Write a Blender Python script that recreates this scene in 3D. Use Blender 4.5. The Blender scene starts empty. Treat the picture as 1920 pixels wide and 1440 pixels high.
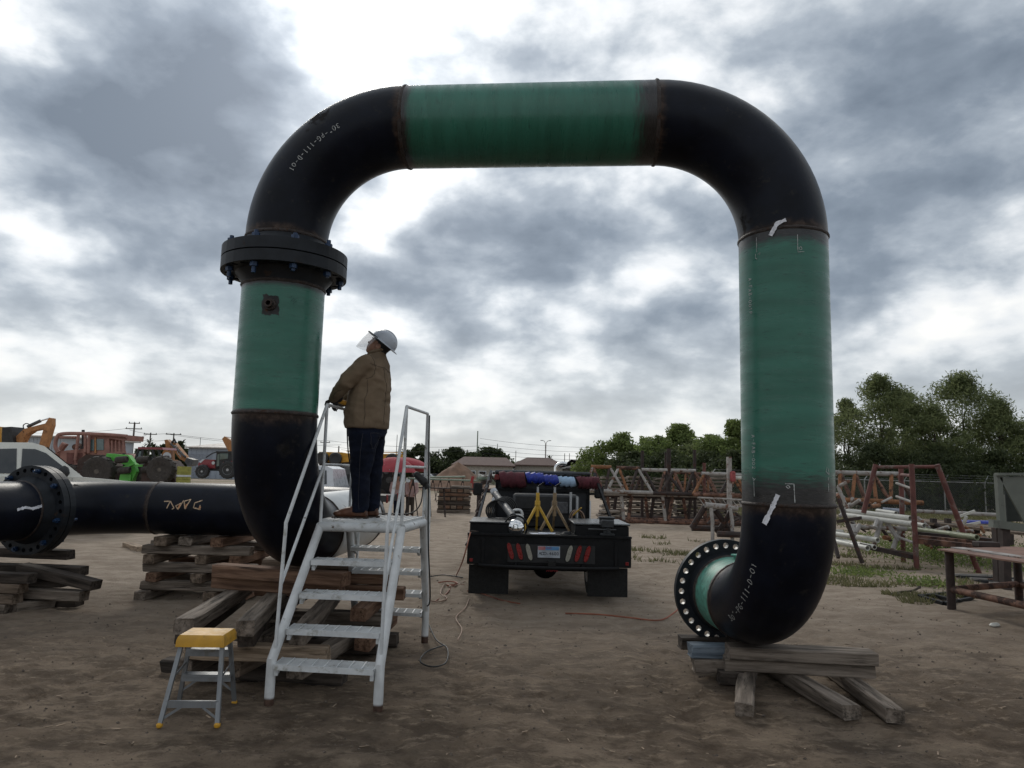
import bpy, bmesh, math, random
import numpy as np
from mathutils import Vector, Matrix
random.seed(7); RNG = np.random.default_rng(11)
S = bpy.context.scene; COL = S.collection
# ------------------------------------------------------------------ camera
CAM_H, PITCH, ROLL, FPX = 1.95, .121613, .025716, 1343.15
cd = bpy.data.cameras.new('camera'); cd.sensor_width = 36; cd.lens = 36*FPX/1920; cd.clip_end = 6000; cd.clip_start = .05
cam = bpy.data.objects.new('camera', cd); COL.objects.link(cam); S.camera = cam
cam.matrix_world = Matrix.Translation((0, 0, CAM_H)) @ Matrix.Rotation(math.pi/2+PITCH, 4, 'X') @ Matrix.Rotation(ROLL, 4, 'Z')
_cp, _sp, _cr, _sr = math.cos(PITCH), math.sin(PITCH), math.cos(ROLL), math.sin(ROLL)
def ray(px, py):
    a2 = (px-960)/FPX; b2 = (720-py)/FPX
    a = a2*_cr-b2*_sr; b = a2*_sr+b2*_cr
    return Vector((a, _cp-b*_sp, _sp+b*_cp))
def at(px, py, Y):                       # the point of that sight line Y metres ahead
    r = ray(px, py); t = Y/r.y; return Vector((r.x*t, Y, CAM_H+r.z*t))
def gz(px, py, z=0.0):                   # the point of that sight line at height z
    r = ray(px, py); t = (z-CAM_H)/r.z; return Vector((r.x*t, r.y*t, z))
# ------------------------------------------------------------------ exposure
S.view_settings.view_transform = 'Standard'; S.view_settings.look = 'None'
S.view_settings.exposure = 0.0; S.view_settings.gamma = 1.0
S.cycles.use_denoising = True; S.cycles.max_bounces = 6; S.cycles.transparent_max_bounces = 12
# ------------------------------------------------------------------ sky: broken cloud, sun veiled ahead and to the left
SUN_DIR = ray(600, 60).normalized()
SUN_EL = math.asin(SUN_DIR.z); SUN_AZ = math.atan2(SUN_DIR.x, SUN_DIR.y)
W = bpy.data.worlds.new('World'); S.world = W; W.use_nodes = True
def world():
    nt = W.node_tree; N = nt.nodes; L = nt.links; N.clear()
    def n(t, **k):
        x = N.new(t)
        for a, b in k.items(): setattr(x, a, b)
        return x
    def m(op, a, b=None, c=None, clamp=False):
        x = n('ShaderNodeMath', operation=op, use_clamp=clamp)
        for i, v in enumerate((a, b, c)):
            if v is None: continue
            if isinstance(v, (int, float)): x.inputs[i].default_value = v
            else: L.new(v, x.inputs[i])
        return x.outputs[0]
    def vm(op, a, b=None):
        x = n('ShaderNodeVectorMath', operation=op)
        for i, v in enumerate((a, b)):
            if v is None: continue
            if isinstance(v, (tuple, Vector)): x.inputs[i].default_value = v
            else: L.new(v, x.inputs[i])
        return x
    def noise(vec, sc, det, rough, dist=0.0):
        x = n('ShaderNodeTexNoise'); L.new(vec, x.inputs['Vector'])
        x.inputs['Scale'].default_value = sc; x.inputs['Detail'].default_value = det
        x.inputs['Roughness'].default_value = rough; x.inputs['Distortion'].default_value = dist
        return x
    def ramp(v, stops):
        x = n('ShaderNodeValToRGB'); L.new(v, x.inputs[0]); e = x.color_ramp.elements
        while len(e) < len(stops): e.new(.5)
        for q, (p, c) in zip(e, stops): q.position = p; q.color = (*c, 1)
        return x.outputs[0]
    tc = n('ShaderNodeTexCoord'); d = tc.outputs['Generated']
    sep = n('ShaderNodeSeparateXYZ'); L.new(d, sep.inputs[0])
    z = m('MAXIMUM', sep.outputs[2], 0.0); zc = m('ADD', z, .30)
    cx = m('DIVIDE', sep.outputs[0], zc); cy = m('DIVIDE', sep.outputs[1], zc)
    pl = n('ShaderNodeCombineXYZ'); L.new(cx, pl.inputs[0]); L.new(cy, pl.inputs[1])
    big = noise(pl.outputs[0], 2.3, 8, .50, .1)
    dl = vm('MULTIPLY', d, (1, 1, 1.75)).outputs[0]; wisp = noise(dl, 9.5, 7, .54, .15)
    wv = noise(d, 5.0, 4, .55)
    off = vm('SUBTRACT', wv.outputs['Color'], (.5, .5, .5)); off2 = vm('MULTIPLY', off.outputs[0], (.22, .22, .20))
    dw = vm('ADD', d, off2.outputs[0]).outputs[0]
    dens = m('ADD', m('MULTIPLY', m('SUBTRACT', big.outputs[0], .5), 1.6), m('MULTIPLY', m('SUBTRACT', wisp.outputs[0], .5), .95))
    # where the big dark and bright masses stand in the sky (direction, half width, half height, weight)
    for px, py, rx, ry, a in ((170, 190, 360, 160, .34), (380, 330, 260, 110, .30), (1020, 440, 330, 80, .36), (820, 560, 240, 70, .20), (1180, 600, 260, 60, .16),
                              (1720, 200, 330, 150, .28), (1740, 500, 260, 90, .32), (1270, 660, 150, 45, .22), (420, 90, 150, 90, .22), (150, 530, 220, 50, .16),
                              (640, 120, 120, 110, -.30), (930, 30, 260, 60, -.06), (1080, 110, 200, 60, .10), (690, 400, 110, 60, -.26), (40, 430, 150, 60, -.18), (1330, 330, 180, 60, -.22),
                              (1640, 630, 220, 50, -.22), (60, 660, 200, 50, -.2), (1500, 160, 140, 60, -.14), (90, 20, 140, 50, -.2)):
        c = ray(px, py).normalized()
        v = vm('SUBTRACT', dw, c); s = vm('MULTIPLY', v.outputs[0], (FPX/rx, FPX/rx, FPX/ry))
        ln = vm('LENGTH', s.outputs[0]).outputs['Value']
        mr = n('ShaderNodeMapRange', interpolation_type='SMOOTHSTEP'); L.new(ln, mr.inputs[0])
        mr.inputs[1].default_value = 1.35; mr.inputs[2].default_value = 0; mr.inputs[3].default_value = 0; mr.inputs[4].default_value = a
        dens = m('ADD', dens, mr.outputs[0])
    cloud = ramp(m('ADD', m('MULTIPLY', dens, 1.0), .43, clamp=True),
                 ((.10, (1.05, 1.05, 1.03)), (.28, (.86, .89, .92)), (.40, (.63, .68, .73)), (.53, (.42, .475, .54)), (.74, (.255, .305, .37)), (1.0, (.165, .205, .26))))
    # veiled sun: the cloud round it glows
    dt = vm('DOT_PRODUCT', d, tuple(SUN_DIR)).outputs['Value']
    g1 = m('POWER', m('MAXIMUM', dt, 0.0), 60.0); g2 = m('POWER', m('MAXIMUM', dt, 0.0), 5.0)
    gain = m('ADD', m('ADD', m('MULTIPLY', g1, .34), m('MULTIPLY', g2, .20)), .93)
    cl = n('ShaderNodeVectorMath', operation='SCALE'); L.new(cloud, cl.inputs[0]); L.new(gain, cl.inputs['Scale'])
    # pale haze low over the land
    hz = n('ShaderNodeMapRange', interpolation_type='SMOOTHSTEP'); L.new(sep.outputs[2], hz.inputs[0])
    hz.inputs[1].default_value = .24; hz.inputs[2].default_value = -.02; hz.inputs[3].default_value = 0; hz.inputs[4].default_value = .62
    mix = n('ShaderNodeMix', data_type='RGBA'); L.new(hz.outputs[0], mix.inputs[0]); L.new(cl.outputs[0], mix.inputs[6]); mix.inputs[7].default_value = (.80, .82, .80, 1)
    sky = n('ShaderNodeTexSky', sky_type='NISHITA'); sky.sun_disc = False; sky.sun_elevation = SUN_EL; sky.sun_rotation = SUN_AZ
    sk = n('ShaderNodeVectorMath', operation='SCALE'); L.new(sky.outputs[0], sk.inputs[0]); sk.inputs['Scale'].default_value = .004
    tot = vm('ADD', mix.outputs[2], sk.outputs[0]).outputs[0]
    bg = n('ShaderNodeBackground'); L.new(tot, bg.inputs[0]); bg.inputs[1].default_value = 1.0
    out = n('ShaderNodeOutputWorld'); L.new(bg.outputs[0], out.inputs[0])
world()
sl = bpy.data.lights.new('sun', 'SUN'); sl.energy = 1.1; sl.angle = math.radians(14); sl.color = (1, .95, .86)
so = bpy.data.objects.new('sun', sl); COL.objects.link(so); so.rotation_euler = (-SUN_DIR).to_track_quat('-Z', 'Y').to_euler()
# ------------------------------------------------------------------ materials
MATS = {}
def mat(name, col, rough=.7, metal=0.0, var=.22, scale=5.0, c2=None, bump=0.0, bscale=60.0, rust=None, rustc=(.13, .05, .022), rscale=3.0,
        stretch=(1, 1, 1), spec=.5, coat=0.0, attr=None, attrc=(.02, .017, .016), alpha=1.0, trans=0.0, dirt=None, emit=None):
    if name in MATS: return MATS[name]
    m = bpy.data.materials.new(name); m.use_nodes = True; nt = m.node_tree; N = nt.nodes; L = nt.links
    b = N['Principled BSDF']; b.inputs['Roughness'].default_value = rough; b.inputs['Metallic'].default_value = metal
    b.inputs['Specular IOR Level'].default_value = spec; b.inputs['Coat Weight'].default_value = coat
    b.inputs['Alpha'].default_value = alpha; b.inputs['Transmission Weight'].default_value = trans
    tc = N.new('ShaderNodeTexCoord'); oi = N.new('ShaderNodeObjectInfo')
    ad = N.new('ShaderNodeVectorMath'); ad.operation = 'MULTIPLY_ADD'; L.new(oi.outputs['Random'], ad.inputs[0])
    ad.inputs[1].default_value = (31, 17, 23); L.new(tc.outputs['Object'], ad.inputs[2])
    mp = N.new('ShaderNodeMapping'); mp.inputs['Scale'].default_value = stretch; L.new(ad.outputs[0], mp.inputs[0])
    def nz(sc, det=7, rg=.6):
        x = N.new('ShaderNodeTexNoise'); x.inputs['Scale'].default_value = sc; x.inputs['Detail'].default_value = det; x.inputs['Roughness'].default_value = rg
        L.new(mp.outputs[0], x.inputs[0]); return x
    def mx(f, a, c):
        x = N.new('ShaderNodeMix'); x.data_type = 'RGBA'; L.new(f, x.inputs[0])
        for i, v in ((6, a), (7, c)):
            if isinstance(v, tuple): x.inputs[i].default_value = (*v[:3], 1)
            else: L.new(v, x.inputs[i])
        return x.outputs[2]
    def mr(v, a, bb, o0=0.0, o1=1.0):
        x = N.new('ShaderNodeMapRange'); x.interpolation_type = 'SMOOTHSTEP'; L.new(v, x.inputs[0])
        for i, q in enumerate((a, bb, o0, o1)): x.inputs[i+1].default_value = q
        return x.outputs[0]
    lo = tuple(c*(1-var) for c in col); hi = tuple(min(1, c*(1+var)) for c in (c2 or col))
    base = nz(scale); c = mx(mr(base.outputs[0], .3, .7), lo, hi); ro = None
    if dirt:
        dn = nz(dirt[1], 8, .7); c = mx(mr(dn.outputs[0], .62-dirt[0]*.25, .70), c, dirt[2])
    if rust:
        rn = nz(rscale, 9, .68); f = mr(rn.outputs[0], .66-rust*.36, .72-rust*.30)
        c = mx(f, c, mx(mr(nz(rscale*6).outputs[0], .35, .65), tuple(k*.5 for k in rustc), rustc)); ro = mr(f, 0, 1, rough, .9)
    if attr:
        an = N.new('ShaderNodeAttribute'); an.attribute_name = attr
        af = N.new('ShaderNodeMath'); af.operation = 'ADD'; L.new(an.outputs['Fac'], af.inputs[0]); L.new(mr(nz(7, 6).outputs[0], .3, .7, -.10, .10), af.inputs[1])
        c = mx(mr(af.outputs[0], .25, .75), c, mx(mr(nz(14).outputs[0], .4, .68), attrc, tuple(k*2.4+.01 for k in attrc)))
    L.new(c, b.inputs['Base Color'])
    if ro: L.new(ro, b.inputs['Roughness'])
    else:
        L.new(mr(nz(scale*2.3).outputs[0], .3, .7, max(0, rough-.09), min(1, rough+.09)), b.inputs['Roughness'])
    if bump:
        bn = nz(bscale, 5); bp = N.new('ShaderNodeBump'); bp.inputs['Strength'].default_value = bump; bp.inputs['Distance'].default_value = .02
        L.new(bn.outputs[0], bp.inputs['Height']); L.new(bp.outputs[0], b.inputs['Normal'])
    MATS[name] = m; return m
# ------------------------------------------------------------------ geometry helpers: every one returns (verts, faces)
V3 = lambda p: Vector(p)
def merge(*gs):
    V = []; F = []
    for v, f in gs:
        o = len(V); V.extend(v); F.extend([tuple(i+o for i in q) for q in f])
    return V, F
def frame_of(d, up=None):
    d = V3(d).normalized(); up = V3(up) if up is not None else Vector((0, 0, 1))
    if abs(d.dot(up.normalized())) > .98: up = Vector((1, 0, 0)) if abs(d.x) < .9 else Vector((0, 1, 0))
    s = d.cross(up).normalized(); return d, s, s.cross(d).normalized()
def tube(pts, r, n=10, caps=True, closed=False, up=None):
    pts = [V3(p) for p in pts]; k = len(pts); rs = r if isinstance(r, (list, tuple)) else [r]*k
    V = []; F = []; ps = None
    for i, p in enumerate(pts):
        if closed: d = pts[(i+1) % k]-pts[i-1]
        else: d = (pts[min(i+1, k-1)]-pts[max(i-1, 0)])
        d = d.normalized()
        if ps is None: _, s, u = frame_of(d, up)
        else: s = (ps-d*ps.dot(d)).normalized(); u = s.cross(d)
        ps = s; sc = 1.0
        if 0 < i < k-1:
            c = (pts[i]-pts[i-1]).normalized().dot((pts[i+1]-pts[i]).normalized()); sc = 1/max(.6, math.sqrt((1+c)/2))
        for j in range(n):
            a = 2*math.pi*j/n; V.append(p+(s*math.cos(a)+u*math.sin(a))*rs[i]*(sc if sc < 1.05 else 1.0))
    m = k if closed else k-1
    for i in range(m):
        for j in range(n):
            a = i*n+j; b = i*n+(j+1) % n; c = ((i+1) % k)*n+(j+1) % n; e = ((i+1) % k)*n+j; F.append((a, e, c, b))
    if caps and not closed: F.append(tuple(range(n))); F.append(tuple((k-1)*n+j for j in range(n-1, -1, -1)))
    return V, F
def cyl(a, b, r, n=14, caps=True): return tube([a, b], r, n, caps)
def bar(a, b, w, h, up=(0, 0, 1)):        # box section w (sideways) x h (up) from a to b
    a = V3(a); b = V3(b); d, s, u = frame_of(b-a, up); V = []
    for p in (a, b):
        for x, y in ((-1, -1), (1, -1), (1, 1), (-1, 1)): V.append(p+s*(x*w/2)+u*(y*h/2))
    return V, [(0, 1, 2, 3), (7, 6, 5, 4), (0, 4, 5, 1), (1, 5, 6, 2), (2, 6, 7, 3), (3, 7, 4, 0)]
def box(c, s, rz=0.0):
    c = V3(c); x, y, z = s[0]/2, s[1]/2, s[2]/2; co, si = math.cos(rz), math.sin(rz); V = []
    for k in (-z, z):
        for i, j in ((-x, -y), (x, -y), (x, y), (-x, y)): V.append(c+Vector((i*co-j*si, i*si+j*co, k)))
    return V, [(3, 2, 1, 0), (4, 5, 6, 7), (0, 1, 5, 4), (1, 2, 6, 5), (2, 3, 7, 6), (3, 0, 4, 7)]
def bbox(c, s, bev=.02, rz=0.0):          # box with chamfered edges
    c = V3(c); co, si = math.cos(rz), math.sin(rz); V = []; idx = {}
    h = [q/2 for q in s]; bev = min(bev, min(h)*.9)
    for sx in (-1, 1):
        for sy in (-1, 1):
            for sz in (-1, 1):
                for ax in range(3):
                    v = [sx*h[0], sy*h[1], sz*h[2]]
                    for k in range(3):
                        if k != ax: v[k] -= (sx, sy, sz)[k]*bev
                    idx[(sx, sy, sz, ax)] = len(V); V.append(c+Vector((v[0]*co-v[1]*si, v[0]*si+v[1]*co, v[2])))
    F = []; g = lambda *k: idx[k]
    for s0 in (-1, 1):
        F.append([g(s0, -1, -1, 0), g(s0, 1, -1, 0), g(s0, 1, 1, 0), g(s0, -1, 1, 0)][::s0])
        F.append([g(-1, s0, -1, 1), g(1, s0, -1, 1), g(1, s0, 1, 1), g(-1, s0, 1, 1)][::-s0])
        F.append([g(-1, -1, s0, 2), g(1, -1, s0, 2), g(1, 1, s0, 2), g(-1, 1, s0, 2)][::s0])
    for a in (-1, 1):
        for b in (-1, 1):
            F.append([g(-1, a, b, 1), g(1, a, b, 1), g(1, a, b, 2), g(-1, a, b, 2)][::-a*b])
            F.append([g(a, -1, b, 0), g(a, 1, b, 0), g(a, 1, b, 2), g(a, -1, b, 2)][::a*b])
            F.append([g(a, b, -1, 0), g(a, b, 1, 0), g(a, b, 1, 1), g(a, b, -1, 1)][::-a*b])
            for e in (-1, 1): F.append([g(a, b, e, 0), g(a, b, e, 1), g(a, b, e, 2)][::a*b*e])
    return V, [tuple(f) for f in F]
def lathe(prof, o, d, n=32, closed=False):  # profile (t along d, radius)
    o = V3(o); d, s, u = frame_of(d); V = []; F = []; k = len(prof)
    for t, r in prof:
        for j in range(n):
            a = 2*math.pi*j/n; V.append(o+d*t+(s*math.cos(a)+u*math.sin(a))*r)
    for i in range(k if closed else k-1):
        for j in range(n):
            i2 = (i+1) % k; F.append((i*n+j, i2*n+j, i2*n+(j+1) % n, i*n+(j+1) % n))
    if not closed:
        F.append(tuple(range(n))); F.append(tuple((k-1)*n+j for j in range(n-1, -1, -1)))
    return V, F
def prism(poly, o, ex, ey, ez):           # polygon in (ex, ey) at o, pushed along the vector ez
    o, ex, ey, ez = V3(o), V3(ex), V3(ey), V3(ez); n = len(poly)
    V = [o+ex*x+ey*y for x, y in poly]+[o+ex*x+ey*y+ez for x, y in poly]
    F = [tuple(range(n-1, -1, -1)), tuple(range(n, 2*n))]+[(i, (i+1) % n, n+(i+1) % n, n+i) for i in range(n)]
    return V, F
def ellipsoid(c, r, n=16, k=10, rot=None):
    V = []; F = []; c = V3(c)
    for i in range(k+1):
        t = math.pi*i/k
        for j in range(n):
            a = 2*math.pi*j/n; p = Vector((r[0]*math.sin(t)*math.cos(a), r[1]*math.sin(t)*math.sin(a), r[2]*math.cos(t)))
            V.append(c+(rot @ p if rot else p))
    for i in range(k):
        for j in range(n): F.append((i*n+j, (i+1)*n+j, (i+1)*n+(j+1) % n, i*n+(j+1) % n))
    return V, F
def bez(pts, k=8):                        # smooth curve through points
    pts = [V3(p) for p in pts]; out = []
    for i in range(len(pts)-1):
        p0 = pts[max(i-1, 0)]; p1 = pts[i]; p2 = pts[i+1]; p3 = pts[min(i+2, len(pts)-1)]
        for j in range(k):
            t = j/k; out.append(.5*((2*p1)+(p2-p0)*t+(2*p0-5*p1+4*p2-p3)*t*t+(3*p1-p0-3*p2+p3)*t**3))
    return out+[pts[-1]]
# ------------------------------------------------------------------ objects
ORG = {}
def props(o, label=None, cat=None, group=None, kind=None):
    for k, v in (('label', label), ('category', cat), ('group', group), ('kind', kind)):
        if v: o[k] = v
    return o
def thing(name, label, cat, loc, group=None):
    o = bpy.data.objects.new(name, None); o.empty_display_size = .2; COL.objects.link(o); o.location = V3(loc); ORG[o] = V3(loc)
    return props(o, label, cat, group)
def mesh_of(name, g, m, smooth=None):
    me = bpy.data.meshes.new(name); V, F = g; me.from_pydata([tuple(v) for v in V], [], F); me.validate()
    if m: me.materials.append(m)
    if smooth is not None:
        me.polygons.foreach_set('use_smooth', [True]*len(me.polygons)); me.set_sharp_from_angle(angle=math.radians(smooth))
    return me
def part(name, g, m, parent, smooth=40, label=None, kind=None):
    o0 = ORG[parent]; V = [V3(v)-o0 for v in g[0]]
    o = bpy.data.objects.new(name, mesh_of(name, (V, g[1]), m, smooth)); COL.objects.link(o); o.parent = parent; ORG[o] = o0
    return props(o, label, kind=kind)
def solo(name, g, m, label=None, cat=None, group=None, kind=None, smooth=40, loc=None):   # a thing that is one mesh, origin at its base
    if loc is None:
        a = np.array([tuple(v) for v in g[0]]); loc = Vector((a[:, 0].mean(), a[:, 1].mean(), a[:, 2].min()))
    loc = V3(loc); o = bpy.data.objects.new(name, mesh_of(name, ([V3(v)-loc for v in g[0]], g[1]), m, smooth)); COL.objects.link(o); o.location = loc; ORG[o] = loc
    return props(o, label, cat, group, kind)
def copy_tree(o, loc=None, rz=None, label=None, parent=None):
    c = o.copy(); COL.objects.link(c)
    if parent: c.parent = parent
    if loc is not None: c.location = V3(loc); ORG[c] = V3(loc)
    if rz is not None: c.rotation_euler = (0, 0, rz)
    if label: c['label'] = label
    for ch in [x for x in o.children if x is not c]: copy_tree(ch, parent=c)
    return c
# ------------------------------------------------------------------ ground: one sheet of rutted dirt
def vnoise(x, y, seed):
    xi = np.floor(x).astype(np.int64); yi = np.floor(y).astype(np.int64); fx = x-xi; fy = y-yi; fx = fx*fx*(3-2*fx); fy = fy*fy*(3-2*fy)
    def hsh(a, b):
        h = (a*374761393+b*668265263+seed*1442695041) & 0xffffffff; h = ((h ^ (h >> 13))*1274126177) & 0xffffffff
        return ((h ^ (h >> 16)) & 0xffff)/65535.0
    return (hsh(xi, yi)*(1-fx)+hsh(xi+1, yi)*fx)*(1-fy)+(hsh(xi, yi+1)*(1-fx)+hsh(xi+1, yi+1)*fx)*fy-.5
FEET = [(random.Random(i).uniform(-5, 5.5), 4+random.Random(i+900).random()**1.4*8, random.Random(i+1800).uniform(0, 6.28), random.Random(i+77).uniform(.3, .8)) for i in range(260)]
def gheight(X, Y):
    X = np.asarray(X, float); Y = np.asarray(Y, float)
    h = vnoise(X*.35, Y*.35, 1)*.05+vnoise(X*1.3+3, Y*2.4, 2)*.030+vnoise(X*3.6+X*.3, Y*6.5+Y, 3)*.020+vnoise(X*8+2, Y*11+5, 4)*.018+vnoise(X*15, Y*17, 7)*.014
    pit = vnoise(X*2.6+9, Y*4.1+2, 5); h -= np.clip(pit-.16, 0, 1)*.07
    ridge = np.abs(vnoise(X*.9+Y*.5, Y*1.9-X*.3, 6)); h += np.clip(.04-ridge, 0, 1)*.35
    for x0, k, ph in ((-.35, -.055, .0), (1.55, -.03, 1.3), (3.9, -.16, 2.1), (-3.6, .12, .7)):   # wheel ruts
        dx = X-(x0+k*(Y-8)+.10*np.sin(Y*.7+ph)); w = np.exp(-(dx/.13)**2); h -= w*.020*(1+.35*np.sign(np.sin((Y+dx*.8)*2*np.pi/.13))); h += np.exp(-((np.abs(dx)-.23)/.06)**2)*.012
    for fx, fy, fa, sg in FEET:            # boot prints
        m_ = (np.abs(X-fx) < .3) & (np.abs(Y-fy) < .3)
        if m_.any():
            u = (X[m_]-fx)*math.cos(fa)+(Y[m_]-fy)*math.sin(fa); v = -(X[m_]-fx)*math.sin(fa)+(Y[m_]-fy)*math.cos(fa); q = (u/.15)**2+(v/.058)**2
            h[m_] += np.where(q < 1, -.020*sg, .010*sg*np.exp(-(q-1)*1.6))
    return h*np.clip(1.35-np.hypot(X, Y)/80, .35, 1)
def ground():
    def axis(lo, hi, st, far, g):
        a = list(np.arange(lo, hi, st)); s = st; v = hi; pos = []
        while v < far: pos.append(v); s *= g; v += s
        s = st; v = lo; neg = []
        while v > -far: s *= g; v -= s; neg.append(v)
        return np.array(neg[::-1]+a+pos)
    xs = axis(-6.5, 7.5, .045, 2600, 1.10); ys = axis(3.6, 15.5, .05, 2600, 1.085)
    X, Y = np.meshgrid(xs, ys); Z = gheight(X, Y); Z[np.hypot(X, Y) > 90] = 0
    nx, ny = len(xs), len(ys); V = np.stack([X, Y, Z], -1).reshape(-1, 3)
    i = np.arange(nx*ny).reshape(ny, nx); F = np.stack([i[:-1, :-1], i[:-1, 1:], i[1:, 1:], i[1:, :-1]], -1).reshape(-1, 4)
    me = bpy.data.meshes.new('ground'); me.vertices.add(len(V)); me.vertices.foreach_set('co', V.ravel())
    me.loops.add(F.size); me.loops.foreach_set('vertex_index', F.ravel().astype(np.int32)); me.polygons.add(len(F))
    me.polygons.foreach_set('loop_start', np.arange(0, F.size, 4, dtype=np.int32)); me.update(calc_edges=True); me.validate()
    me.polygons.foreach_set('use_smooth', [True]*len(me.polygons))
    o = bpy.data.objects.new('ground', me); COL.objects.link(o); o['kind'] = 'structure'
    m = bpy.data.materials.new('dirt'); m.use_nodes = True; N = m.node_tree.nodes; L = m.node_tree.links; b = N['Principled BSDF']
    tc = N.new('ShaderNodeTexCoord')
    def nz(sc, det, rg=.6, st=(1, 1, 1)):
        mp = N.new('ShaderNodeMapping'); mp.inputs['Scale'].default_value = st; L.new(tc.outputs['Object'], mp.inputs[0])
        x = N.new('ShaderNodeTexNoise'); x.inputs['Scale'].default_value = sc; x.inputs['Detail'].default_value = det; x.inputs['Roughness'].default_value = rg; L.new(mp.outputs[0], x.inputs[0]); return x.outputs[0]
    def mr(v, a, c, o0=0.0, o1=1.0):
        x = N.new('ShaderNodeMapRange'); x.interpolation_type = 'SMOOTHSTEP'; L.new(v, x.inputs[0])
        for k, q in enumerate((a, c, o0, o1)): x.inputs[k+1].default_value = q
        return x.outputs[0]
    def mx(f, a, c):
        x = N.new('ShaderNodeMix'); x.data_type = 'RGBA'; L.new(f, x.inputs[0])
        for k, v in ((6, a), (7, c)):
            if isinstance(v, tuple): x.inputs[k].default_value = (*v, 1)
            else: L.new(v, x.inputs[k])
        return x.outputs[2]
    def mth(op, a, c):
        x = N.new('ShaderNodeMath'); x.operation = op; x.use_clamp = True
        for k, v in enumerate((a, c)):
            if isinstance(v, (int, float)): x.inputs[k].default_value = v
            else: L.new(v, x.inputs[k])
        return x.outputs[0]
    sep = N.new('ShaderNodeSeparateXYZ'); L.new(tc.outputs['Object'], sep.inputs[0])
    c = mx(mr(nz(.55, 8, .62), .36, .64), (.190, .138, .095), (.345, .262, .188))
    c = mx(mr(nz(2.2, 8, .7, (1, 1.5, 1)), .40, .62, 0, .85), c, (.108, .076, .051))
    c = mx(mr(nz(5.5, 8, .72, (1, 1.7, 1)), .50, .68, 0, .8), c, (.43, .33, .235))
    c = mx(mr(nz(30, 5, .7), .56, .74, 0, .8), c, (.055, .042, .033))
    c = mx(mr(nz(.22, 4, .55), .52, .70, 0, .55), c, (.105, .078, .055))
    # paler ground farther back, blended in by distance and noise
    pale_far = mth('MULTIPLY', mr(sep.outputs[1], 5.8, 12.5), mr(nz(.8, 7, .65), .18, .55, .55, 1.0))
    c = mx(pale_far, c, mx(mr(nz(1.6, 8, .7, (1, 2.2, 1)), .35, .68), (.365, .285, .215), (.54, .44, .345)))
    # weeds: along the fence side and in patches
    gx = mr(sep.outputs[0], 3.0, 12.0); gy = mr(sep.outputs[1], 12.0, 19.0)
    gn = mr(nz(.75, 7, .7, (1, 1.7, 1)), .50, .68, 0, .8)
    gr = mth('MULTIPLY', mth('MULTIPLY', gx, gy), gn)
    far = mth('MULTIPLY', mr(sep.outputs[1], 52, 75), mr(nz(.06, 5), .42, .6))
    gr = mth('MAXIMUM', gr, far)
    c = mx(gr, c, mx(mr(nz(9, 6), .3, .7), (.075, .085, .036), (.17, .165, .08)))
    L.new(c, b.inputs['Base Color']); b.inputs['Roughness'].default_value = .95; b.inputs['Specular IOR Level'].default_value = .25
    bp = N.new('ShaderNodeBump'); bp.inputs['Strength'].default_value = 1.0; bp.inputs['Distance'].default_value = .045
    hsum = N.new('ShaderNodeMath'); hsum.operation = 'MULTIPLY_ADD'; L.new(nz(22, 10, .78, (1, 1.6, 1)), hsum.inputs[0]); hsum.inputs[1].default_value = 1.6; L.new(nz(55, 5, .7), hsum.inputs[2])
    L.new(hsum.outputs[0], bp.inputs['Height']); L.new(bp.outputs[0], b.inputs['Normal'])
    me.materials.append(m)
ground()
# ------------------------------------------------------------------ the big pipe spool
R_P, R_E = .381, 1.143                     # 30-inch pipe, long-radius elbows
m_blk = mat('black_steel', (.0050, .0066, .0125), .36, .0, .35, 3, dirt=(.18, 9, (.020, .019, .019)), bump=.05, bscale=18, rust=.05, rustc=(.022, .020, .020), rscale=1.7, spec=.15, attr='burn', attrc=(.024, .015, .011))
def green_mat(name, st): return mat(name, (.019, .120, .080), .33, 0, .09, .8, c2=(.025, .142, .098), bump=.05, bscale=8, stretch=st, attr='burn', attrc=(.010, .009, .009), dirt=(.20, 6, (.009, .062, .042)), spec=.5)
m_grn = green_mat('green_coating', (1.4, 1.4, 9)); m_grnh = green_mat('green_coating_level', (9, 1.4, 1.4))
m_palegrey = mat('pale_grey_pipe', (.46, .47, .46), .30, 0, .12, 2, attr='burn', attrc=(.10, .075, .05), rust=.05)  # even pale grey gloss for the pipe run behind the stair
m_weld = mat('weld_bead', (.040, .030, .026), .6, .3, .4, 30, bump=.5, bscale=120, rust=.3, rustc=(.075, .040, .026), rscale=14)
m_flg = mat('flange_steel', (.0120, .0145, .0185), .52, .0, .3, 6, bump=.04, rust=.12, rustc=(.05, .034, .026), rscale=5, spec=.25)
m_bolt = mat('blue_coated_bolt', (.008, .030, .080), .45, .1, .25, 20)
m_chalk = mat('chalk', (.42, .43, .42), .95, 0, .3, 40)
m_paintw = mat('white_paint_mark', (.66, .66, .70), .7, 0, .2, 25)
m_painto = mat('orange_paint_mark', (.52, .20, .07), .7, 0, .3, 25)
AX_L = Vector((-2.205, 6.70, 0)); AX_R = Vector((2.416, 6.275, 0)); ZB = 5.23
Z_LW, Z_RW = 2.42, 1.73                    # height of the lower welds on the left and right leg
EB = (AX_R-AX_L).normalized(); UP = Vector((0, 0, 1))
def straight(a, b, burn0=.0, burn1=.0, n=56, k=24, rr=R_P):
    a, b = V3(a), V3(b); ln = (b-a).length
    ts = np.linspace(0, 1, k+1); g = tube([a.lerp(b, t) for t in ts], rr, n, False)
    bu = []
    for t in ts:
        v = max(0, 1-t*ln/burn0) if burn0 else 0
        w = max(0, 1-(1-t)*ln/burn1) if burn1 else 0
        bu += [max(v, w)]*n
    return g, bu
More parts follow.
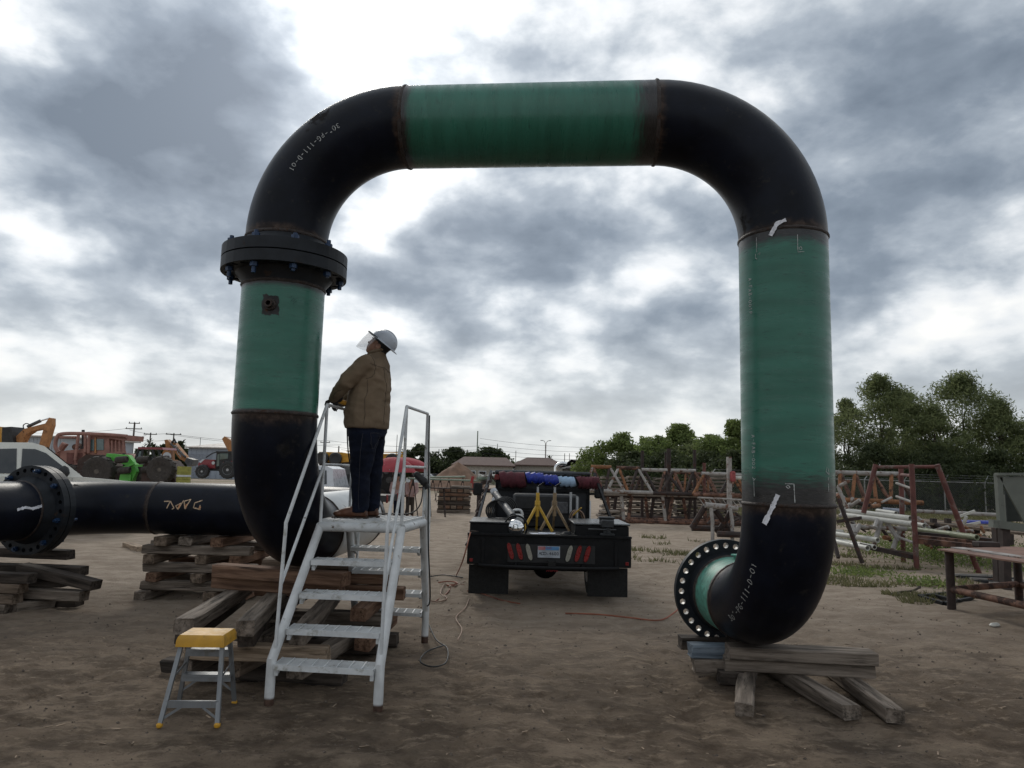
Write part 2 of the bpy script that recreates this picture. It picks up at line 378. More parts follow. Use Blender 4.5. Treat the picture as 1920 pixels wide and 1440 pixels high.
def elbow_pts(corner, d_in, d_out, k=22, ang=math.pi/2, rad=R_E):
    d_in, d_out = V3(d_in).normalized(), V3(d_out).normalized()
    c = V3(corner)-d_in*rad+d_out*rad      # centre for a right-angle bend
    return [c-d_out*rad*math.cos(t)+d_in*rad*math.sin(t) for t in np.linspace(0, ang, k+1)]
def burn_attr(o, bu):
    a = o.data.attributes.new('burn', 'FLOAT', 'POINT'); a.data.foreach_set('value', bu)
spool = thing('pipe_spool', 'huge green and black steel pipe arch bolted up and standing on stacked timbers', 'pipe', (AX_L.x, AX_L.y, .9))
def weld(p, d, r=R_P, t=.020):
    g = lathe([(-t, r-.004), (-t*.6, r+.007), (0, r+.011), (t*.6, r+.007), (t, r-.004)], p, d, 72)
    V = [v+Vector((random.uniform(-1, 1), random.uniform(-1, 1), random.uniform(-1, 1)))*.0022 for v in g[0]]
    return part('weld_bead', (V, g[1][:-2]), m_weld, spool, 60)
def green(a, b, b0, b1, m=None):
    g, bu = straight(a, b, b0, b1); o = part('straight_pipe', g, m or m_grn, spool, 60); burn_attr(o, bu); return o
def elbow(pts):
    o = part('elbow', tube(pts, R_P, 56, False), m_blk, spool, 60); k = len(pts); bu = []; st_ = (V3(pts[1])-V3(pts[0])).length
    for i in range(k): bu += [max(0, 1-min(i, k-1-i)*st_/.13)*.85]*56
    burn_attr(o, bu); return o
CTL = Vector((AX_L.x, AX_L.y, ZB)); CTR = Vector((AX_R.x, AX_R.y, ZB))
e_tl = elbow(elbow_pts(CTL, UP, EB)); e_tr = elbow(elbow_pts(CTR, EB, -UP))
beam = green(CTL+EB*R_E, CTR-EB*R_E, .16, .36, m_grnh)
leg_r = green(CTR-UP*R_E, Vector((AX_R.x, AX_R.y, Z_RW)), .24, .46)
weld(CTL+EB*R_E, EB); weld(CTR-EB*R_E, EB); weld(CTR-UP*R_E, UP); weld(Vector((AX_R.x, AX_R.y, Z_RW)), UP)
# lower right elbow, stub and open flange behind
DR = Vector((-math.sin(math.radians(3)), math.cos(math.radians(3)), 0))
R_S = .99; CR = Vector((AX_R.x, AX_R.y, Z_RW-R_S)); pts_br = elbow_pts(CR, -UP, DR, rad=R_S); e_br = elbow(pts_br)
endr = CR+DR*R_S; weld(endr, DR); fr0 = endr+DR*.46
stub = green(endr, fr0, .10, .10); weld(fr0, DR)
m_grn2 = mat('green_coating_scuffed', (.065, .235, .175), .5, 0, .35, 3, stretch=(1, 6, 6), attr='burn', attrc=(.03, .025, .02), rust=.12); stub.data.materials[0] = m_grn2
m_lit_bore = mat('lit_machined_bore', (.55, .54, .52), .45, .3, .1, 20)  # bare steel bore walls, their lit look put into a bright colour
def flange(o, d, od, hub, th, holes, bolts, hb=.06, name='flange', bright=False):
    """weld-neck flange: hub from o along d, ring at its end"""
    d = V3(d).normalized(); _, s, u = frame_of(d); ro = od/2; rb = ro-.062; hr = .030; bores = []; nb0 = 64*6
    body = lathe([(0, R_P), (hub*.3, R_P+.008), (hub*.85, R_P+hb), (hub, R_P+hb+.008), (hub, R_P-.02), (0, R_P-.025)], o, d, 64, True)
    n = holes*8; inner = R_P-.02; V = []; F = []
    # ring with real bolt holes: cells of the annulus, each cut by an octagonal bore
    for side, t in ((0, hub), (1, hub+th)):
        for h in range(holes):
            a0 = 2*math.pi*h/holes; w = math.pi/holes
            def P(r, a): return o+d*t+(s*math.cos(a)+u*math.sin(a))*r
            for rr_, aa in ((inner, -w), (rb, -w), (ro, -w), (ro, 0), (ro, w), (rb, w), (inner, w), (inner, 0)): V.append(P(rr_, a0+aa))
            for k in range(8):
                q = -math.pi*.75+k*(math.pi/4)
                V.append(P(rb+hr*math.cos(q), a0+hr*math.sin(q)/rb))
    NB = 16
    for side in (0, 1):
        for h in range(holes):
            b = (side*holes+h)*NB; oth = ((1-side)*holes+h)*NB
            order = [0, 1, 2, 3, 4, 5, 6, 7]
            for k in range(8):
                k2 = (k+1) % 8
                f = (b+order[k], b+order[k2], b+8+k2, b+8+k)
                F.append(f if side else f[::-1])
                if side == 0: bores.append(len(F)); F.append((b+8+k, b+8+k2, oth+8+k2, oth+8+k))
            if side == 0:
                for k in (2, 3): F.append((b+k, b+k+1, oth+k+1, oth+k))
                for k in (6, 7): F.append((b+k, b+(k+1) % 8, oth+(k+1) % 8, oth+k))
    fo = part(name, merge(body, (V, F)), m_flg, spool, 35)
    fo.data.materials.append(m_lit_bore if bright else m_flg)
    for q in bores: fo.data.polygons[len(body[1])+q].material_index = 1
    return fo, rb
flange(fr0, DR, 1.09, .10, .07, 28, None, .022, bright=True)
# small green outlet plate on the stub beside the flange
part('nozzle_plate', lathe([(0, .05), (.05, .05), (.05, .075), (.062, .075), (.062, .0)], endr+DR*.25+UP*(R_P-.02)+Vector((.02, 0, 0)), UP, 24), m_grn2, spool)
# left leg: flange pair, green pipe with a nozzle, lower elbow, buried run towards the back
def zz(py): return at(540, py, AX_L.y-R_P).z
z_top = CTL.z-R_E
HB, TH = .12, .105
z_j = z_top-HB-TH                         # joint between the two flanges
flange(Vector((AX_L.x, AX_L.y, z_top)), -UP, 1.155, HB, TH, 28, None)
z_g = z_j-.012-TH-HB
fl_lo, rbolt = flange(Vector((AX_L.x, AX_L.y, z_g)), UP, 1.155, HB, TH, 28, None)
part('gasket', lathe([(0, .46), (.012, .46), (.012, .38), (0, .38)], Vector((AX_L.x, AX_L.y, z_j-.012)), UP, 48, True), mat('gasket_black', (.008, .008, .008), .9), spool)
weld(Vector((AX_L.x, AX_L.y, z_top)), UP); weld(Vector((AX_L.x, AX_L.y, z_g)), UP)
def stud(o, d, below, above, r=.019, nut=.034, mid=None):
    """a stud bolt through both rings with a heavy hex nut at each end"""
    b = part('stud_bolt', cyl(o-d*below, o+d*above, r, 10), m_bolt, spool)
    return b
def bolt_ring(c, d, rb, gap, n, which, seed):
    d, s, u = frame_of(d); rr = random.Random(seed)
    for k in which:
        a = 2*math.pi*(k)/n; p = V3(c)+(s*math.cos(a)+u*math.sin(a))*rb
        lo = rr.uniform(.055, .10); hi = rr.uniform(.055, .085)
        b = stud(p, d, gap+lo, gap+hi)
        for sg, ext in ((-1, 1), (1, 1)):
            q = p+d*sg*(gap+.002); part('nut', tube([q, q+d*sg*.040], .036, 6), m_bolt, b)
bolt_ring(Vector((AX_L.x, AX_L.y, z_j-.006)), UP, rbolt, TH+.006, 28, [0, 3, 6, 9, 12, 15, 18, 21, 24, 26], 3)
leg_l = green(Vector((AX_L.x, AX_L.y, z_g)), Vector((AX_L.x, AX_L.y, Z_LW)), .09, .05); weld(Vector((AX_L.x, AX_L.y, Z_LW)), UP)
# drilled nozzle boss with a scorched patch on the left leg
def on_leg(ax, px, py):                   # nearest point of a vertical pipe on that sight line
    o = Vector((0, 0, CAM_H)); r = ray(px, py); a = r.x**2+r.y**2; ox, oy = -ax.x, -ax.y
    b = 2*(r.x*ox+r.y*oy); c = ox*ox+oy*oy-R_P**2; disc = max(0, b*b-4*a*c); t = (-b-math.sqrt(disc))/(2*a)
    return o+r*t
bp_ = on_leg(AX_L, 507, 571); bn = Vector((bp_.x-AX_L.x, bp_.y-AX_L.y, 0)).normalized()
def patch(ax, c, w, h, off=.0015, k=8):   # a thin curved sheet hugging a vertical pipe
    a0 = math.atan2(c.y-ax.y, c.x-ax.x); V = []; F = []
    for j in range(k+1):
        for i in range(k+1):
            u, v = 2*i/k-1, 2*j/k-1; q = 1+.13*random.uniform(-1, 1)*(max(abs(u), abs(v)) > .9)
            a = a0+u*q*w/2/R_P; V.append(Vector((ax.x+math.cos(a)*(R_P+off), ax.y+math.sin(a)*(R_P+off), c.z+v*q*h/2)))
    for j in range(k):
        for i in range(k): F.append((j*(k+1)+i, j*(k+1)+i+1, (j+1)*(k+1)+i+1, (j+1)*(k+1)+i))
    return V, F
part('bare_steel_patch', patch(AX_L, bp_, .15, .18), mat('scorched_steel', (.020, .019, .019), .6, .2, .5, 14, rust=.12, rscale=9), spool)
nb = part('nozzle_boss', lathe([(-.02, .062), (.02, .052), (.024, .036), (.075, .036), (.075, .021), (.0, .021)], bp_, bn, 20), m_weld, spool)
# lower left elbow, run to the back, then a level elbow into the long pipe at the left
DL = Vector((.05, 1, 0)).normalized(); CL = Vector((AX_L.x, AX_L.y, Z_LW-R_E)); e_bl = elbow(elbow_pts(CL, -UP, DL))
el0 = CL+DL*R_E; YB = 10.85; DW = Vector((-1, .01, 0)).normalized()
CB = CL+DL*((YB-CL.y)/DL.y); weld(el0, DL); s_p = green(el0, CB-DL*R_E, .05, .06, m_palegrey); weld(CB-DL*R_E, DL)
elbow(elbow_pts(CB, DL, DW))
wj = at(298, 955, YB+.03); wj.z = CB.z
part('long_pipe', tube([CB+DW*R_E, CB+DW*(CB.x-wj.x)], R_P, 56, False), m_blk, spool, 60)
jw = CB+DW*(CB.x-wj.x); weld(jw, DW)
NRM = Vector((-.0, -1, 0)); c60 = jw+NRM*R_E
PH = math.radians(76)
pts60 = [c60-NRM*R_E*math.cos(t)+DW*R_E*math.sin(t) for t in np.linspace(0, PH, 16)]
elbow(pts60); d60 = (DW*math.cos(PH)+NRM*math.sin(PH)).normalized(); f0 = pts60[-1]
weld(f0, d60); flange(f0, d60, 1.18, .13, .09, 28, None)
f1 = f0+d60*(.13+.09+.012+.09+.13); fo2, rb2 = flange(f1, -d60, 1.18, .13, .09, 28, None)
part('gasket', lathe([(0, .46), (.012, .46), (.012, .38), (0, .38)], f0+d60*.22, d60, 48, True), MATS['gasket_black'], spool)
bolt_ring(f0+d60*.226, d60, rb2, .096, 28, [1, 4, 8, 11, 15, 18, 22, 25], 5)
weld(f1, d60); part('straight_pipe', tube([f1, f1+d60*2.4], R_P, 56, False), m_blk, spool, 60)
# ------------------------------------------------------------------ hand writing in chalk and paint, laid on the pipe skin
FONT = {'0': [[(.5, 0), (.15, .2), (.1, .6), (.4, 1), (.75, .8), (.8, .3), (.5, 0)]], '1': [[(.3, .8), (.5, 1), (.5, 0)]],
 '2': [[(.1, .8), (.4, 1), (.75, .75), (.5, .4), (.1, 0), (.8, .05)]], '3': [[(.15, .9), (.5, 1), (.75, .78), (.4, .55), (.8, .3), (.5, 0), (.1, .1)]],
 'P': [[(.2, 0), (.2, 1), (.65, .95), (.75, .7), (.55, .5), (.2, .48)]], 'G': [[(.8, .85), (.5, 1), (.15, .7), (.15, .25), (.5, 0), (.8, .2), (.8, .45), (.5, .45)]],
 'D': [[(.2, 0), (.2, 1), (.6, .9), (.8, .5), (.6, .1), (.2, 0)]], '-': [[(.2, .5), (.75, .5)]], '"': [[(.3, 1.05), (.3, .8)], [(.55, 1.05), (.55, .8)]],
 'A': [[(.1, 0), (.45, 1), (.8, 0)], [(.25, .4), (.68, .4)]], 'F': [[(.2, 0), (.2, 1), (.75, 1)], [(.2, .55), (.6, .55)]],
 'B': [[(.2, 0), (.2, 1), (.65, .9), (.6, .6), (.2, .52), (.75, .4), (.7, .08), (.2, 0)]], 'C': [[(.8, .85), (.5, 1), (.15, .6), (.3, .1), (.75, .08)]],
 'I': [[(.2, 1), (.7, 1)], [(.45, 1), (.45, 0)], [(.2, 0), (.7, 0)]], ' ': []}
def strokes_of(text, seed=0, adv=.92):
    r = random.Random(seed); out = []
    for i, ch in enumerate(text):
        s = r.uniform(.9, 1.1); dy = r.uniform(-.06, .06)
        for st in FONT[ch]: out.append([(i*adv+x*.85, y*s+dy) for x, y in st])
    return out
def ribbon(strokes, surf, w, off=.004):             # surf(u, v) -> (point, normal); width in surface units
    gs = []
    for st in strokes:
        q = []
        for (x0, y0), (x1, y1) in zip(st, st[1:]):
            k = max(2, int(math.hypot(x1-x0, y1-y0)*8))
            q += [(x0+(x1-x0)*i/k, y0+(y1-y0)*i/k) for i in range(k)]
        q.append(st[-1]); V = []; F = []
        for i, (x, y) in enumerate(q):
            a = q[max(i-1, 0)]; b = q[min(i+1, len(q)-1)]; dx, dy = b[0]-a[0], b[1]-a[1]; l = math.hypot(dx, dy) or 1
            ww = w*random.uniform(.6, 1.15)
            for sg in (-1, 1):
                p, n = surf(x-dy/l*ww*sg/2, y+dx/l*ww*sg/2); V.append(p+n*off)
        for i in range(len(q)-1): F.append((2*i, 2*i+1, 2*i+3, 2*i+2))
        gs.append((V, F))
    return merge(*gs)
def elbow_surf(pts_c, d_in, d_out, t0, du, phi0, dv, size, R_E=R_E):
    """u runs along the bend, v round the pipe; pts_c = bend centre"""
    d_in, d_out = V3(d_in).normalized(), V3(d_out).normalized(); side = d_in.cross(d_out).normalized()
    def f(u, v):
        t = t0+du*u*size/R_E; rad = -d_out*math.cos(t)+d_in*math.sin(t); c = pts_c+rad*R_E
        ph = phi0+dv*v*size/R_P; n = rad*math.cos(ph)+side*math.sin(ph); return c+n*R_P, n
    return f
def leg_surf(ax, c, size, rot):
    a0 = math.atan2(c.y-ax.y, c.x-ax.x); co, si = math.cos(rot), math.sin(rot)
    def f(u, v):
        x, z = (u*co-v*si)*size, (u*si+v*co)*size; a = a0+x/R_P
        return Vector((ax.x+math.cos(a)*R_P, ax.y+math.sin(a)*R_P, c.z+z)), Vector((math.cos(a), math.sin(a), 0))
    return f
cTL = CTL-UP*R_E+EB*R_E; sd = UP.cross(EB)
sgn = -1 if sd.y > 0 else 1               # the side of the pipe that faces the camera
part('chalk_lettering', ribbon(strokes_of('30"-PG-111-D-01', 1), elbow_surf(cTL, UP, EB, math.radians(61), -1, sgn*math.radians(88), sgn*1, .046), .13), m_chalk, spool, None)
cBR = CR+UP*R_S+DR*R_S
for txt, ph, s_ in (('30"-PG-111-D-01', 58, .052),):
    sd2 = (-UP).cross(DR); part('chalk_lettering', ribbon(strokes_of(txt, 2), elbow_surf(cBR, -UP, DR, math.radians(66), -1, (1 if sd2.x < 0 else -1)*math.radians(ph), (1 if sd2.x < 0 else -1), s_, R_S), .11), m_chalk, spool, None)
def leg_text(txt, px, py, size, rot, w=.13, ax=AX_R, m=m_chalk, st=None):
    c = on_leg(ax, px, py); part('chalk_lettering', ribbon(st or strokes_of(txt, px), leg_surf(ax, c, size, rot), w), m, spool, None)
leg_text('A-FAB-001P', 1404, 522, .036, -math.pi/2)
leg_text('A-FAB-002', 1410, 815, .036, -math.pi/2)
leg_text('', 1419, 445, .09, 0, .05, st=[[(0, 0), (0, -1.5)], [(.1, -1.75), (.35, -1.6), (.3, -1.85)], [(-.15, -1.65), (-.15, -2.05), (.02, -2.2)]])
leg_text('', 1495, 440, .09, 0, .06, st=[[(0, 0), (0, -1.7), (.6, -1.65)], [(.3, -1.15), (.1, -1.3), (.2, -1.5), (.4, -1.4), (.3, -1.15)]])
leg_text('', 1413, 899, .09, 0, .06, st=[[(-.1, .2), (.05, -.12), (.3, .1)], [(.07, -.2), (.1, -1.6)], [(-.02, .1), (.18, .0)]])
leg_text('', 1472, 907, .09, 0, .07, st=[[(0, 0), (.75, 0), (.8, -1.7)], [(.25, -.12), (.08, -.25), (.25, -.42), (.42, -.3), (.25, -.12)]])
leg_text('', 1550, 880, .09, 0, .06, st=[[(.0, .2), (-.15, -.2), (.3, -.5), (.2, .1)], [(.15, -.7), (.15, -1.0)], [(.15, -1.3), (.15, -2)]])
leg_text('', 1546, 489, .05, 0, .09, st=[[(0, 0), (.3, .2), (.5, 0)]])
def brush(px, py, pts, w, ax=AX_R):
    c = on_leg(ax, px, py); part('paint_stroke', ribbon([pts], leg_surf(ax, c, .1, 0), w, .0135), m_paintw, spool, None)
brush(1447, 958, [(.55, 1.35), (.1, .3), (-.6, -1.1)], .42); brush(1453, 432, [(.9, .8), (.2, .55), (-.35, -.45)], .34)
leg_text('', 545, 565, .05, .9, .07, AX_L, mat('grey_pencil', (.02, .05, .04), .9), [[(0, 0), (.8, 0)], [(.2, -.3), (1.0, -.3)], [(0, -.6), (.9, -.7)], [(.4, .4), (.9, .5)]])
def run_surf(o, du, size, tilt):          # on the near side of the long level pipe
    o = V3(o); du = V3(du).normalized(); nb_ = du.cross(UP); nb_ = nb_ if nb_.y < 0 else -nb_
    def f(u, v):
        a = tilt+v*size/R_P; n = nb_*math.cos(a)+UP*math.sin(a); return o+du*u*size+n*R_P, n
    return f
fl = run_surf(Vector((at(303, 955, YB-R_P).x, jw.y, jw.z))+Vector((0, -.004, 0)), -DW, .1, .02)
part('painted_lettering', ribbon([[(.1, 1.1), (1.0, 1.15), (.65, .1)], [(1.0, 1.15), (1.7, .2), (1.4, 0)], [(2.9, 1.3), (2.3, 0), (1.9, .5), (2.6, .9)], [(3.0, 1.2), (3.3, .1), (3.9, 1.5), (3.0, 1.2)],
                                     [(5.6, 1.4), (4.6, 1.0), (4.5, .3), (5.5, .1), (5.4, .7)]], fl, .17), mat('tan_paint_mark', (.50, .36, .24), .8, 0, .3, 25), spool, None)
part('painted_lettering', ribbon([[(2.25, .05), (2.5, .7)], [(3.3, .15), (3.45, .8)], [(5.35, .1), (5.45, .5)]], fl, .26), m_painto, spool, None)
fw = run_surf(f1+d60*.05, Vector((-d60.x, -d60.y, 0)), .1, .1)
part('paint_stroke', ribbon([[(-3.2, .0), (-2, .25), (-1, .05), (.4, .35)]], fw, .4), m_paintw, spool, None)
# ------------------------------------------------------------------ timbers (each one its own thing)
def wood(name, c1, c2, dark): 
    return mat(name, c1, .88, 0, .3, 2.2, c2=c2, stretch=(.55, 7, 7), bump=.7, bscale=5, dirt=(.55, 3.0, dark), spec=.2)
WOODS = [wood('weathered_oak', (.135, .098, .070), (.19, .145, .11), (.035, .026, .02)), wood('grey_timber', (.130, .104, .084), (.20, .165, .135), (.034, .028, .022)),
         wood('red_brown_timber', (.125, .068, .044), (.185, .112, .075), (.04, .024, .017)), wood('dark_timber', (.045, .036, .030), (.075, .06, .05), (.015, .013, .011)),
         wood('pale_timber', (.26, .19, .13), (.34, .26, .19), (.09, .065, .045))]
def timber_geo(ln, w, h, seed):
    r = random.Random(seed); ch = min(w, h)*.09; k = 7; V = []; F = []
    prof = [(-w/2+ch, -h/2), (w/2-ch, -h/2), (w/2, -h/2+ch), (w/2, h/2-ch), (w/2-ch, h/2), (-w/2+ch, h/2), (-w/2, h/2-ch), (-w/2, -h/2+ch)]
    bow = r.uniform(-.012, .012)
    for i in range(k+1):
        t = i/k; x = (t-.5)*ln; e = .012 if i in (0, k) else 0
        for y, z in prof:
            V.append(Vector((x+(r.uniform(-.016, .016) if e else 0), y*(1-e*2)+r.uniform(-.005, .005)+bow*(1-(2*t-1)**2), z*(1-e*2)+r.uniform(-.0025, .0025))))
    for i in range(k):
        for j in range(8): F.append((i*8+j, i*8+(j+1) % 8, (i+1)*8+(j+1) % 8, (i+1)*8+j))
    F.append(tuple(range(7, -1, -1))); F.append(tuple(k*8+j for j in range(8)))
    return V, F
TN = [0]
def timber(a, b, w, h, label, group=None, wd=None, name='timber', parent=None):
    """a, b: centres of the two end faces"""
    a, b = V3(a), V3(b); TN[0] += 1; d, s, u = frame_of(b-a); ln = (b-a).length
    me = mesh_of(name, timber_geo(ln, w, h, TN[0]), WOODS[wd if wd is not None else random.choice((0, 1, 1, 2))], None)
    o = bpy.data.objects.new(name, me); COL.objects.link(o)
    o.matrix_world = Matrix(((d.x, -s.x, u.x, 0), (d.y, -s.y, u.y, 0), (d.z, -s.z, u.z, 0), (0, 0, 0, 1))); o.location = (a+b)/2
    if parent:
        o.parent = parent; o.location = (a+b)/2-ORG[parent]; return o
    return props(o, label, 'timber', group)
def TX(pa, pb, z, w, h, label, group, wd=None):       # lies across the view: front bottom edge seen from pa to pb
    a, b = gz(*pa, z), gz(*pb, z); d = (b-a).normalized(); n = Vector((-d.y, d.x, 0)); o = n*w/2+Vector((0, 0, h/2))
    return timber(a+o, b+o, w, h, label, group, wd)
def TD(pa, pb, z, w, h, label, group, wd=None, ext=0.0):   # runs away from the viewer: top centre line seen from pa to pb
    a, b = gz(*pa, z+h), gz(*pb, z+h); b = b+(b-a).normalized()*ext; o = Vector((0, 0, -h/2)); return timber(a+o, b+o, w, h, label, group, wd)
G1 = 'timbers cribbed under the left leg of the pipe arch'; t = .134
TX((300, 1266), (640, 1291), -.012, .17, t, 'near-black timber on the dirt at the very bottom of the left crib', G1, 3)
for k, (px, lb, wd) in enumerate(((362, 'short timber end poking out low behind the yellow-topped step stool', 1), (453, 'split-ended short timber under the tan beam of the left crib', 0), (572, 'pale timber end low under the right end of the tan crib beam', 1))):
    p = gz(px, 1252, t); p.y = 6.47; timber(p+Vector((0, 0, t/2-.012)), p+Vector((.25, 1.75, t/2-.012)), .17, t, lb, G1, wd)
TX((342, 1237), (608, 1247), 2*t, .16, t, 'tan squared beam lying across behind the step stool and bottom stair tread', G1, 4)
TD((463, 1185), (510, 1122), 3*t, .15, t-.01, 'dark lower timber directly beneath the middle sloping timber of the left crib', G1, 3, .5)
TD((559, 1180), (612, 1122), 3*t, .16, t, 'grey square-ended timber running back right behind the white stair stringer', G1, 1, .6)
TD((346, 1181), (436, 1120), 3*t, .15, t-.01, 'dark lower timber beneath the leftmost long crib timber', G1, 3, .3)
TD((346, 1159), (436, 1106), 4*t, .16, t, 'long grey timber at far left of the crib, pointing at the step stool', G1, 1, .5)
TD((462, 1163), (512, 1112), 4*t, .15, t, 'middle grey timber of the crib, its square end facing the camera beside the stair', G1, 1, .5)
TX((395, 1103), (632, 1121), 5*t, .19, .125, 'lower of the two reddish beams lying across right under the left pipe elbow', G1, 2)
TX((395, 1083), (637, 1102), 5*t+.125, .20, .13, 'top reddish beam of the left crib, touching the black pipe elbow', G1, 2)
for i, (x0, y0, x1, y1, z, lb, wd) in enumerate(((-2.7, 7.95, -1.35, 7.9, 0, 'bottom cross timber at the back of the left crib seen through the stair', 3), (-2.6, 8.28, -1.2, 8.25, 0, 'rear bottom timber behind the white stair legs', 3),
        (-1.42, 7.4, -1.36, 8.7, .134, 'reddish timber running back under the stair platform, low in the rear crib', 2), (-2.4, 7.4, -2.35, 8.6, .134, 'hidden back timber low in the rear crib left of the stair legs', 1),
        (-2.7, 8.05, -1.25, 8.02, .268, 'third-layer cross timber of the rear crib behind the stair treads', 1), (-1.5, 7.5, -1.46, 8.75, .402, 'brown timber running back below the stair platform, high in the rear crib', 2),
        (-2.45, 7.5, -2.4, 8.7, .402, 'timber running back on the left side, high in the rear crib', 3), (-2.75, 8.1, -1.12, 8.05, .536, 'reddish cross beam second from the top of the rear crib under the pipe run', 2),
        (-2.7, 8.2, -1.22, 8.2, .670, 'topmost cross beam of the rear crib under the pipe run behind the stair', 2))):
    timber((x0, y0, z+.066), (x1, y1, z+.066), .17, .133, lb, 'timbers of the rear crib behind the stair', wd)
timber((-2.75, 8.32, .852), (-1.25, 8.3, .852), .2, .10, 'thin flat board directly under the pipe run behind the stair', 'timbers of the rear crib behind the stair', 0)
G2 = 'timbers under the right leg of the pipe arch'; t = .12
TD((1395, 1317), (1402, 1262), -.012, .155, t, 'short pale worn timber pointing at the camera, leftmost under the right leg', G2, 1, .6)
TD((1597, 1322), (1490, 1262), -.012, .16, t, 'middle of the three timbers pointing at the camera under the right leg', G2, 1, .9)
TD((1678, 1328), (1592, 1266), -.012, .15, t, 'rightmost timber of the three pointing at the camera under the right leg', G2, 1, .9)
TX((1362, 1259), (1641, 1274), t-.012, .2, t, 'lower of the two long timbers lying across in front of the right elbow', G2, 1)
TX((1368, 1238), (1646, 1251), 2*t-.012, .26, t*.97, 'upper long timber lying across in front of the right elbow, against the pipe', G2, 1)
TX((1350, 1284), (1400, 1287), -.01, .16, t, 'short dark block low at the left end of the right crib', G2, 3)
TX((1304, 1262), (1362, 1264), 0.06, .2, t, 'grey timber end sticking out left of the right crib, below the blue-grey one', G2, 1)
m_bluew = wood('blue_painted_timber', (.10, .13, .165), (.15, .18, .21), (.05, .055, .06)); WOODS.append(m_bluew)
TX((1299, 1235), (1420, 1238), .18, .2, t, 'blue-grey painted timber at the left end of the right crib', G2, 5)
TX((1280, 1219), (1420, 1221), .15, .2, t, 'dark timber behind the blue-grey one under the open flange', G2, 3)
# crib under the long pipe at the left
G3 = 'timbers of the tall crib under the long black pipe'; y0, t = 10.62, .128
lay = ['bottom', 'second', 'third', 'fourth', 'fifth', 'sixth', 'top']
for L_ in range(7):
    z = L_*t+.064-.008
    if L_ % 2 == 0:
        xs = (-5.12, -4.45, -3.95) if L_ else (-5.2, -4.3, -3.9)
        if L_ == 6: xs = (-5.05, -4.72, -4.2)
        for x, q in zip(xs, ('left', 'middle', 'right')):
            x += random.uniform(-.05, .05); timber((x, y0-.05+random.uniform(-.06, .06), z), (x+.06, y0+1.1, z), .2 if L_ == 6 else .17, t, f'{q} timber end in the {lay[L_]} layer of the tall crib', G3)
    else:
        for y, q in ((y0+.1, 'front'), (y0+.85, 'rear')):
            dx = random.uniform(-.08, .08); timber((-5.3+dx, y, z), (-3.65+dx*.5+random.uniform(-.1, .1), y+random.uniform(-.03, .03), z), .18, t, f'{q} cross timber in the {lay[L_]} layer of the tall crib under the long pipe', G3)
for i, (a, b, lb) in enumerate((((-8.72, 16.75, .06), (-7.98, 15.95, .06), 'loose pale timber lying askew on the dirt beyond the long pipe'), ((-8.0, 16.5, .16), (-6.6, 16.45, .16), 'loose timber lying across on two blocks beyond the long pipe'),
                                ((-7.75, 16.1, .06), (-7.4, 16.5, .06), 'small loose block beside the askew timber beyond the long pipe'), ((-7.0, 16.2, .06), (-6.9, 16.7, .06), 'small block under the right end of the loose cross timber'))):
    timber(a, b, .2, .13, lb, 'loose timbers on the dirt', 4 if i == 0 else 1)
G4 = 'timbers stacked under the flanged pipe at the left edge'
for k, (z, x1, lb, wd) in enumerate(((.055, -6.32, 'bottom timber', 1), (.18, -6.25, 'second timber from the bottom', 0), (.305, -6.2, 'third timber up with a split', 0), (.43, -6.12, 'top timber', 3))):
    timber((-8.0, 9.55, z), (x1, 9.42+k*.02, z), .2, .124, lb+' of the front stack at the left edge', G4, wd)
timber((-6.28, 9.45, .06), (-6.05, 9.85, .06), .16, .12, 'grey block on the dirt at the right foot of the left-edge stack', G4, 1)
for a, b, lb, wd in (((-7.2, 10.02, .065), (-5.75, 9.95, .065), 'bottom dark timber below the flange at the left', 3), ((-6.7, 9.8, .2), (-5.5, 9.62, .2), 'long grey timber second from the ground below the left flange', 1),
                     ((-6.95, 9.9, .33), (-5.9, 9.86, .33), 'short timber between the sloping one and the grey one at the left', 3), ((-6.5, 9.86, .50), (-5.35, 9.6, .34), 'sloping timber below the left flange', 3),
                     ((-7.9, 10.12, .46), (-5.75, 10.0, .46), 'wide dark beam just below the left flange', 3), ((-7.6, 10.3, .66), (-6.1, 10.25, .64), 'top board touching the bottom of the left flange', 3)):
    timber(a, b, .2, .128, lb, G4, wd)
# ------------------------------------------------------------------ cross-over stair with platform
m_wht = mat('white_painted_steel', (.56, .575, .58), .5, 0, .14, 5, rust=.13, rustc=(.11, .075, .04), rscale=6, dirt=(.35, 7, (.26, .25, .21)), bump=.08, bscale=40)
m_wht2 = mat('white_tube_rusty_foot', (.57, .58, .58), .5, 0, .14, 5, rust=.12, rustc=(.12, .07, .035), rscale=7, attr='burn', attrc=(.035, .017, .010))
stair = thing('crossover_stair', 'white steel crossover stair with grating treads and handrails beside the left pipe leg', 'stair', (-1.42, 7.3, 0))
PZ = 1.39
FL, FR = Vector((-1.775, 6.88, PZ)), Vector((-1.005, 6.86, PZ)); BL, BR = Vector((-1.69, 7.72, PZ)), Vector((-.90, 7.70, PZ))
FT = {0: (Vector((-1.915, 6.12, -.03)), FL, -1), 1: (Vector((-1.01, 6.03, -.03)), FR, -1), 2: (Vector((-1.755, 8.55, -.03)), BL, 1), 3: (Vector((-.92, 8.46, -.03)), BR, 1)}
strings = {}
for k, (ft, top, sg) in FT.items():
    bend = Vector((ft.x, ft.y, .36)); 
    pts = [ft, ft.lerp(bend, .18), ft.lerp(bend, .3), bend, top]; o = part('stringer', tube(pts, .040, 14, True), m_wht2, stair, 30)
    bu = [1.0]*14+[1.0]*14+[.15]*14+[0]*28; burn_attr(o, bu); strings[k] = (bend, top)
for a, b in ((FL, FR), (FR, BR), (BR, BL), (BL, FL)): part('platform_edge_tube', cyl(a, b, .044, 14), m_wht, stair)
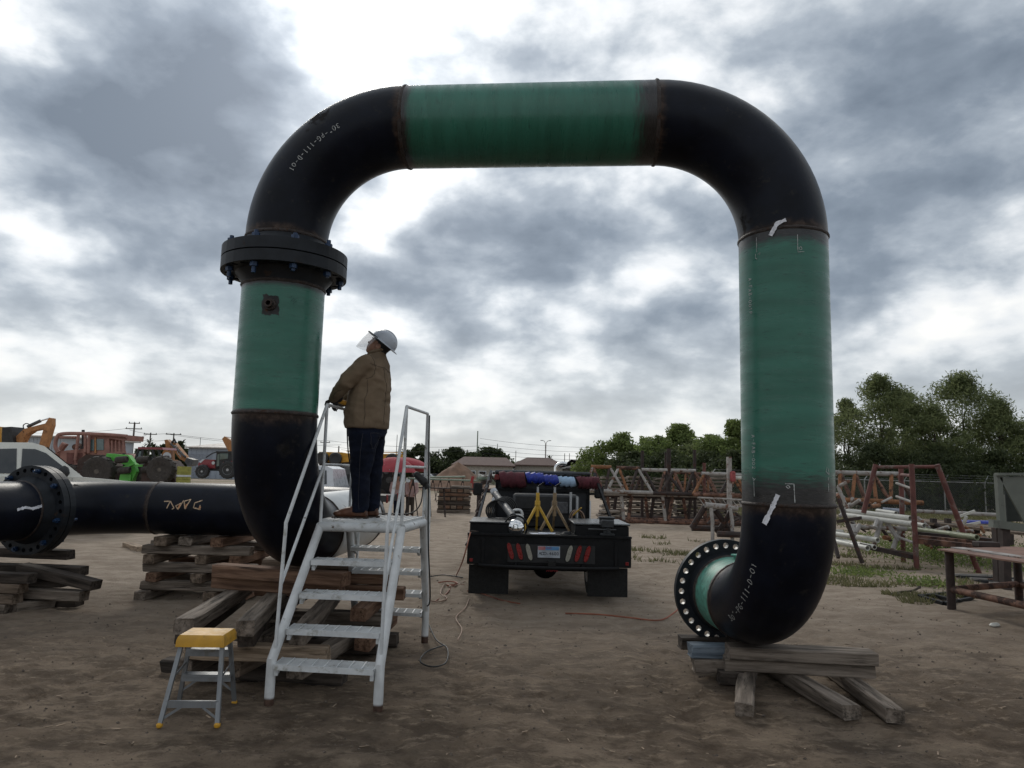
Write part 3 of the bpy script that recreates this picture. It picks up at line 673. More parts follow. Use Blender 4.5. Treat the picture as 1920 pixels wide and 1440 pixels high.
def grating(a, b, c, d, n1, n2, parent, zt=.022):      # corners a-b (front) d-c (back): bearing bars and cross bars
    gs = []
    for i in range(n1+1):
        s = i/n1; gs.append(bar(a.lerp(d, s), b.lerp(c, s), .005, zt))
    for i in range(n2+1):
        s = i/n2; gs.append(bar(a.lerp(b, s)+Vector((0, 0, .004)), d.lerp(c, s)+Vector((0, 0, .004)), .011, zt))
    return part('grating', merge(*gs), m_wht, parent, None, kind='stuff')
up_ = Vector((0, 0, .05))
pf = part('platform_frame', merge(bar(FL.lerp(BL, .5)+up_*.2, FR.lerp(BR, .5)+up_*.2, .04, .05)), m_wht, stair, None)
grating(FL+up_, FR+up_, BR+up_, BL+up_, 26, 12, pf, .03)
for (l, r, sg) in ((0, 1, -1), (2, 3, 1)):
    for q in range(4):
        s = (.36+q*.262-.36)/(PZ-.36)-.02; s = max(s, -.0)
        a = strings[l][0].lerp(strings[l][1], s); b = strings[r][0].lerp(strings[r][1], s)
        ax = (b-a).normalized(); a = a+ax*.04; b = b-ax*.04; dp = Vector((0, -sg*.235, 0)); st0 = Vector((0, sg*.06, -.035))
        a += st0; b += st0
        nose = merge(bar(a, b, .012, .045), bar(a+dp, b+dp, .006, .035), bar(a, a+dp, .006, .04), bar(b, b+dp, .006, .04))
        tr = part('tread', nose, m_wht, stair, None)
        grating(a+Vector((0, 0, .012)), b+Vector((0, 0, .012)), b+dp+Vector((0, 0, .012)), a+dp+Vector((0, 0, .012)), 8, 8, tr, .014)
        for p, sx in ((a, 1), (b, -1)):
            part('tread_bracket', prism([(.02, 0), (.15, 0), (.02, -.05)], p+Vector((0, 0, -.022)), Vector((0, -sg, 0)), UP, Vector((sx*.03, 0, 0))), m_wht, stair, None)
RT = 2.545
def rail(pts, r=.0150, name='handrail'): part(name, tube(pts, r, 10), m_wht, stair)
tops = {}
for k, (ft, top, sg) in FT.items():
    tp = Vector((top.x+(.0 if k in (0, 2) else .0), top.y, RT)); tops[k] = tp
    rail([top+Vector((0, 0, .03)), tp], name='handrail_post')
    nw = Vector((ft.x+(top.x-ft.x)*.1, ft.y+(.03 if sg < 0 else -.03), .40)); kink = Vector((nw.x+(top.x-nw.x)*.12, nw.y-sg*.03, 1.47))
    rail([nw, kink-Vector((0, 0, .05)), kink, kink.lerp(tp, .97), tp])
    rail([nw.lerp(kink, .52), Vector((top.x, top.y, 1.96))], .0140, 'mid_rail')
for a, b in ((0, 2), (1, 3)):
    rail([tops[a], tops[b]], name='top_rail'); rail([Vector((tops[a].x, tops[a].y, 1.97)), Vector((tops[b].x, tops[b].y, 1.97))], .0140, 'mid_rail')
# ------------------------------------------------------------------ step stool
m_alu = mat('aluminium', (.24, .25, .26), .55, .6, .12, 8, stretch=(1, 1, .15), dirt=(.3, 9, (.20, .19, .17)))
m_yel = mat('yellow_plastic', (.52, .27, .018), .5, 0, .10, 9, dirt=(.35, 6, (.27, .16, .04)))
stool = thing('step_stool', 'aluminium step stool with yellow plastic top standing on the dirt', 'step stool', (-2.33, 5.85, 0))
c4 = [Vector((-2.54, 5.57, 0)), Vector((-2.125, 5.60, 0)), Vector((-2.20, 6.13, 0)), Vector((-2.64, 6.10, 0))]
tp4 = [Vector((-2.49, 5.73, .585)), Vector((-2.185, 5.745, .585)), Vector((-2.21, 5.95, .585)), Vector((-2.515, 5.94, .585))]
ctr = Vector((-2.345, 5.84, .60))
def frust(c, ex, ey, w0, d0, w1, d1, h):
    V = []
    for (w, d, z) in ((w0, d0, 0), (w0-.006, d0-.006, h*.55), (w1+.02, d1+.02, h*.85), (w1, d1, h)):
        for i, j in ((-1, -1), (1, -1), (1, 1), (-1, 1)): V.append(c+ex*(i*w/2)+ey*(j*d/2)+Vector((0, 0, z)))
    F = [(3, 2, 1, 0), (12, 13, 14, 15)]
    for q in range(3):
        for k in range(4): F.append((q*4+k, q*4+(k+1) % 4, q*4+4+(k+1) % 4, q*4+4+k))
    return V, F
ex = (tp4[1]-tp4[0]).normalized(); ey = Vector((-ex.y, ex.x, 0))
top_ = part('stool_top', frust(ctr-Vector((0, 0, .045)), ex, ey, .365, .30, .325, .255, .085), m_yel, stool, 25)
part('tread_insert', bbox(ctr+Vector((0, 0, .032)), (.26, .17, .006), .003, math.atan2(ex.y, ex.x)), mat('worn_yellow_brown', (.34, .22, .06), .7, 0, .3, 20), top_)
for p, q in zip(c4, tp4):
    lg = part('leg', bar(p+Vector((0, 0, .02)), q, .032, .022, (0, 1, 0)), m_alu, stool, None)
    part('rubber_foot', bbox(p+Vector((0, 0, .022)), (.042, .04, .038), .010), m_yel, lg)
def lp(i, z): return c4[i].lerp(tp4[i], z/.585)
for z in (.26, .47): part('step', bar(lp(3, z), lp(2, z), .085, .022), m_alu, stool, None); part('step_lip', bar(lp(3, z-.025)-ey*.04, lp(2, z-.025)-ey*.04, .006, .04), m_alu, stool, None)
part('cross_rail', bar(lp(0, .16), lp(1, .16), .02, .05), m_alu, stool, None)
for a, b in ((0, 3), (1, 2)): part('spreader_bar', bar(lp(a, .33), lp(b, .36), .004, .018), m_alu, stool, None)
for i, j, z0, z1, f in ((0, 1, .06, .14, .3), (1, 0, .06, .14, .3), (3, 2, .12, .25, .4), (2, 3, .12, .25, .4)): part('corner_brace', bar(lp(i, z0), lp(i, z1).lerp(lp(j, z1), f), .004, .018), m_alu, stool, None)
# ------------------------------------------------------------------ worker on the platform
def fuse(geos, vox, smooth=4, name='body'):
    """union of overlapping closed shapes as one continuous skin"""
    me = mesh_of('tmp', merge(*geos), None); o = bpy.data.objects.new('tmp', me); COL.objects.link(o)
    r = o.modifiers.new('r', 'REMESH'); r.mode = 'VOXEL'; r.voxel_size = vox; s = o.modifiers.new('s', 'SMOOTH'); s.iterations = smooth; s.factor = .5
    dg = bpy.context.evaluated_depsgraph_get(); ev = o.evaluated_get(dg); m2 = bpy.data.meshes.new_from_object(ev)
    g = ([v.co.copy() for v in m2.vertices], [tuple(p.vertices) for p in m2.polygons]); nr = [v.normal.copy() for v in m2.vertices]
    bpy.data.objects.remove(o); bpy.data.meshes.remove(me); bpy.data.meshes.remove(m2); return g, nr
def loft(rings, n=20):                    # rings: (centre, half x, half y) level ellipses
    V = []; F = []
    for c, rx, ry in rings:
        for j in range(n):
            a = 2*math.pi*j/n; V.append(V3(c)+Vector((rx*math.cos(a), ry*math.sin(a), 0)))
    for i in range(len(rings)-1):
        for j in range(n): F.append((i*n+j, i*n+(j+1) % n, (i+1)*n+(j+1) % n, (i+1)*n+j))
    F.append(tuple(range(n-1, -1, -1))); F.append(tuple((len(rings)-1)*n+j for j in range(n)))
    return V, F
from mathutils import noise as mn
def wrinkle(gn, amp, sc, st=(1, 1, 1)):
    (V, F), N_ = gn; out = []
    for v, n in zip(V, N_):
        q = Vector((v.x*st[0], v.y*st[1], v.z*st[2]))*sc
        w = 1-abs(mn.noise(q+Vector((3, 1, 7)))*2); w2 = mn.noise(q*2.3); out.append(v+n*amp*(w*.8+w2*.5-.4))
    return out, F
def limb(pts, rs, n=14): 
    q = [V3(p) for p in pts]; return merge(tube(q, rs, n), *[ellipsoid(p, (r, r, r), n, 8) for p, r in zip(q, rs)])
def moved(g, M): return [M @ V3(v) for v in g[0]], g[1]
m_skin = mat('skin', (.30, .155, .105), .55, 0, .10, 30); m_tan = mat('tan_work_shirt', (.175, .128, .086), .9, 0, .16, 4, bump=.2, bscale=22, spec=.2)
m_jean = mat('dark_denim', (.0060, .0085, .019), .92, 0, .4, 6, bump=.3, bscale=40, spec=.2); m_boot = mat('brown_boot_leather', (.115, .045, .022), .5, 0, .35, 12); m_sole = mat('boot_sole', (.045, .032, .024), .8)
m_glove = mat('dark_glove', (.022, .02, .02), .8, 0, .4, 25, bump=.3, bscale=60); m_hat = mat('hard_hat_white', (.42, .45, .50), .35, 0, .06, 8, dirt=(.2, 10, (.3, .31, .33))); m_hair = mat('black_hair', (.008, .007, .007), .6)
PO = Vector((-1.455, 7.26, PZ+.066))
wk = thing('person', 'worker in tan shirt, jeans and white hard hat with face shield, on the stair platform', 'person', PO)
A = lambda *p: PO+Vector(p)
HT = Matrix.Translation(A(.085, 0, 1.735)) @ Matrix.Rotation(math.radians(34), 4, 'Y')
head = merge(ellipsoid((.0, 0, .045), (.100, .078, .105)), ellipsoid((-.035, 0, -.03), (.066, .064, .088)), ellipsoid((-.062, 0, -.098), (.034, .038, .028)),
             ellipsoid((-.098, 0, -.012), (.020, .013, .034), 12, 8), ellipsoid((-.112, 0, -.03), (.018, .017, .014), 12, 8), ellipsoid((-.096, 0, -.062), (.014, .026, .010), 12, 8),
             ellipsoid((-.094, 0, -.079), (.013, .022, .009), 12, 8), ellipsoid((-.088, 0, .028), (.020, .052, .014), 12, 8), ellipsoid((.012, -.078, -.015), (.026, .014, .036), 12, 8), ellipsoid((.012, .078, -.015), (.026, .014, .036), 12, 8),
             ellipsoid((-.082, -.036, .008), (.012, .016, .010), 10, 6), ellipsoid((-.082, .036, .008), (.012, .016, .010), 10, 6))
body, _ = fuse([moved(head, HT), limb([A(.06, 0, 1.50), A(.075, 0, 1.68)], [.075, .066]), limb([A(0, 0, 1.0), A(0, 0, 1.45)], [.13, .13]),
               limb([A(.0, -.18, 1.5), A(-.17, -.21, 1.34), A(-.31, -.13, 1.19)], [.05, .045, .035]), limb([A(.0, .18, 1.5), A(-.16, .22, 1.32), A(-.27, .14, 1.16)], [.05, .045, .035]),
               limb([A(.0, -.09, .95), A(-.02, -.10, .5), A(-.018, -.10, .1)], [.08, .06, .045]), limb([A(.01, .09, .95), A(.05, .10, .5), A(.055, .10, .1)], [.08, .06, .045])], .009, 3)
part('body', body, m_skin, wk, 180)
hr_ = part('hair', moved(merge(ellipsoid((.022, 0, .03), (.090, .084, .095)), ellipsoid((.05, 0, -.035), (.055, .068, .07))), HT), m_hair, wk)
part('moustache', moved(merge(ellipsoid((-.103, 0, -.052), (.010, .028, .006), 10, 6)), HT), m_hair, wk); part('eyebrow', moved(ellipsoid((-.100, -.032, .030), (.008, .022, .006), 10, 6), HT), m_hair, wk); part('eyebrow', moved(ellipsoid((-.100, .032, .030), (.008, .022, .006), 10, 6), HT), m_hair, wk)
tors = loft([(A(.0, 0, .885), .218, .215), (A(-.008, 0, .95), .226, .225), (A(-.012, 0, 1.05), .228, .232), (A(-.005, 0, 1.16), .218, .232), (A(.012, 0, 1.28), .205, .235), (A(.022, 0, 1.40), .192, .245), (A(.035, 0, 1.50), .170, .240), (A(.045, 0, 1.58), .135, .19), (A(.055, 0, 1.635), .098, .11), (A(.062, 0, 1.675), .080, .085)])
slL = limb([A(.0, -.20, 1.525), A(-.08, -.235, 1.43), A(-.185, -.235, 1.325), A(-.26, -.18, 1.25), A(-.325, -.125, 1.185)], [.094, .088, .080, .066, .052])
slR = limb([A(.0, .20, 1.525), A(-.08, .24, 1.42), A(-.18, .24, 1.31), A(-.24, .19, 1.23), A(-.29, .14, 1.165)], [.094, .088, .080, .066, .052])
def folds(V, F, spots):                    # sharp cloth folds: radiating ridges round the places where cloth is pulled
    out = []
    for v in V:
        d = Vector((0, 0, 0))
        for c, rad, fr, amp, ax in spots:
            q = v-c; l = q.length
            if l < rad: d += (v-Vector((PO.x, v.y, v.z))).normalized()*amp*(1-l/rad)*abs(math.sin(q.dot(ax)*fr+3*mn.noise(v*4)))
        out.append(v+d)
    return out, F
sv, sf = wrinkle(fuse([tors, slL, slR], .010, 3), .014, 6.5, (.8, .8, 1.3))
sv, sf = folds(sv, sf, [(A(-.19, -.26, 1.33), .20, 34, .014, Vector((.7, 0, .7))), (A(.05, -.2, 1.40), .20, 30, .012, Vector((.6, 0, .8))), (A(.08, -.22, 1.0), .26, 26, .012, Vector((.25, 0, 1))), (A(.18, -.1, 1.15), .25, 28, .010, Vector((.2, 0, 1))), (A(-.1, -.22, .98), .2, 26, .010, Vector((-.4, 0, 1)))])
shirt = part('shirt', (sv, sf), m_tan, wk, 180)
from mathutils import kdtree
def seam(name, pts, verts, m, r, parent):
    kd = kdtree.KDTree(len(verts)); [kd.insert(v, i) for i, v in enumerate(verts)]; kd.balance()
    part(name, tube([kd.find(p)[0] for p in bez(pts, 6)], r, 6), m, parent)
m_seam = mat('shirt_seam', (.085, .060, .040), .9)
seam('armhole_seam', [A(.02+.10*math.cos(a), -.25, 1.50+.13*math.sin(a)) for a in np.linspace(-1.7, 1.9, 10)], sv, m_seam, .0035, shirt)
seam('yoke_seam', [A(.05, -.28, 1.52), A(.14, -.2, 1.50), A(.25, -.08, 1.49), A(.28, .05, 1.49)], sv, m_seam, .0035, shirt); seam('back_pleat', [A(.20, -.16, 1.49), A(.26, -.15, 1.3), A(.26, -.15, 1.1), A(.24, -.15, .92)], sv, m_seam, .003, shirt); seam('side_seam', [A(.03, -.3, 1.36), A(.02, -.3, 1.15), A(.01, -.3, .9)], sv, m_seam, .003, shirt)
seam('cuff_seam', [A(-.26+.05*math.cos(a), -.17+.07*math.sin(a), 1.24+.05*math.cos(a)) for a in np.linspace(0, 5.5, 8)], sv, m_seam, .0035, shirt)
part('shirt_collar', tube([A(.062+.083*math.cos(a), .083*math.sin(a), 1.675+.028*math.cos(a)) for a in np.linspace(0, 2*math.pi, 24, endpoint=False)], .017, 8, closed=True), m_tan, wk)
hips = loft([(A(.0, 0, .80), .192, .19), (A(.0, 0, .90), .205, .20), (A(-.0, 0, 1.0), .20, .2)])
lL = loft([(A(-.018, -.10, .06), .078, .080), (A(-.005, -.105, .12), .082, .082), (A(-.012, -.105, .30), .092, .088), (A(-.02, -.105, .48), .105, .098), (A(-.012, -.10, .66), .130, .11), (A(-.005, -.095, .84), .165, .115)])
lR = loft([(A(.055, .10, .06), .078, .080), (A(.06, .105, .12), .082, .082), (A(.06, .105, .30), .092, .088), (A(.05, .105, .48), .105, .098), (A(.035, .10, .66), .130, .11), (A(.012, .095, .84), .165, .115)])
jv, jf = wrinkle(fuse([hips, lL, lR], .011, 3), .011, 8, (.6, .6, 1.3)); jn = part('jeans', (jv, jf), m_jean, wk, 180)
m_jst = mat('jean_stitch', (.022, .022, .030), .9)
seam('leg_seam', [A(.0, -.3, .86), A(-.01, -.3, .5), A(-.01, -.3, .08)], jv, m_jst, .003, jn); seam('pocket_stitch', [A(.10, -.25, .84), A(.2, -.18, .84), A(.2, -.15, .72), A(.12, -.22, .70), A(.10, -.25, .84)], jv, m_jst, .003, jn); seam('pocket_stitch', [A(-.12, -.25, .86), A(-.06, -.28, .78), A(.0, -.3, .76)], jv, m_jst, .003, jn)
for y, dx in ((-.10, -.018), (.10, .055)):
    bt, _ = fuse([loft([(A(dx, y, .02), .09, .055), (A(dx, y, .16), .07, .06)]), tube([A(dx+.075, y, .055), A(dx-.02, y, .068), A(dx-.14, y, .05), A(dx-.215, y, .042)], [.05, .058, .050, .030], 14), ellipsoid(A(dx-.20, y, .04), (.055, .05, .032))], .008, 3)
    b_ = part('boot', bt, m_boot, wk, 180)
    part('sole', merge(prism([(-.262, -.03), (-.268, .0), (-.25, .035), (-.15, .052), (-.03, .045), (.06, .05), (.095, .03), (.1, 0), (.095, -.03), (.06, -.05), (-.03, -.045), (-.15, -.052), (-.25, -.035)], A(dx, y, -.012), (1, 0, 0), (0, 1, 0), (0, 0, .026)), box(A(dx+.045, y, -.006), (.09, .085, .03))), m_sole, b_)
for y0, dz, sg, x0 in ((-.10, 0, 1, -.335), (.16, -.012, -1, -.325)):
    pc = A(x0, y0, 1.155+dz); gs = [ellipsoid(pc, (.046, .045, .026)), limb([A(x0+.055, y0-.005*sg, 1.18+dz), pc], [.045, .034])]
    for k in range(4):
        yy = y0-.034+k*.023; ln_ = (.95, 1.05, 1.0, .82)[k]
        gs.append(limb([A(x0-.03, yy, 1.152+dz), A(x0-.062*ln_, yy, 1.140+dz), A(x0-.070*ln_, yy, 1.110+dz), A(x0-.052*ln_, yy, 1.088+dz)], [.0125, .0115, .0105, .009], 10))
    gs.append(limb([A(x0+.015, y0+sg*.04, 1.148+dz), A(x0-.008, y0+sg*.062, 1.125+dz), A(x0-.014, y0+sg*.052, 1.098+dz)], [.014, .012, .0095], 10))
    part('glove', fuse(gs, .0055, 2)[0], m_glove, wk, 180)
HH = HT @ Matrix.Translation((.012, 0, .055)) @ Matrix.Rotation(math.radians(3), 4, 'Y')
dome = lathe([(.0, .0), (.0, .126), (.02, .127), (.05, .121), (.085, .102), (.112, .068), (.124, .034), (.127, .002)], (0, 0, 0), UP, 32)
hh = part('hard_hat', moved(merge(([Vector((v.x*1.10, v.y*.94, v.z)) for v in dome[0]], dome[1]), bar((-.12, 0, .085), (.12, 0, .085), .02, .0)), HH) if False else moved(([Vector((v.x*1.10, v.y*.94, v.z)) for v in dome[0]], dome[1]), HH), m_hat, wk, 50)
brim = lathe([(-.002, .126), (-.012, .172), (-.008, .174), (.006, .126)], (0, 0, 0), UP, 36, True)
part('brim', moved(([Vector((v.x*1.08-.008, v.y*.93, v.z)) for v in brim[0]], brim[1]), HH), m_hat, hh)
part('hat_ridge', moved(tube([Vector((.13*math.cos(a)*1.04, 0, .004+.127*math.sin(a))) for a in np.linspace(.15, math.pi-.15, 16)], .008, 8), HH), m_hat, hh)
part('headband', moved(lathe([(-.03, .1), (.01, .112), (.01, .104), (-.03, .094)], (0, 0, 0), UP, 28, True), HH), mat('black_band', (.012, .012, .013), .7), hh)
m_vis = mat('clear_visor', (.75, .74, .78), .08, 0, .02, 3, alpha=.30)
vs = []; vf = []; K = 22
for i in range(K+1):
    a = math.pi-math.radians(78)+math.radians(156)*i/K
    for z, rr, dd in ((-.005, .165, 0), (-.10, .166, -.010), (-.205, .160, -.016)):
        cut = 1 if z > -.2 else (1-.35*abs(2*i/K-1)**3); vs.append(Vector((rr*math.cos(a)*1.05-.012+dd, rr*math.sin(a)*.86, z*cut)))
for i in range(K):
    for j in range(2): vf.append((i*3+j, i*3+j+1, (i+1)*3+j+1, (i+1)*3+j))
part('face_shield', moved((vs, vf), HH), m_vis, hh, 180)
part('shield_bracket', moved(tube([Vector((.168*math.cos(a)*1.06-.012, .168*math.sin(a)*.88, -.004)) for a in np.linspace(math.pi*.56, math.pi*1.44, 18)], .008, 6), HH), MATS['black_band'], hh)
tool = thing('hand_grinder', 'small yellow and black power tool held at the worker\'s waist', 'power tool', A(-.24, -.06, 1.12))
part('tool_body', limb([A(-.29, -.10, 1.16), A(-.19, -.05, 1.125)], [.022, .028], 10), mat('tool_yellow', (.50, .24, .02), .5), tool); part('tool_head', cyl(A(-.20, -.055, 1.10), A(-.185, -.05, 1.155), .03, 14), MATS['black_band'], tool)
m_cord = mat('black_cord', (.012, .012, .012), .6); m_cordo = mat('orange_cord', (.22, .065, .03), .65); m_cordt = mat('tan_cord', (.26, .17, .12), .7)
def cord(label, pts, r, m, name='cord', group='cords and leads lying in the yard'): solo(name, tube(bez(pts, 8), r, 7), m, label, 'cord', group)
cord('black lead running down from the worker\'s tool and across the stair platform', [A(-.2, -.04, 1.1), A(-.26, .25, .9), A(-.25, .36, .6), A(-.16, .40, .2), A(.0, .42, .03), (-1.25, 7.64, PZ+.09), (-1.03, 7.60, PZ+.10), (-.93, 7.64, PZ+.2), (-.91, 7.66, PZ+.42)], .007, m_cord)
pl = thing('cord_plug', 'black plug connector hanging on the right stair rail', 'plug', (-.93, 7.62, PZ+.42)); part('plug_body', limb([(-.98, 7.62, PZ+.50), (-.90, 7.62, PZ+.43)], [.035, .045], 10), m_cord, pl); part('plug_boot', cyl((-.90, 7.62, PZ+.44), (-.86, 7.63, PZ+.36), .03, 10), m_cord, pl)
cord('black lead hanging from the right stair rail down to a loop on the dirt', [(-.875, 7.66, RT-.02), (-.86, 7.66, 1.9), (-.84, 7.70, 1.2), (-.82, 7.9, .55), gz(792, 1160, .05)+UP*.15, gz(815, 1195, .03), gz(838, 1215, .03), gz(836, 1242, .03), gz(810, 1250, .03), gz(788, 1240, .03), gz(800, 1222, .03), gz(832, 1210, .03)], .008, m_cord)
# ------------------------------------------------------------------ welding truck seen from behind
mat('tube_grey', (.040, .044, .050), .6, .0, .2, 7); m_tblk = mat('truck_black', (.0065, .0068, .0078), .58, .0, .3, 7, dirt=(.3, 5, (.014, .012, .011)), spec=.2); m_rub = mat('rubber', (.007, .007, .007), .85, 0, .3, 20)
m_plate = mat('diamond_plate_black', (.035, .036, .038), .35, .6, .25, 14, bump=.3, bscale=90); m_glass = mat('dark_glass', (.012, .015, .017), .06, 0, .1, 3, spec=.8)
m_red = mat('red_lens', (.19, .009, .009), .3, 0, .15, 14); m_clr = mat('clear_lens', (.27, .26, .22), .3, 0, .2, 25); m_chr = mat('chrome', (.72, .72, .72), .06, 1, .04, 4)
m_maroon = mat('maroon_canvas', (.075, .013, .020), .85, 0, .25, 9, bump=.4, bscale=14); m_blue = mat('blue_tarp', (.012, .028, .26), .5, 0, .3, 12, bump=.6, bscale=12); m_lblue = mat('pale_blue_cloth', (.30, .42, .56), .8, 0, .1, 9)
m_silver = mat('silver_paint', (.36, .37, .38), .35, .3, .06, 5); m_jy = mat('yellow_jack_paint', (.50, .30, .03), .55, 0, .15, 12, rust=.08); m_jt = mat('tan_jack_paint', (.23, .16, .09), .65, 0, .25, 10, rust=.2)
m_rustc = mat('chain_rust', (.05, .03, .024), .7, .3, .3, 12)
CX, HW, TY = .625, 1.235, 11.02
tk = thing('welding_truck', 'black flatbed welding truck parked with its tail towards the camera', 'truck', (CX, TY+2, 0))
part('bed_deck', merge(bbox((CX, TY+1.42, .975), (HW*2, 2.8, .05), .012)), m_plate, tk)
for s in (-1, 1): part('bed_side', bbox((CX+s*(HW-.03), TY+1.42, .90), (.05, 2.78, .16), .01), m_tblk, tk)
tail = part('tail_board', bbox((CX, TY, .775), (HW*2, .06, .44), .015), m_tblk, tk)
part('tail_lip', bar((CX-HW, TY-.01, 1.005), (CX+HW, TY-.01, 1.005), .10, .03), m_tblk, tail)
for k in range(7): part('tail_rivet', ellipsoid((CX-1.1+k*.37, TY-.032, .955), (.014, .008, .014), 8, 5), m_tblk, tail)
for s in (-1, 1): part('tail_stiffener', bbox((CX+s*1.0, TY-.038, .76), (.05, .02, .38), .006), m_tblk, tail); part('corner_reflector', bbox((CX+s*1.17, TY-.036, .62), (.05, .012, .05), .01), m_red, tail)
part('light_panel', bbox((CX+.03, TY-.036, .735), (1.32, .012, .27), .006), mat('panel_black', (.010, .010, .011), .5), tail)
def pt(px, py, Y=TY-.05): return at(px, py, Y)
def oval(px, py, m, tilt, name):
    c = pt(px, py); pts = [(.034*math.cos(a), .074*math.sin(a)+(.05 if math.sin(a) > 0 else -.05)) for a in np.linspace(0, 2*math.pi, 18, endpoint=False)]
    co, si = math.cos(tilt), math.sin(tilt); pts = [(x*co-y*si, x*si+y*co) for x, y in pts]
    lo = part(name, prism([(x*1.18, y*1.12) for x, y in pts], c+Vector((0, .008, 0)), (1, 0, 0), (0, 0, 1), (0, -.008, 0)), MATS['rubber'], tail, None)
    part('lens', prism(pts, c, (1, 0, 0), (0, 0, 1), (0, -.014, 0)), m, lo, None)
for px, py, m, tl in ((957, 1033, m_red, .28), (974, 1034, m_red, .28), (992, 1035, m_clr, .28), (1067, 1038, m_clr, -.28), (1084, 1038, m_red, -.28), (1101, 1039, m_red, -.28)): oval(px, py, m, tl, 'tail_lamp')
pc = pt(1029, 1035); lp_ = part('licence_plate', bbox(pc+Vector((0, -.01, 0)), (.335, .008, .17), .003), mat('plate_white', (.38, .41, .45), .5), tk)
part('plate_band', box(pc+Vector((.05, -.0165, .055)), (.2, .004, .05)), mat('plate_blue', (.08, .22, .42), .5), lp_); part('plate_corner', box(pc+Vector((-.11, -.0165, .055)), (.10, .004, .05)), mat('plate_red', (.40, .16, .17), .5), lp_)
def text_part(txt, c, size, ex, ey, m, parent, name='lettering', ext=.002):
    cu = bpy.data.curves.new('t', 'FONT'); cu.body = txt; cu.size = 1; cu.align_x = 'CENTER'; cu.align_y = 'CENTER'; cu.extrude = 0
    o = bpy.data.objects.new('t', cu); COL.objects.link(o); dg = bpy.context.evaluated_depsgraph_get(); me = bpy.data.meshes.new_from_object(o.evaluated_get(dg))
    ex, ey = V3(ex).normalized(), V3(ey).normalized(); V = [V3(c)+ex*v.co.x*size+ey*v.co.y*size for v in me.vertices]; F = [tuple(p.vertices) for p in me.polygons]
    bpy.data.objects.remove(o); bpy.data.curves.remove(cu); bpy.data.meshes.remove(me)
    return part(name, (V, F), m, parent, None)
m_ink = mat('black_ink', (.012, .013, .02), .6)
for k, ch in enumerate('AOD-4600'): text_part(ch, pc+Vector((-.132+k*.0378, -.0175, -.024)), .066, (.86, 0, 0), UP, m_ink, lp_)
text_part('TEXAS', pc+Vector((-.02, -.021, .06)), .04, (1, 0, 0), UP, mat('texas_ink', (.28, .05, .09), .6), lp_)
bm = [pt(898, 1050, TY-.10), pt(960, 1056, TY-.20), pt(1030, 1061, TY-.24), pt(1100, 1062, TY-.20), pt(1160, 1060, TY-.10)]
bp2 = part('rear_bumper', tube(bez([Vector((p.x, p.y, .555)) for p in bm], 6), .028, 10), m_tblk, tk); part('hitch_receiver', merge(box((CX+.03, TY-.12, .60), (.09, .22, .09)), box((CX+.03, TY-.235, .60), (.11, .02, .11))), m_rub, tk)
for s in (-1, 1):
    part('bumper_bracket', bar((CX+s*.5, TY, .57), (CX+s*.5, TY-.18, .56), .03, .06), m_tblk, bp2)
    xo = CX+s*(HW-.33); part('mud_flap', bbox((xo, TY+.16, .315), (.61, .012, .43), .004), m_rub, tk); part('fender', bbox((CX+s*(HW+.02), TY+1.1, .78), (.10, 1.1, .05), .02), m_tblk, tk)
    for dx in (0, -.27):
        x = CX+s*(HW-.18+dx); w = part('wheel', lathe([(-.10, .0), (-.10, .25), (-.115, .30), (-.10, .385), (-.05, .402), (.05, .402), (.10, .385), (.115, .30), (.10, .25), (.10, 0)], (x, TY+1.05, .395), (1, 0, 0), 32), m_rub, tk)
        part('rim', lathe([(-.105, 0), (-.105, .21), (.105, .21), (.105, 0)], (x, TY+1.05, .395), (1, 0, 0), 20), m_silver, w)
    w = part('wheel', lathe([(-.10, .0), (-.10, .25), (-.115, .30), (-.10, .385), (-.05, .402), (.05, .402), (.10, .385), (.115, .30), (.10, .25), (.10, 0)], (CX+s*.86, TY+4.7, .395), (1, 0, 0), 32), m_rub, tk)
part('axle', cyl((CX-1.1, TY+1.05, .4), (CX+1.1, TY+1.05, .4), .055, 10), m_tblk, tk); part('differential', ellipsoid((CX, TY+1.05, .4), (.2, .16, .18)), m_tblk, tk)
for s in (-1, 1): part('chassis_rail', bbox((CX+s*.43, TY+2.6, .78), (.08, 5.2, .2), .01), m_tblk, tk)
text_part('ProPro', pt(1035, 1070, TY-.02), .06, (1, 0, 0), UP, mat('red_ink', (.35, .03, .04), .6), tk)
# tool boxes on the bed, cab and rack
bL = part('side_box', bbox((CX-.86, TY+.62, 1.075), (.70, 1.1, .17), .015), m_tblk, tk); part('box_lid', bbox((CX-.86, TY+.62, 1.17), (.72, 1.12, .025), .008), m_plate, bL)
bR = part('side_box', bbox((CX+.80, TY+.60, 1.08), (.82, 1.1, .17), .015), m_tblk, tk); part('box_lid', bbox((CX+.80, TY+.62, 1.185), (.86, 1.16, .03), .01), mat('lid_steel', (.11, .115, .12), .32, .7, .2, 9), bR)
CYb = TY+2.95
cabw = .86
cab = part('cab', merge(bbox((CX, CYb+.95, 1.0), (cabw*2+.12, 1.9, .95), .06), loft([(Vector((CX, CYb+.95, 1.45)), 0, 0)][:0] or [(Vector((CX, CYb+.95, 1.46)), .98, .98), (Vector((CX, CYb+.95, 1.47)), .98, .98)], 4)) if False else bbox((CX, CYb+1.0, 1.0), (cabw*2+.2, 2.0, .95), .06), m_silver, tk)
part('cab_roof', prism([(-cabw-.06, 0), (cabw+.06, 0), (cabw-.10, .46), (cabw-.2, .52), (-cabw+.2, .52), (-cabw+.10, .46)], (CX, CYb+.06, 1.46), (1, 0, 0), (0, 0, 1), (0, 1.75, 0)), m_silver, cab, 20)
part('rear_window', prism([(-.66, 0), (.66, 0), (.56, .34), (-.56, .34)], (CX, CYb+.055, 1.55), (1, 0, 0), (0, 0, 1), (0, -.012, 0)), m_glass, cab, None)
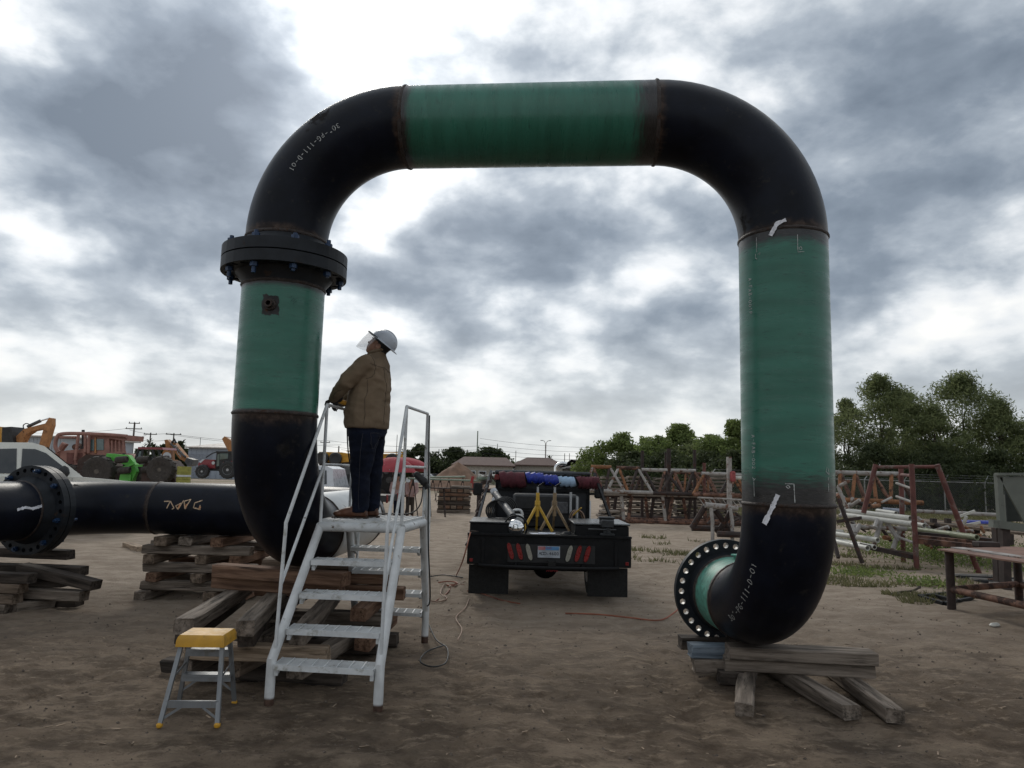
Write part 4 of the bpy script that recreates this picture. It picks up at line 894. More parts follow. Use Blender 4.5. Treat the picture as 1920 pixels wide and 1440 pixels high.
part('hood', bbox((CX, CYb+2.75, .98), (1.75, 1.55, .7), .1), m_silver, tk)
for s in (-1, 1):
    mo = part('mirror', bbox((CX+s*1.30, CYb+1.55, 1.56), (.20, .09, .27), .03), MATS['rubber'], tk); part('mirror_arm', bar((CX+s*.9, CYb+1.6, 1.5), (CX+s*1.2, CYb+1.57, 1.52), .03, .05), m_rub, mo)
RY = TY+2.62
rk = part('rack_panel', bbox((CX, RY, 1.45), (1.72, .05, .92), .02), mat('rack_navy', (.008, .010, .016), .5, 0, .3, 6), tk)
for x in (-.86, -.42, .42, .86): part('rack_post', bar((CX+x, RY-.04, 1.0), (CX+x, RY-.04, 1.93), .05, .05, (0, 1, 0)), m_tblk, rk)
part('rack_top', bbox((CX, RY, 1.945), (1.80, .16, .06), .02), MATS['tube_grey'], rk); part('rack_mid_bar', bar((CX-.86, RY-.08, 1.62), (CX+.86, RY-.08, 1.62), .05, .05), m_tblk, rk)
for s in (-1, 1): part('rack_brace', bar((CX+s*.98, RY+.05, 1.95), (CX+s*1.16, TY+1.3, 1.05), .04, .05), MATS['tube_grey'] if s < 0 else m_tblk, rk)
part('marker_lamp', bbox((CX-.86, RY-.07, 1.84), (.10, .03, .10), .01), m_red, rk)
ex_ = part('exhaust_stack', tube(bez([(CX+.25, RY+.15, 1.4), (CX+.25, RY+.15, 1.95), (CX+.27, RY+.15, 2.08), (CX+.36, RY+.15, 2.13), (CX+.46, RY+.15, 2.12)], 6), .035, 12), m_chr, tk)
# welding machine in the middle of the bed
wm = part('welder', bbox((CX+.02, TY+2.0, 1.28), (1.15, .9, .58), .04), mat('welder_dark', (.009, .0095, .011), .55, 0, .3, 8), tk)
for k in range(5): part('louvre', bar((CX-.4, TY+1.54, 1.12+k*.05), (CX-.1, TY+1.54, 1.12+k*.05), .02, .02), m_tblk, wm)
for x, h in ((.44, .62), (.55, .55)): part('gas_hose_post', cyl((CX+x, TY+1.50, 1.0), (CX+x, TY+1.50, 1.0+h), .022, 10), m_silver, wm)
part('welder_control', bbox((CX+.25, TY+1.53, 1.35), (.3, .02, .2), .01), mat('panel_grey', (.06, .06, .065), .5, 0, .4, 20), wm)
# things lying on the truck
def roll(label, x0, x1, z, r, m, squash=1.0):
    n = 10; pts = [Vector((CX+x0+(x1-x0)*i/n, RY-.14, z+.012*math.sin(i*2.1))) for i in range(n+1)]; g = tube(pts, [r*(.96+.06*math.sin(i*1.7)) for i in range(n+1)], 16); V = [Vector((v.x, RY-.14+(v.y-RY+.14)*squash, v.z)) for v in g[0]]
    solo('canvas_roll', (V, g[1]), m, label, 'bag', 'rolled bags on the truck rack')
roll('maroon canvas roll at the left end of the truck rack', -.80, -.33, 1.80, .15, m_maroon); roll('bright blue bundle left of centre on the truck rack', -.31, .02, 1.84, .105, m_blue); roll('bright blue bundle right of centre on the truck rack', .03, .29, 1.81, .10, m_blue)
roll('pale blue folded cloth on the truck rack', .295, .60, 1.79, .095, m_lblue); roll('maroon canvas roll right of the pale blue cloth on the truck rack', .66, .87, 1.78, .115, m_maroon); roll('maroon bag at the far right end of the truck rack', .88, 1.05, 1.78, .12, m_maroon)
def jack(label, px, m, Y):
    b = at(px, 993, Y); b.z = 1.0; j = thing('jack_stand', label, 'jack stand', b, 'jack stands on the truck bed')
    top = b+Vector((0, 0, .66)); mid = b+Vector((0, 0, .44))
    part('post', merge(cyl(mid-Vector((0, 0, .2)), b+Vector((0, 0, .62)), .030, 14)), m, j); part('screw', cyl(b+Vector((0, 0, .6)), b+Vector((0, 0, .72)), .018, 10), m_silver, j); part('collar', cyl(mid-Vector((0, 0, .02)), mid+Vector((0, 0, .05)), .045, 14), m, j)
    part('v_head', merge(bar(top+Vector((0, 0, .06)), top+Vector((-.10, 0, .13)), .05, .018), bar(top+Vector((0, 0, .06)), top+Vector((.10, 0, .13)), .05, .018)), m_tblk, j)
    for a in (-2.6, -.45, 1.57): part('leg', bar(mid, b+Vector((.27*math.cos(a), .27*math.sin(a), .012)), .034, .034), m, j); 
    return j
jack('bright yellow pipe jack stand on the truck bed', 1007, m_jy, TY+.75); jack('dull tan pipe jack stand on the truck bed right of the yellow one', 1039, m_jt, TY+.95)
hb = thing('chrome_hub', 'shiny chrome dome inside a black ring on the back of the truck', 'hub', at(967, 993, TY+.12)); hc = at(967, 990, TY+.10)
part('dome', lathe([(0, .135), (.02, .132), (.06, .105), (.09, .06), (.10, .002)], hc, (0, -1, 0), 28), m_chr, hb); part('ring', tube([hc+Vector((.175*math.cos(a), .02, .175*math.sin(a)+.01)) for a in np.linspace(0, 2*math.pi, 32, endpoint=False)], .014, 8, closed=True), m_tblk, hb); part('back_plate', lathe([(0, .14), (.03, .14)], hc+Vector((0, .04, 0)), (0, -1, 0), 24), m_tblk, hb)
rod = thing('steel_tube', 'grey steel tube leaning over the left of the truck bed', 'tube', (CX-.9, TY+1.2, 1.15)); part('barrel', cyl(at(928, 925, TY+1.9), at(962, 969, TY+.4), .058, 18), mat('tube_grey', (.055, .06, .068), .45, .5, .2, 7), rod); part('end_cap', cyl(at(925, 920, TY+1.95), at(929, 926, TY+1.88), .066, 18), m_silver, rod)
jg = at(971, 966, TY+.85); jo = thing('plastic_jug', 'white plastic jug with handle among the truck bed gear', 'jug', jg-Vector((0, 0, .16))); m_jug = mat('jug_white', (.52, .53, .53), .5)
part('jug_body', bbox(jg-Vector((0, 0, .07)), (.19, .13, .18), .035), m_jug, jo); part('jug_handle', tube(bez([jg+Vector((-.08, 0, .0)), jg+Vector((-.07, 0, .075)), jg+Vector((.04, 0, .08)), jg+Vector((.08, 0, .0))], 5), .02, 8), m_jug, jo)
pp = at(1017, 999, TY+.18); pp.z = 1.012
for k, (dx, dy, rz, lb) in enumerate(((-.06, 0, .2, 'left white paper sheet on the truck tail'), (.07, .03, -.15, 'right white paper sheet on the truck tail'))): solo('paper_sheet', bbox(pp+Vector((dx, dy, .004+k*.006)), (.26, .19, .006), .002, rz), mat('paper', (.48, .50, .56), .8, 0, .05, 6, bump=.5, bscale=9), lb, 'paper', 'papers on the truck tail')
vz = at(1138, 1002, TY+.05); vi = thing('bench_vise', 'dark bench vise bolted at the right corner of the truck tail', 'vise', (vz.x, vz.y, 1.02)); m_vise = mat('vise_iron', (.035, .037, .04), .5, .4, .3, 12); v0 = Vector((vz.x, vz.y+.02, 1.02))
part('vise_base', merge(bbox(v0+Vector((0, 0, .02)), (.22, .2, .04), .01), lathe([(0, .07), (.10, .055)], v0+Vector((0, 0, .03)), UP, 16)), m_vise, vi); part('jaw', bbox(v0+Vector((0, .03, .19)), (.22, .08, .14), .015), m_vise, vi); part('jaw', bbox(v0+Vector((0, -.07, .18)), (.20, .06, .12), .015), m_vise, vi)
part('anvil', bbox(v0+Vector((0, .03, .265)), (.25, .1, .03), .01), m_vise, vi); part('screw_handle', cyl(v0+Vector((-.3, -.16, .1)), v0+Vector((.12, -.16, .1)), .012, 8), m_vise, vi); part('screw', cyl(v0+Vector((0, -.18, .1)), v0+Vector((0, .1, .1)), .025, 10), m_vise, vi)
gr = at(1093, 998, TY+.12); go_ = thing('angle_grinder', 'small blue angle grinder lying on the truck tail', 'grinder', (gr.x, gr.y, 1.01)); part('motor', limb([(gr.x-.05, gr.y, 1.06), (gr.x+.05, gr.y, 1.045)], [.035, .04], 10), mat('grinder_blue', (.02, .10, .26), .45), go_); part('disc', cyl((gr.x-.11, gr.y, 1.02), (gr.x-.11, gr.y, 1.035), .05, 18), m_vise, go_); part('gear_head', limb([(gr.x-.06, gr.y, 1.06), (gr.x-.11, gr.y, 1.05)], [.028, .03], 8), m_vise, go_)
cl_ = at(1063, 1003, TY+.1); solo('grinding_disc', lathe([(0, .11), (.03, .11), (.03, .08), (.06, .05), (.06, 0)], (cl_.x, cl_.y, 1.0), UP, 22), m_tblk, 'flat black grinding wheel lying on the truck tail', 'disc')
ck = thing('hose_coil', 'brown hose coiled on the right of the truck bed', 'hose', (CX+.50, TY+1.3, 1.0))
for k in range(4): part('loop', tube([Vector((CX+.50+.015*k+.11*math.cos(a), TY+1.28-.02*k, 1.17+.16*math.sin(a))) for a in np.linspace(0, 2*math.pi, 24, endpoint=False)], .012, 6, closed=True), m_cordt if k % 2 else m_cord, ck)
solo('yellow_rod', cyl(at(1075, 966, TY+1.2), at(1090, 952, TY+1.0), .012, 8), m_jy, 'thin yellow rod sticking out of the truck bed gear', 'rod')
solo('rag', bbox(at(906, 997, TY+.15)+Vector((0, 0, .01)), (.42, .14, .035), .015, .15), mat('brown_rag', (.07, .055, .045), .9, 0, .4, 14, bump=1, bscale=20), 'brown rag lying on the left of the truck tail', 'rag')
wl = thing('welding_leads', 'black welding leads looped over the left box of the truck bed', 'cable', (CX-.75, TY+1.1, 1.2))
for k in range(5): part('lead_loop', tube([Vector((CX-.80+.03*k+.20*math.cos(a), TY+1.05+.05*k, 1.30+(.17+.012*k)*math.sin(a))) for a in np.linspace(0, 2*math.pi, 26, endpoint=False)], .016, 6, closed=True), m_cord, wl)
cn_ = thing('steel_chain', 'rusty chain slung down the left side of the truck rack', 'chain', (CX-1.1, TY+1.6, 1.1))
for k in range(13):
    p = Vector((CX-.98-.02*k, RY-.1-k*.10, 1.86-.066*k)); ax = Vector((-.02, -.10, -.066)).normalized(); sd_ = Vector((1, 0, 0)) if k % 2 else ax.cross(Vector((1, 0, 0)))
    part('link', tube([p+ax*.075*math.cos(a)+sd_*.034*math.sin(a) for a in np.linspace(0, 2*math.pi, 12, endpoint=False)], .012, 6, closed=True), m_rustc, cn_)
# leads on the dirt behind the truck
cord('orange lead hanging from the left rear corner of the truck to the dirt', [at(882, 998, TY-.05), at(868, 1050, TY-.3), gz(855, 1080), gz(840, 1110), gz(815, 1128)], .010, m_cordo)
cord('tangled pale lead on the dirt left of the truck', [gz(872, 1090), gz(850, 1100, .02), gz(835, 1095, .02), gz(826, 1112, .02), gz(838, 1122, .02), gz(822, 1128, .02), gz(806, 1126, .02)], .010, m_cordt)
cord('thin orange lead trailing right from the tangle towards the truck', [gz(876, 1108, .01), gz(900, 1112, .01), gz(940, 1125, .01), gz(975, 1132, .01)], .010, m_cordo)
cord('dark lead lying from the stair to the truck tangle', [gz(790, 1085, .01), gz(830, 1078, .01), gz(868, 1083, .01)], .010, m_cord)
cord('red lead bunched on the dirt by the truck wheel', [gz(822, 1092, .01), gz(845, 1090, .02), gz(858, 1094, .02), gz(838, 1098, .02), gz(870, 1096, .01)], .012, m_cordo)
cord('thin cord straggling down the middle of the dirt yard', [gz(880, 1122, .01), gz(872, 1140, .01), gz(855, 1158, .01), gz(866, 1180, .01), gz(858, 1200, .01)], .007, m_cordt)
cord('orange lead on the dirt running under the open flange', [gz(1060, 1150, .01), gz(1120, 1152, .01), gz(1180, 1158, .01), gz(1235, 1163, .01), gz(1262, 1150, .02), gz(1275, 1138, .05), gz(1290, 1120, .1)], .011, m_cordo)
# ------------------------------------------------------------------ right: racks, trusses, pipes, tables, fence
m_rustp = mat('rusty_pipe', (.105, .048, .030), .8, 0, .35, 5, c2=(.17, .085, .055), rust=.5, rustc=(.055, .028, .02), rscale=4)
m_rustd = mat('dark_rust', (.032, .021, .018), .8, 0, .4, 6, rust=.3, rustc=(.075, .032, .02), rscale=4)
m_greyp = mat('weathered_grey_pipe', (.29, .27, .25), .7, 0, .2, 5, rust=.36, rustc=(.16, .08, .05), rscale=3)
m_orust = mat('orange_rust', (.20, .088, .038), .85, 0, .35, 6, rust=.35, rustc=(.07, .035, .02), rscale=4)
m_pvc = mat('white_pvc', (.50, .49, .44), .45, 0, .1, 4, dirt=(.4, 5, (.30, .28, .23))); m_dkin = mat('pipe_bore', (.02, .02, .02), .9)
m_redp = mat('red_primer_steel', (.115, .040, .032), .75, 0, .3, 4, rust=.3, rustc=(.20, .15, .13), rscale=3)
def hollow(a, b, r, w=.2, n=16):          # open-ended pipe
    a, b = V3(a), V3(b); L_ = (b-a).length; ri = r*(1-w); return lathe([(0, r), (L_, r), (L_, ri), (L_-.5*min(1, L_), ri), (L_*.5, ri*.02), (.3*min(1, L_), ri), (0, ri)], a, b-a, n, True)
# long low rack with legs
YR = 29.6
rack = thing('pipe_rack', 'long low rusty pipe rack with splayed legs carrying the trusses', 'rack', at(1260, 978, YR))
def q(px, py, Y=YR): return at(px, py, Y)
for k, (py, Y, m) in enumerate(((927, 29.2, m_greyp), (931, 30.6, m_rustd))): part('rail', tube([q(1118, py-2, Y), q(1200, py, Y), q(1290, py+2, Y), q(1420, py+6, Y)], .075, 10), m, rack)
for k, (py, Y, m) in enumerate(((977, 29.2, m_rustp), (970, 30.6, m_rustp), (965, 32.0, m_rustd))): part('base_rail', tube([Vector((q(1150, py, Y).x, Y, .09)), Vector((q(1420, py, Y).x, Y, .09))], .085, 10), m, rack)
for k, (x0, x1, Y, m) in enumerate(((1139, 1143, 30.6, m_rustp), (1155, 1150, 30.6, m_rustd), (1165, 1170, 29.2, m_greyp), (1184, 1178, 29.2, m_rustp), (1210, 1215, 30.6, m_rustp), (1226, 1220, 30.6, m_rustd), (1242, 1248, 29.2, m_greyp), (1261, 1253, 29.2, m_rustp), (1281, 1287, 30.6, m_rustp), (1296, 1290, 30.6, m_rustd), (1318, 1324, 29.2, m_rustp), (1338, 1332, 29.2, m_rustp), (1360, 1365, 30.6, m_rustd))):
    a = q(x0, 930, Y); b = q(x1, 972, Y); b.z = .1; part('leg', cyl(a, b, .07, 8), m, rack)
def truss(label, pts_top, pts_bot, zig, Y, mt, mb, md, r=.075, dy=.8):
    base = at((pts_bot[0][0]+pts_bot[-1][0])/2, pts_bot[0][1], Y); t_ = thing('pipe_truss', label, 'truss', base, 'rusty pipe trusses stacked on the rack')
    tc_ = [at(*p, Y+dy/2) for p in pts_top]; part('top_chord', hollow(tc_[0], tc_[-1], r, .15), mt, t_)
    for s in (0, 1):
        bc = [at(*p, Y+dy*s) for p in pts_bot]; part('bottom_chord', hollow(bc[0], bc[-1], r, .15), mb, t_)
        for i, (u0, u1) in enumerate(zig):
            a = tc_[0].lerp(tc_[-1], u0); b = bc[0].lerp(bc[-1], u1); part('diagonal', cyl(a, b, r*.78, 8), md[(i+s) % len(md)], t_)
    return t_
Z2 = [(.02, -.0), (.02, .42), (.95, .5), (.95, .98)]
Zn = [(.10, .0), (.10, .46), (.92, .50), (.92, .99)]
truss('rusty truss with tan top chord nearest the back of the truck', [(1108, 875), (1146, 876)], [(1096, 918), (1173, 923)], Zn, 28.9, m_orust, m_greyp, [m_greyp, m_rustp, m_rustd])
truss('rust-orange truss second from the truck', [(1156, 877), (1199, 878)], [(1138, 921), (1224, 924)], Zn, 28.9, m_rustp, m_greyp, [m_greyp, m_orust, m_rustd])
truss('dark truss with pale worn top chord in the middle of the rack', [(1203, 881), (1251, 882)], [(1188, 924), (1282, 926)], Zn, 29.0, m_greyp, m_rustd, [m_rustd, m_rustd, m_rustp])
truss('dark truss with whitish top chord right of the middle of the rack', [(1258, 882), (1304, 883)], [(1240, 925), (1332, 928)], Zn, 29.0, m_greyp, m_rustd, [m_rustd, m_rustp])
truss('orange-rust truss at the right end of the rack beside the pipe leg', [(1315, 888), (1375, 890)], [(1300, 927), (1398, 930)], Zn, 28.6, m_greyp, m_rustp, [m_orust, m_rustp, m_rustd])
truss('rust-brown truss behind, above the red wrapped bracket', [(1378, 891), (1420, 892)], [(1362, 928), (1440, 931)], Zn, 28.6, m_greyp, m_rustp, [m_rustp, m_orust])
truss('small rusty truss farther back over the lumber', [(1262, 886), (1330, 889)], [(1262, 922), (1345, 925)], [(.05, 0), (.05, .25), (.35, .25), (.35, .55), (.65, .55), (.65, .8), (.95, .8), (.95, 1)], 32, m_rustp, m_rustp, [m_orust, m_rustp], .06)
for k, (px, y0, y1, Y, lb) in enumerate(((1204, 845, 890, 31.4, 'leftmost dark red post sticking up behind the trusses'), (1249, 848, 890, 32.6, 'thin dark post close behind the tallest one over the trusses'), (1254, 841, 890, 31.2, 'tallest dark red post sticking up over the trusses'), (1303, 843, 890, 31.2, 'dark red post rising right of the tallest one over the trusses'), (1321, 868, 895, 31.4, 'short rust-red post end behind the trusses'))):
    g = at(px, 960, Y); solo('rack_post', cyl((g.x, Y, -.02), (g.x, Y, at(px, y0, Y).z), .09 if k == 2 else .07, 10), m_rustd if k != 4 else m_redp, lb, 'post', 'posts rising behind the trusses')
g = at(1368, 960, 27.5); po_ = thing('gate_post', 'pale square post with red wrapping beside the right pipe leg', 'post', (g.x, 27.5, 0)); part('post', box((g.x, 27.5, 1.35), (.16, .16, 2.74)), m_greyp, po_); part('red_wrap', bbox((g.x+.1, 27.4, 1.98), (.2, .2, .4), .05), mat('red_rag', (.30, .07, .07), .9), po_); part('cross_pipe', cyl((g.x, 27.5, 1.93), (g.x+1.4, 27.4, 1.93), .07, 10), m_pvc, po_)
# timber mats stacked behind the racks
m_board = WOODS[1]; bdm = {}
def board_stack(label, x0, x1, Y, top, n, wd):
    a = at(x0, 960, Y); b = at(x1, 960, Y); s_ = thing('lumber_stack', label, 'lumber stack', ((a.x+b.x)/2, Y, 0), 'stacks of weathered boards behind the trusses'); h = top/n
    for k in range(n):
        jl, jr = random.uniform(-.12, .12), random.uniform(-.12, .12); o = part('board', bbox(((a.x+b.x)/2+jl, Y+random.uniform(-.08, .08), (k+.5)*h), (b.x-a.x+jr, .9, h*.62), .02), WOODS[wd] if k % 3 else WOODS[1], s_, None)
        if k % 2 == 0:
            for f in (.12, .5, .88): part('spacer', box((a.x+(b.x-a.x)*f, Y+.05, (k+1)*h-h*.19+.0), (.12, .8, h*.36)), WOODS[3], s_, None)
board_stack('left weathered board stack seen through the trusses by the truck', 1128, 1172, 34.5, 1.85, 11, 1); board_stack('board stack second from the truck behind the trusses', 1176, 1220, 34.8, 1.9, 11, 0); board_stack('board stack in the middle behind the dark trusses', 1224, 1262, 34.5, 1.85, 11, 1); board_stack('low board stack right of the middle behind the trusses', 1266, 1300, 35, 1.7, 9, 3); board_stack('rightmost board stack behind the trusses near the pipe leg', 1302, 1372, 36.5, 1.95, 11, 1)
board_stack('low pile of boards beside the truck bed in front of the racks', 1123, 1158, 27.5, .62, 4, 1)
# pale trestle in front of the racks
YT = 21.5
tr_ = thing('pipe_trestle', 'pipe trestle with a pale cross pipe and two straight white legs behind the open flange', 'trestle', gz(1355, 1000)); 
part('cross_pipe', hollow(at(1383, 953, YT), at(1322, 947, YT), .085), m_greyp, tr_)
for x0, x1, m in ((1333, 1336, m_greyp), (1369, 1373, m_greyp)): part('leg', tube([at(x0, 952, YT-.05), at(x1, 978, YT-.08), Vector((at(x1, 1010, YT-.1).x, YT-.1, 0))], .055, 8), m, tr_)
for a, b in (((1322, 950), (1297, 990)), ((1340, 955), (1365, 990)), ((1372, 958), (1345, 1000))): part('brace', cyl(at(*a, YT+.1), at(*b, YT+.3), .085, 8), m_rustd, tr_)
part('foot_rail', cyl(at(1297, 990, YT+.3), at(1375, 992, YT+.3), .09, 8), m_rustd, tr_); part('foot_rail', cyl(at(1345, 1001, YT-.2), at(1395, 1003, YT-.2), .09, 8), m_rustd, tr_)
lt = thing('light_truss', 'thin silver lattice truss lying above the pale trestle', 'truss', at(1350, 945, 23)); part('chord', cyl(at(1308, 933, 23), at(1398, 938, 23), .03, 8), m_greyp, lt); part('chord', cyl(at(1318, 947, 23), at(1398, 950, 23), .03, 8), m_greyp, lt)
for k in range(9): part('lattice_bar', cyl(at(1310+k*9, 933+k*.5, 23), at(1319+k*9 if k % 2 else 1306+k*9+14, 947+k*.4, 23), .016, 6), m_greyp, lt)
# right of the leg: rusty truss and A-frame
truss('orange-rust truss standing right of the pipe leg by the fence', [(1560, 886), (1684, 889)], [(1572, 937), (1730, 943)], [(.12, .02), (.12, .16), (.35, .16), (.35, .32), (.62, .45), (.62, .62), (.9, .62), (.98, .9)], 21, m_greyp, m_orust, [m_orust, m_rustp], .07, .9)
YA = 16.2
af = thing('a_frame_rack', 'tall red-brown steel A-frame rack with side rungs, right of the pipe arch', 'rack', gz(1718, 1068))
def seg(name, a, b, r, m, par, Ya=YA, Yb=None): return part(name, cyl(at(*a, Ya), at(*b, Yb or Ya), r, 10), m, par)
for a, b, Y in (((1709, 870), (1719, 1068), YA), ((1642, 871), (1619, 962), YA+1.2), ((1757, 871), (1836, 1070), YA-.1), ((1689, 873), (1692, 1010), YA+1.6)):
    p0 = at(*a, Y); p1 = at(*b, Y); p1.z = max(p1.z, -.02) if b[1] < 1000 else -.03; part('post', cyl(p0, p1, .058, 10), m_redp, af)
seg('top_bar', (1643, 876), (1757, 875), .04, m_redp, af, YA+1.2, YA); seg('top_bar', (1690, 890), (1708, 892), .04, m_redp, af, YA+1.6, YA)
for py in (912, 937, 1012): seg('rung', (1681, py-6), (1712, py+5), .03, m_greyp, af, YA+.8, YA)
for x0, y0, x1, y1 in ((1571, 912, 1602, 985), (1594, 945, 1575, 968), (1572, 912, 1592, 902), (1593, 950, 1612, 937)): solo('pale_steel_bar', cyl(at(x0, y0, 18.5), at(x1, y1, 18.2), .045, 8), m_greyp, {1571: 'long bent pale bar leaning right beside the pipe leg', 1594: 'short pale bar low on the scrap frame beside the pipe leg', 1572: 'short pale bar pointing up right beside the pipe leg', 1593: 'pale bar stub on the middle of the leaning bar'}[x0], 'bar', 'pale bars leaning by the pipe leg')
for k, (a, b, lb) in enumerate((((1572, 935), (1617, 1056), 'dark rusty angle bar leaning down to the grass right of the pipe leg'), ((1570, 978), (1615, 971), 'dark rusty bar lying level beside the pipe leg'), ((1560, 1000), (1572, 1046), 'dark bar foot half hidden by the right pipe leg'))): solo('angle_bar', bar(at(*a, 16.6), at(*b, 16.2), .07, .07), m_rustd, lb, 'bar', 'dark rusty bars by the pipe leg')
# white plastic pipes
def pvc(label, a, b, Ya, Yb, r, m=m_pvc): solo('plastic_pipe', hollow(at(*b, Yb), at(*a, Ya), r, .22), m, label, 'pipe', 'white pipes lying on the trestles')
pvc('upper long cream pipe on the trestles right of the arch', (1578, 957), (1707, 972), 18.5, 16.6, .065); pvc('second long cream pipe on the trestles just below the upper one', (1585, 966), (1711, 983), 18.2, 16.4, .065); pvc('cream pipe sticking out farthest right past the A-frame post', (1640, 968), (1733, 986), 18.3, 16.7, .058); pvc('short cream pipe on top of the long ones', (1645, 958), (1680, 963), 18.6, 18.0, .06)
pvc('upper white pipe of the low pile right of the arch', (1560, 1000), (1646, 1013), 18.0, 16.6, .062); pvc('lowest white pipe of the low pile right of the arch', (1560, 1014), (1627, 1028), 17.6, 16.3, .062); pvc('white pipe between the two in the low pile', (1570, 1012), (1640, 1026), 17.9, 16.5, .055); pvc('long pale green pipe running right behind the A-frame', (1696, 990), (1832, 1008), 17.8, 15.6, .065, mat('pale_green_pipe', (.23, .25, .16), .5, 0, .15, 4))
solo('canvas_roll', cyl(at(1655, 956, 19.4), at(1690, 959, 19.2), .07, 10), mat('blue_grey_wrap', (.25, .27, .31), .8), 'blue-grey wrapped roll behind the cream pipes', 'roll')
wt = thing('wooden_trestle', 'weathered pale trestle legs holding up the cream pipes', 'trestle', gz(1665, 1025))
for a, b in (((1652, 978), (1638, 1024)), ((1663, 980), (1686, 1014)), ((1690, 985), (1674, 1030)), ((1645, 975), (1640, 990)), ((1596, 985), (1603, 1000)), ((1612, 985), (1600, 1003))): part('leg', cyl(at(*a, 17.1), at(*b, 16.9), .055, 8), m_greyp, wt)
part('cross_bar', cyl(at(1590, 986, 17.2), at(1700, 992, 17.0), .05, 8), m_greyp, wt); part('low_beam', bar(at(1612, 1022, 16.7), at(1714, 1045, 16.3), .14, .10), m_rustd, wt); part('low_beam', bar(at(1655, 1030, 17.1), at(1716, 1040, 17.0), .10, .08), WOODS[1], wt)
def heap(label, spots, seed, mats, name='scrap_heap'):
    r = random.Random(seed); t_ = thing(name, label, 'scrap', at(*spots[0]))
    for (px, py, Y) in spots:
        for k in range(3):
            a = at(px+r.uniform(-14, 14), py+r.uniform(-8, 8), Y+r.uniform(-.4, .4)); b = at(px+r.uniform(-32, 32), py+r.uniform(-16, 16), Y+r.uniform(-.5, .5)); a.z = max(a.z, .06); b.z = max(b.z, .06)
            part('offcut', cyl(a, b, r.uniform(.022, .055), 8), r.choice(mats), t_)
heap('tangle of white and rusty pipe offcuts among the trestles right of the pipe leg', [(1590, 940, 19.5), (1620, 950, 19), (1648, 945, 19.6), (1600, 985, 18), (1665, 1000, 17.8), (1580, 1005, 18.2)], 4, [m_greyp, m_pvc, m_rustp, m_orust, m_rustd])
heap('loose rusty bars and pipe ends piled behind the A-frame towards the bench', [(1735, 985, 18.2), (1765, 990, 18), (1800, 995, 17.6), (1845, 1000, 17), (1740, 1020, 16.8)], 6, [m_rustp, m_rustd, m_greyp, m_orust])
heap('heap of dark bars lying at the foot of the racks near the trestle', [(1335, 975, 24), (1365, 985, 23.5), (1385, 965, 25)], 8, [m_rustd, m_rustp])
# far work bench with planks
dk = thing('plank_bench', 'weathered plank bench on dark posts behind the A-frame', 'bench', gz(1790, 1010)); Yd = 19
for k in range(4): part('plank', bar(at(1720, 974+k*1.5, Yd+.9-k*.3), at(1935, 992+k*3.5, Yd-1.5-k*.3), .27, .06), WOODS[(1, 4, 1, 0)[k]], dk)
for x in (1750, 1777, 1830, 1878, 1893): part('post', bar(at(x, 972 if x < 1800 else 985, Yd-.4), Vector((at(x, 1010, Yd-.4).x, Yd-.4, 0)), .12, .12, (0, 1, 0)), m_rustd, dk)
part('back_rail', cyl(at(1715, 958, Yd+1.2), at(1885, 966, Yd+.6), .05, 8), m_greyp, dk)
for k, (a, b, lb) in enumerate((((1800, 968), (1828, 958), 'white bar tilted up on the plank bench'), ((1810, 985), (1838, 979), 'white bar lying on the plank bench'), ((1806, 985), (1812, 968), 'short white strut leaning on the plank bench'), ((1832, 1010), (1848, 1003), 'white bar stub below the plank bench'), ((1792, 940), (1820, 935), 'white strip floating up beyond the plank bench'))): 
    if k < 4: solo('white_bar', bar(at(*a, Yd-.6), at(*b, Yd-.7), .06, .06), m_pvc, lb, 'bar', 'white bars on the plank bench')
solo('blue_tarp', bbox(at(1838, 983, Yd-.3)+Vector((0, 0, .04)), (.8, .5, .10), .04), m_blue, 'folded blue tarp on the plank bench', 'tarp')
for k in range(3): solo('rusty_beam', bar(at(1722, 1002+k*6, 16.9-k*.3), at(1870, 1016+k*7, 15.6-k*.3), .14, .12), m_rustp if k else m_rustd, ('topmost', 'middle', 'lowest')[k]+' of three rusty beams lying under the plank bench', 'beam', 'rusty beams under the plank bench')
# olive metal hopper at the right edge
m_olive = mat('olive_paint', (.115, .125, .105), .5, 0, .1, 4, dirt=(.2, 6, (.08, .08, .07))); Yh = 13.6
hp = thing('metal_hopper', 'grey-green sheet metal hopper with sloping side at the right edge', 'hopper', at(1890, 1000, Yh))
part('post', bar(at(1871, 889, Yh), at(1877, 980, Yh), .10, .10, (0, 1, 0)), m_olive, hp); part('post', bar(at(1885, 928, Yh+.9), at(1889, 980, Yh+.9), .09, .09, (0, 1, 0)), m_olive, hp)
P0, P1, P2, P3 = at(1868, 889, Yh-.05), at(1990, 889, Yh-.05), at(1990, 1020, Yh-.05), at(1924, 985, Yh-.05)
pv = [P0+Vector((.06, 0, -.06)), P1, Vector((P1.x, P1.y, .95)), P3]; part('sloping_side', (pv+[v+Vector((0, .04, 0)) for v in pv], [(0, 1, 2, 3), (7, 6, 5, 4), (0, 4, 5, 1), (1, 5, 6, 2), (2, 6, 7, 3), (3, 7, 4, 0)]), m_olive, hp, None)
part('top_flange', bar(P0, P1, .12, .05), m_olive, hp); part('base_channel', bar(at(1858, 981, Yh-.05), at(1990, 1000, Yh-.05), .14, .14), m_olive, hp); part('gap_shade_panel', bar(at(1898, 920, Yh+.6), at(1902, 978, Yh+.6), .3, .02, (0, 1, 0)), mat('olive_shade', (.03, .036, .033), .6), hp)  # dark panel behind the slope: shade of the open gap as colour
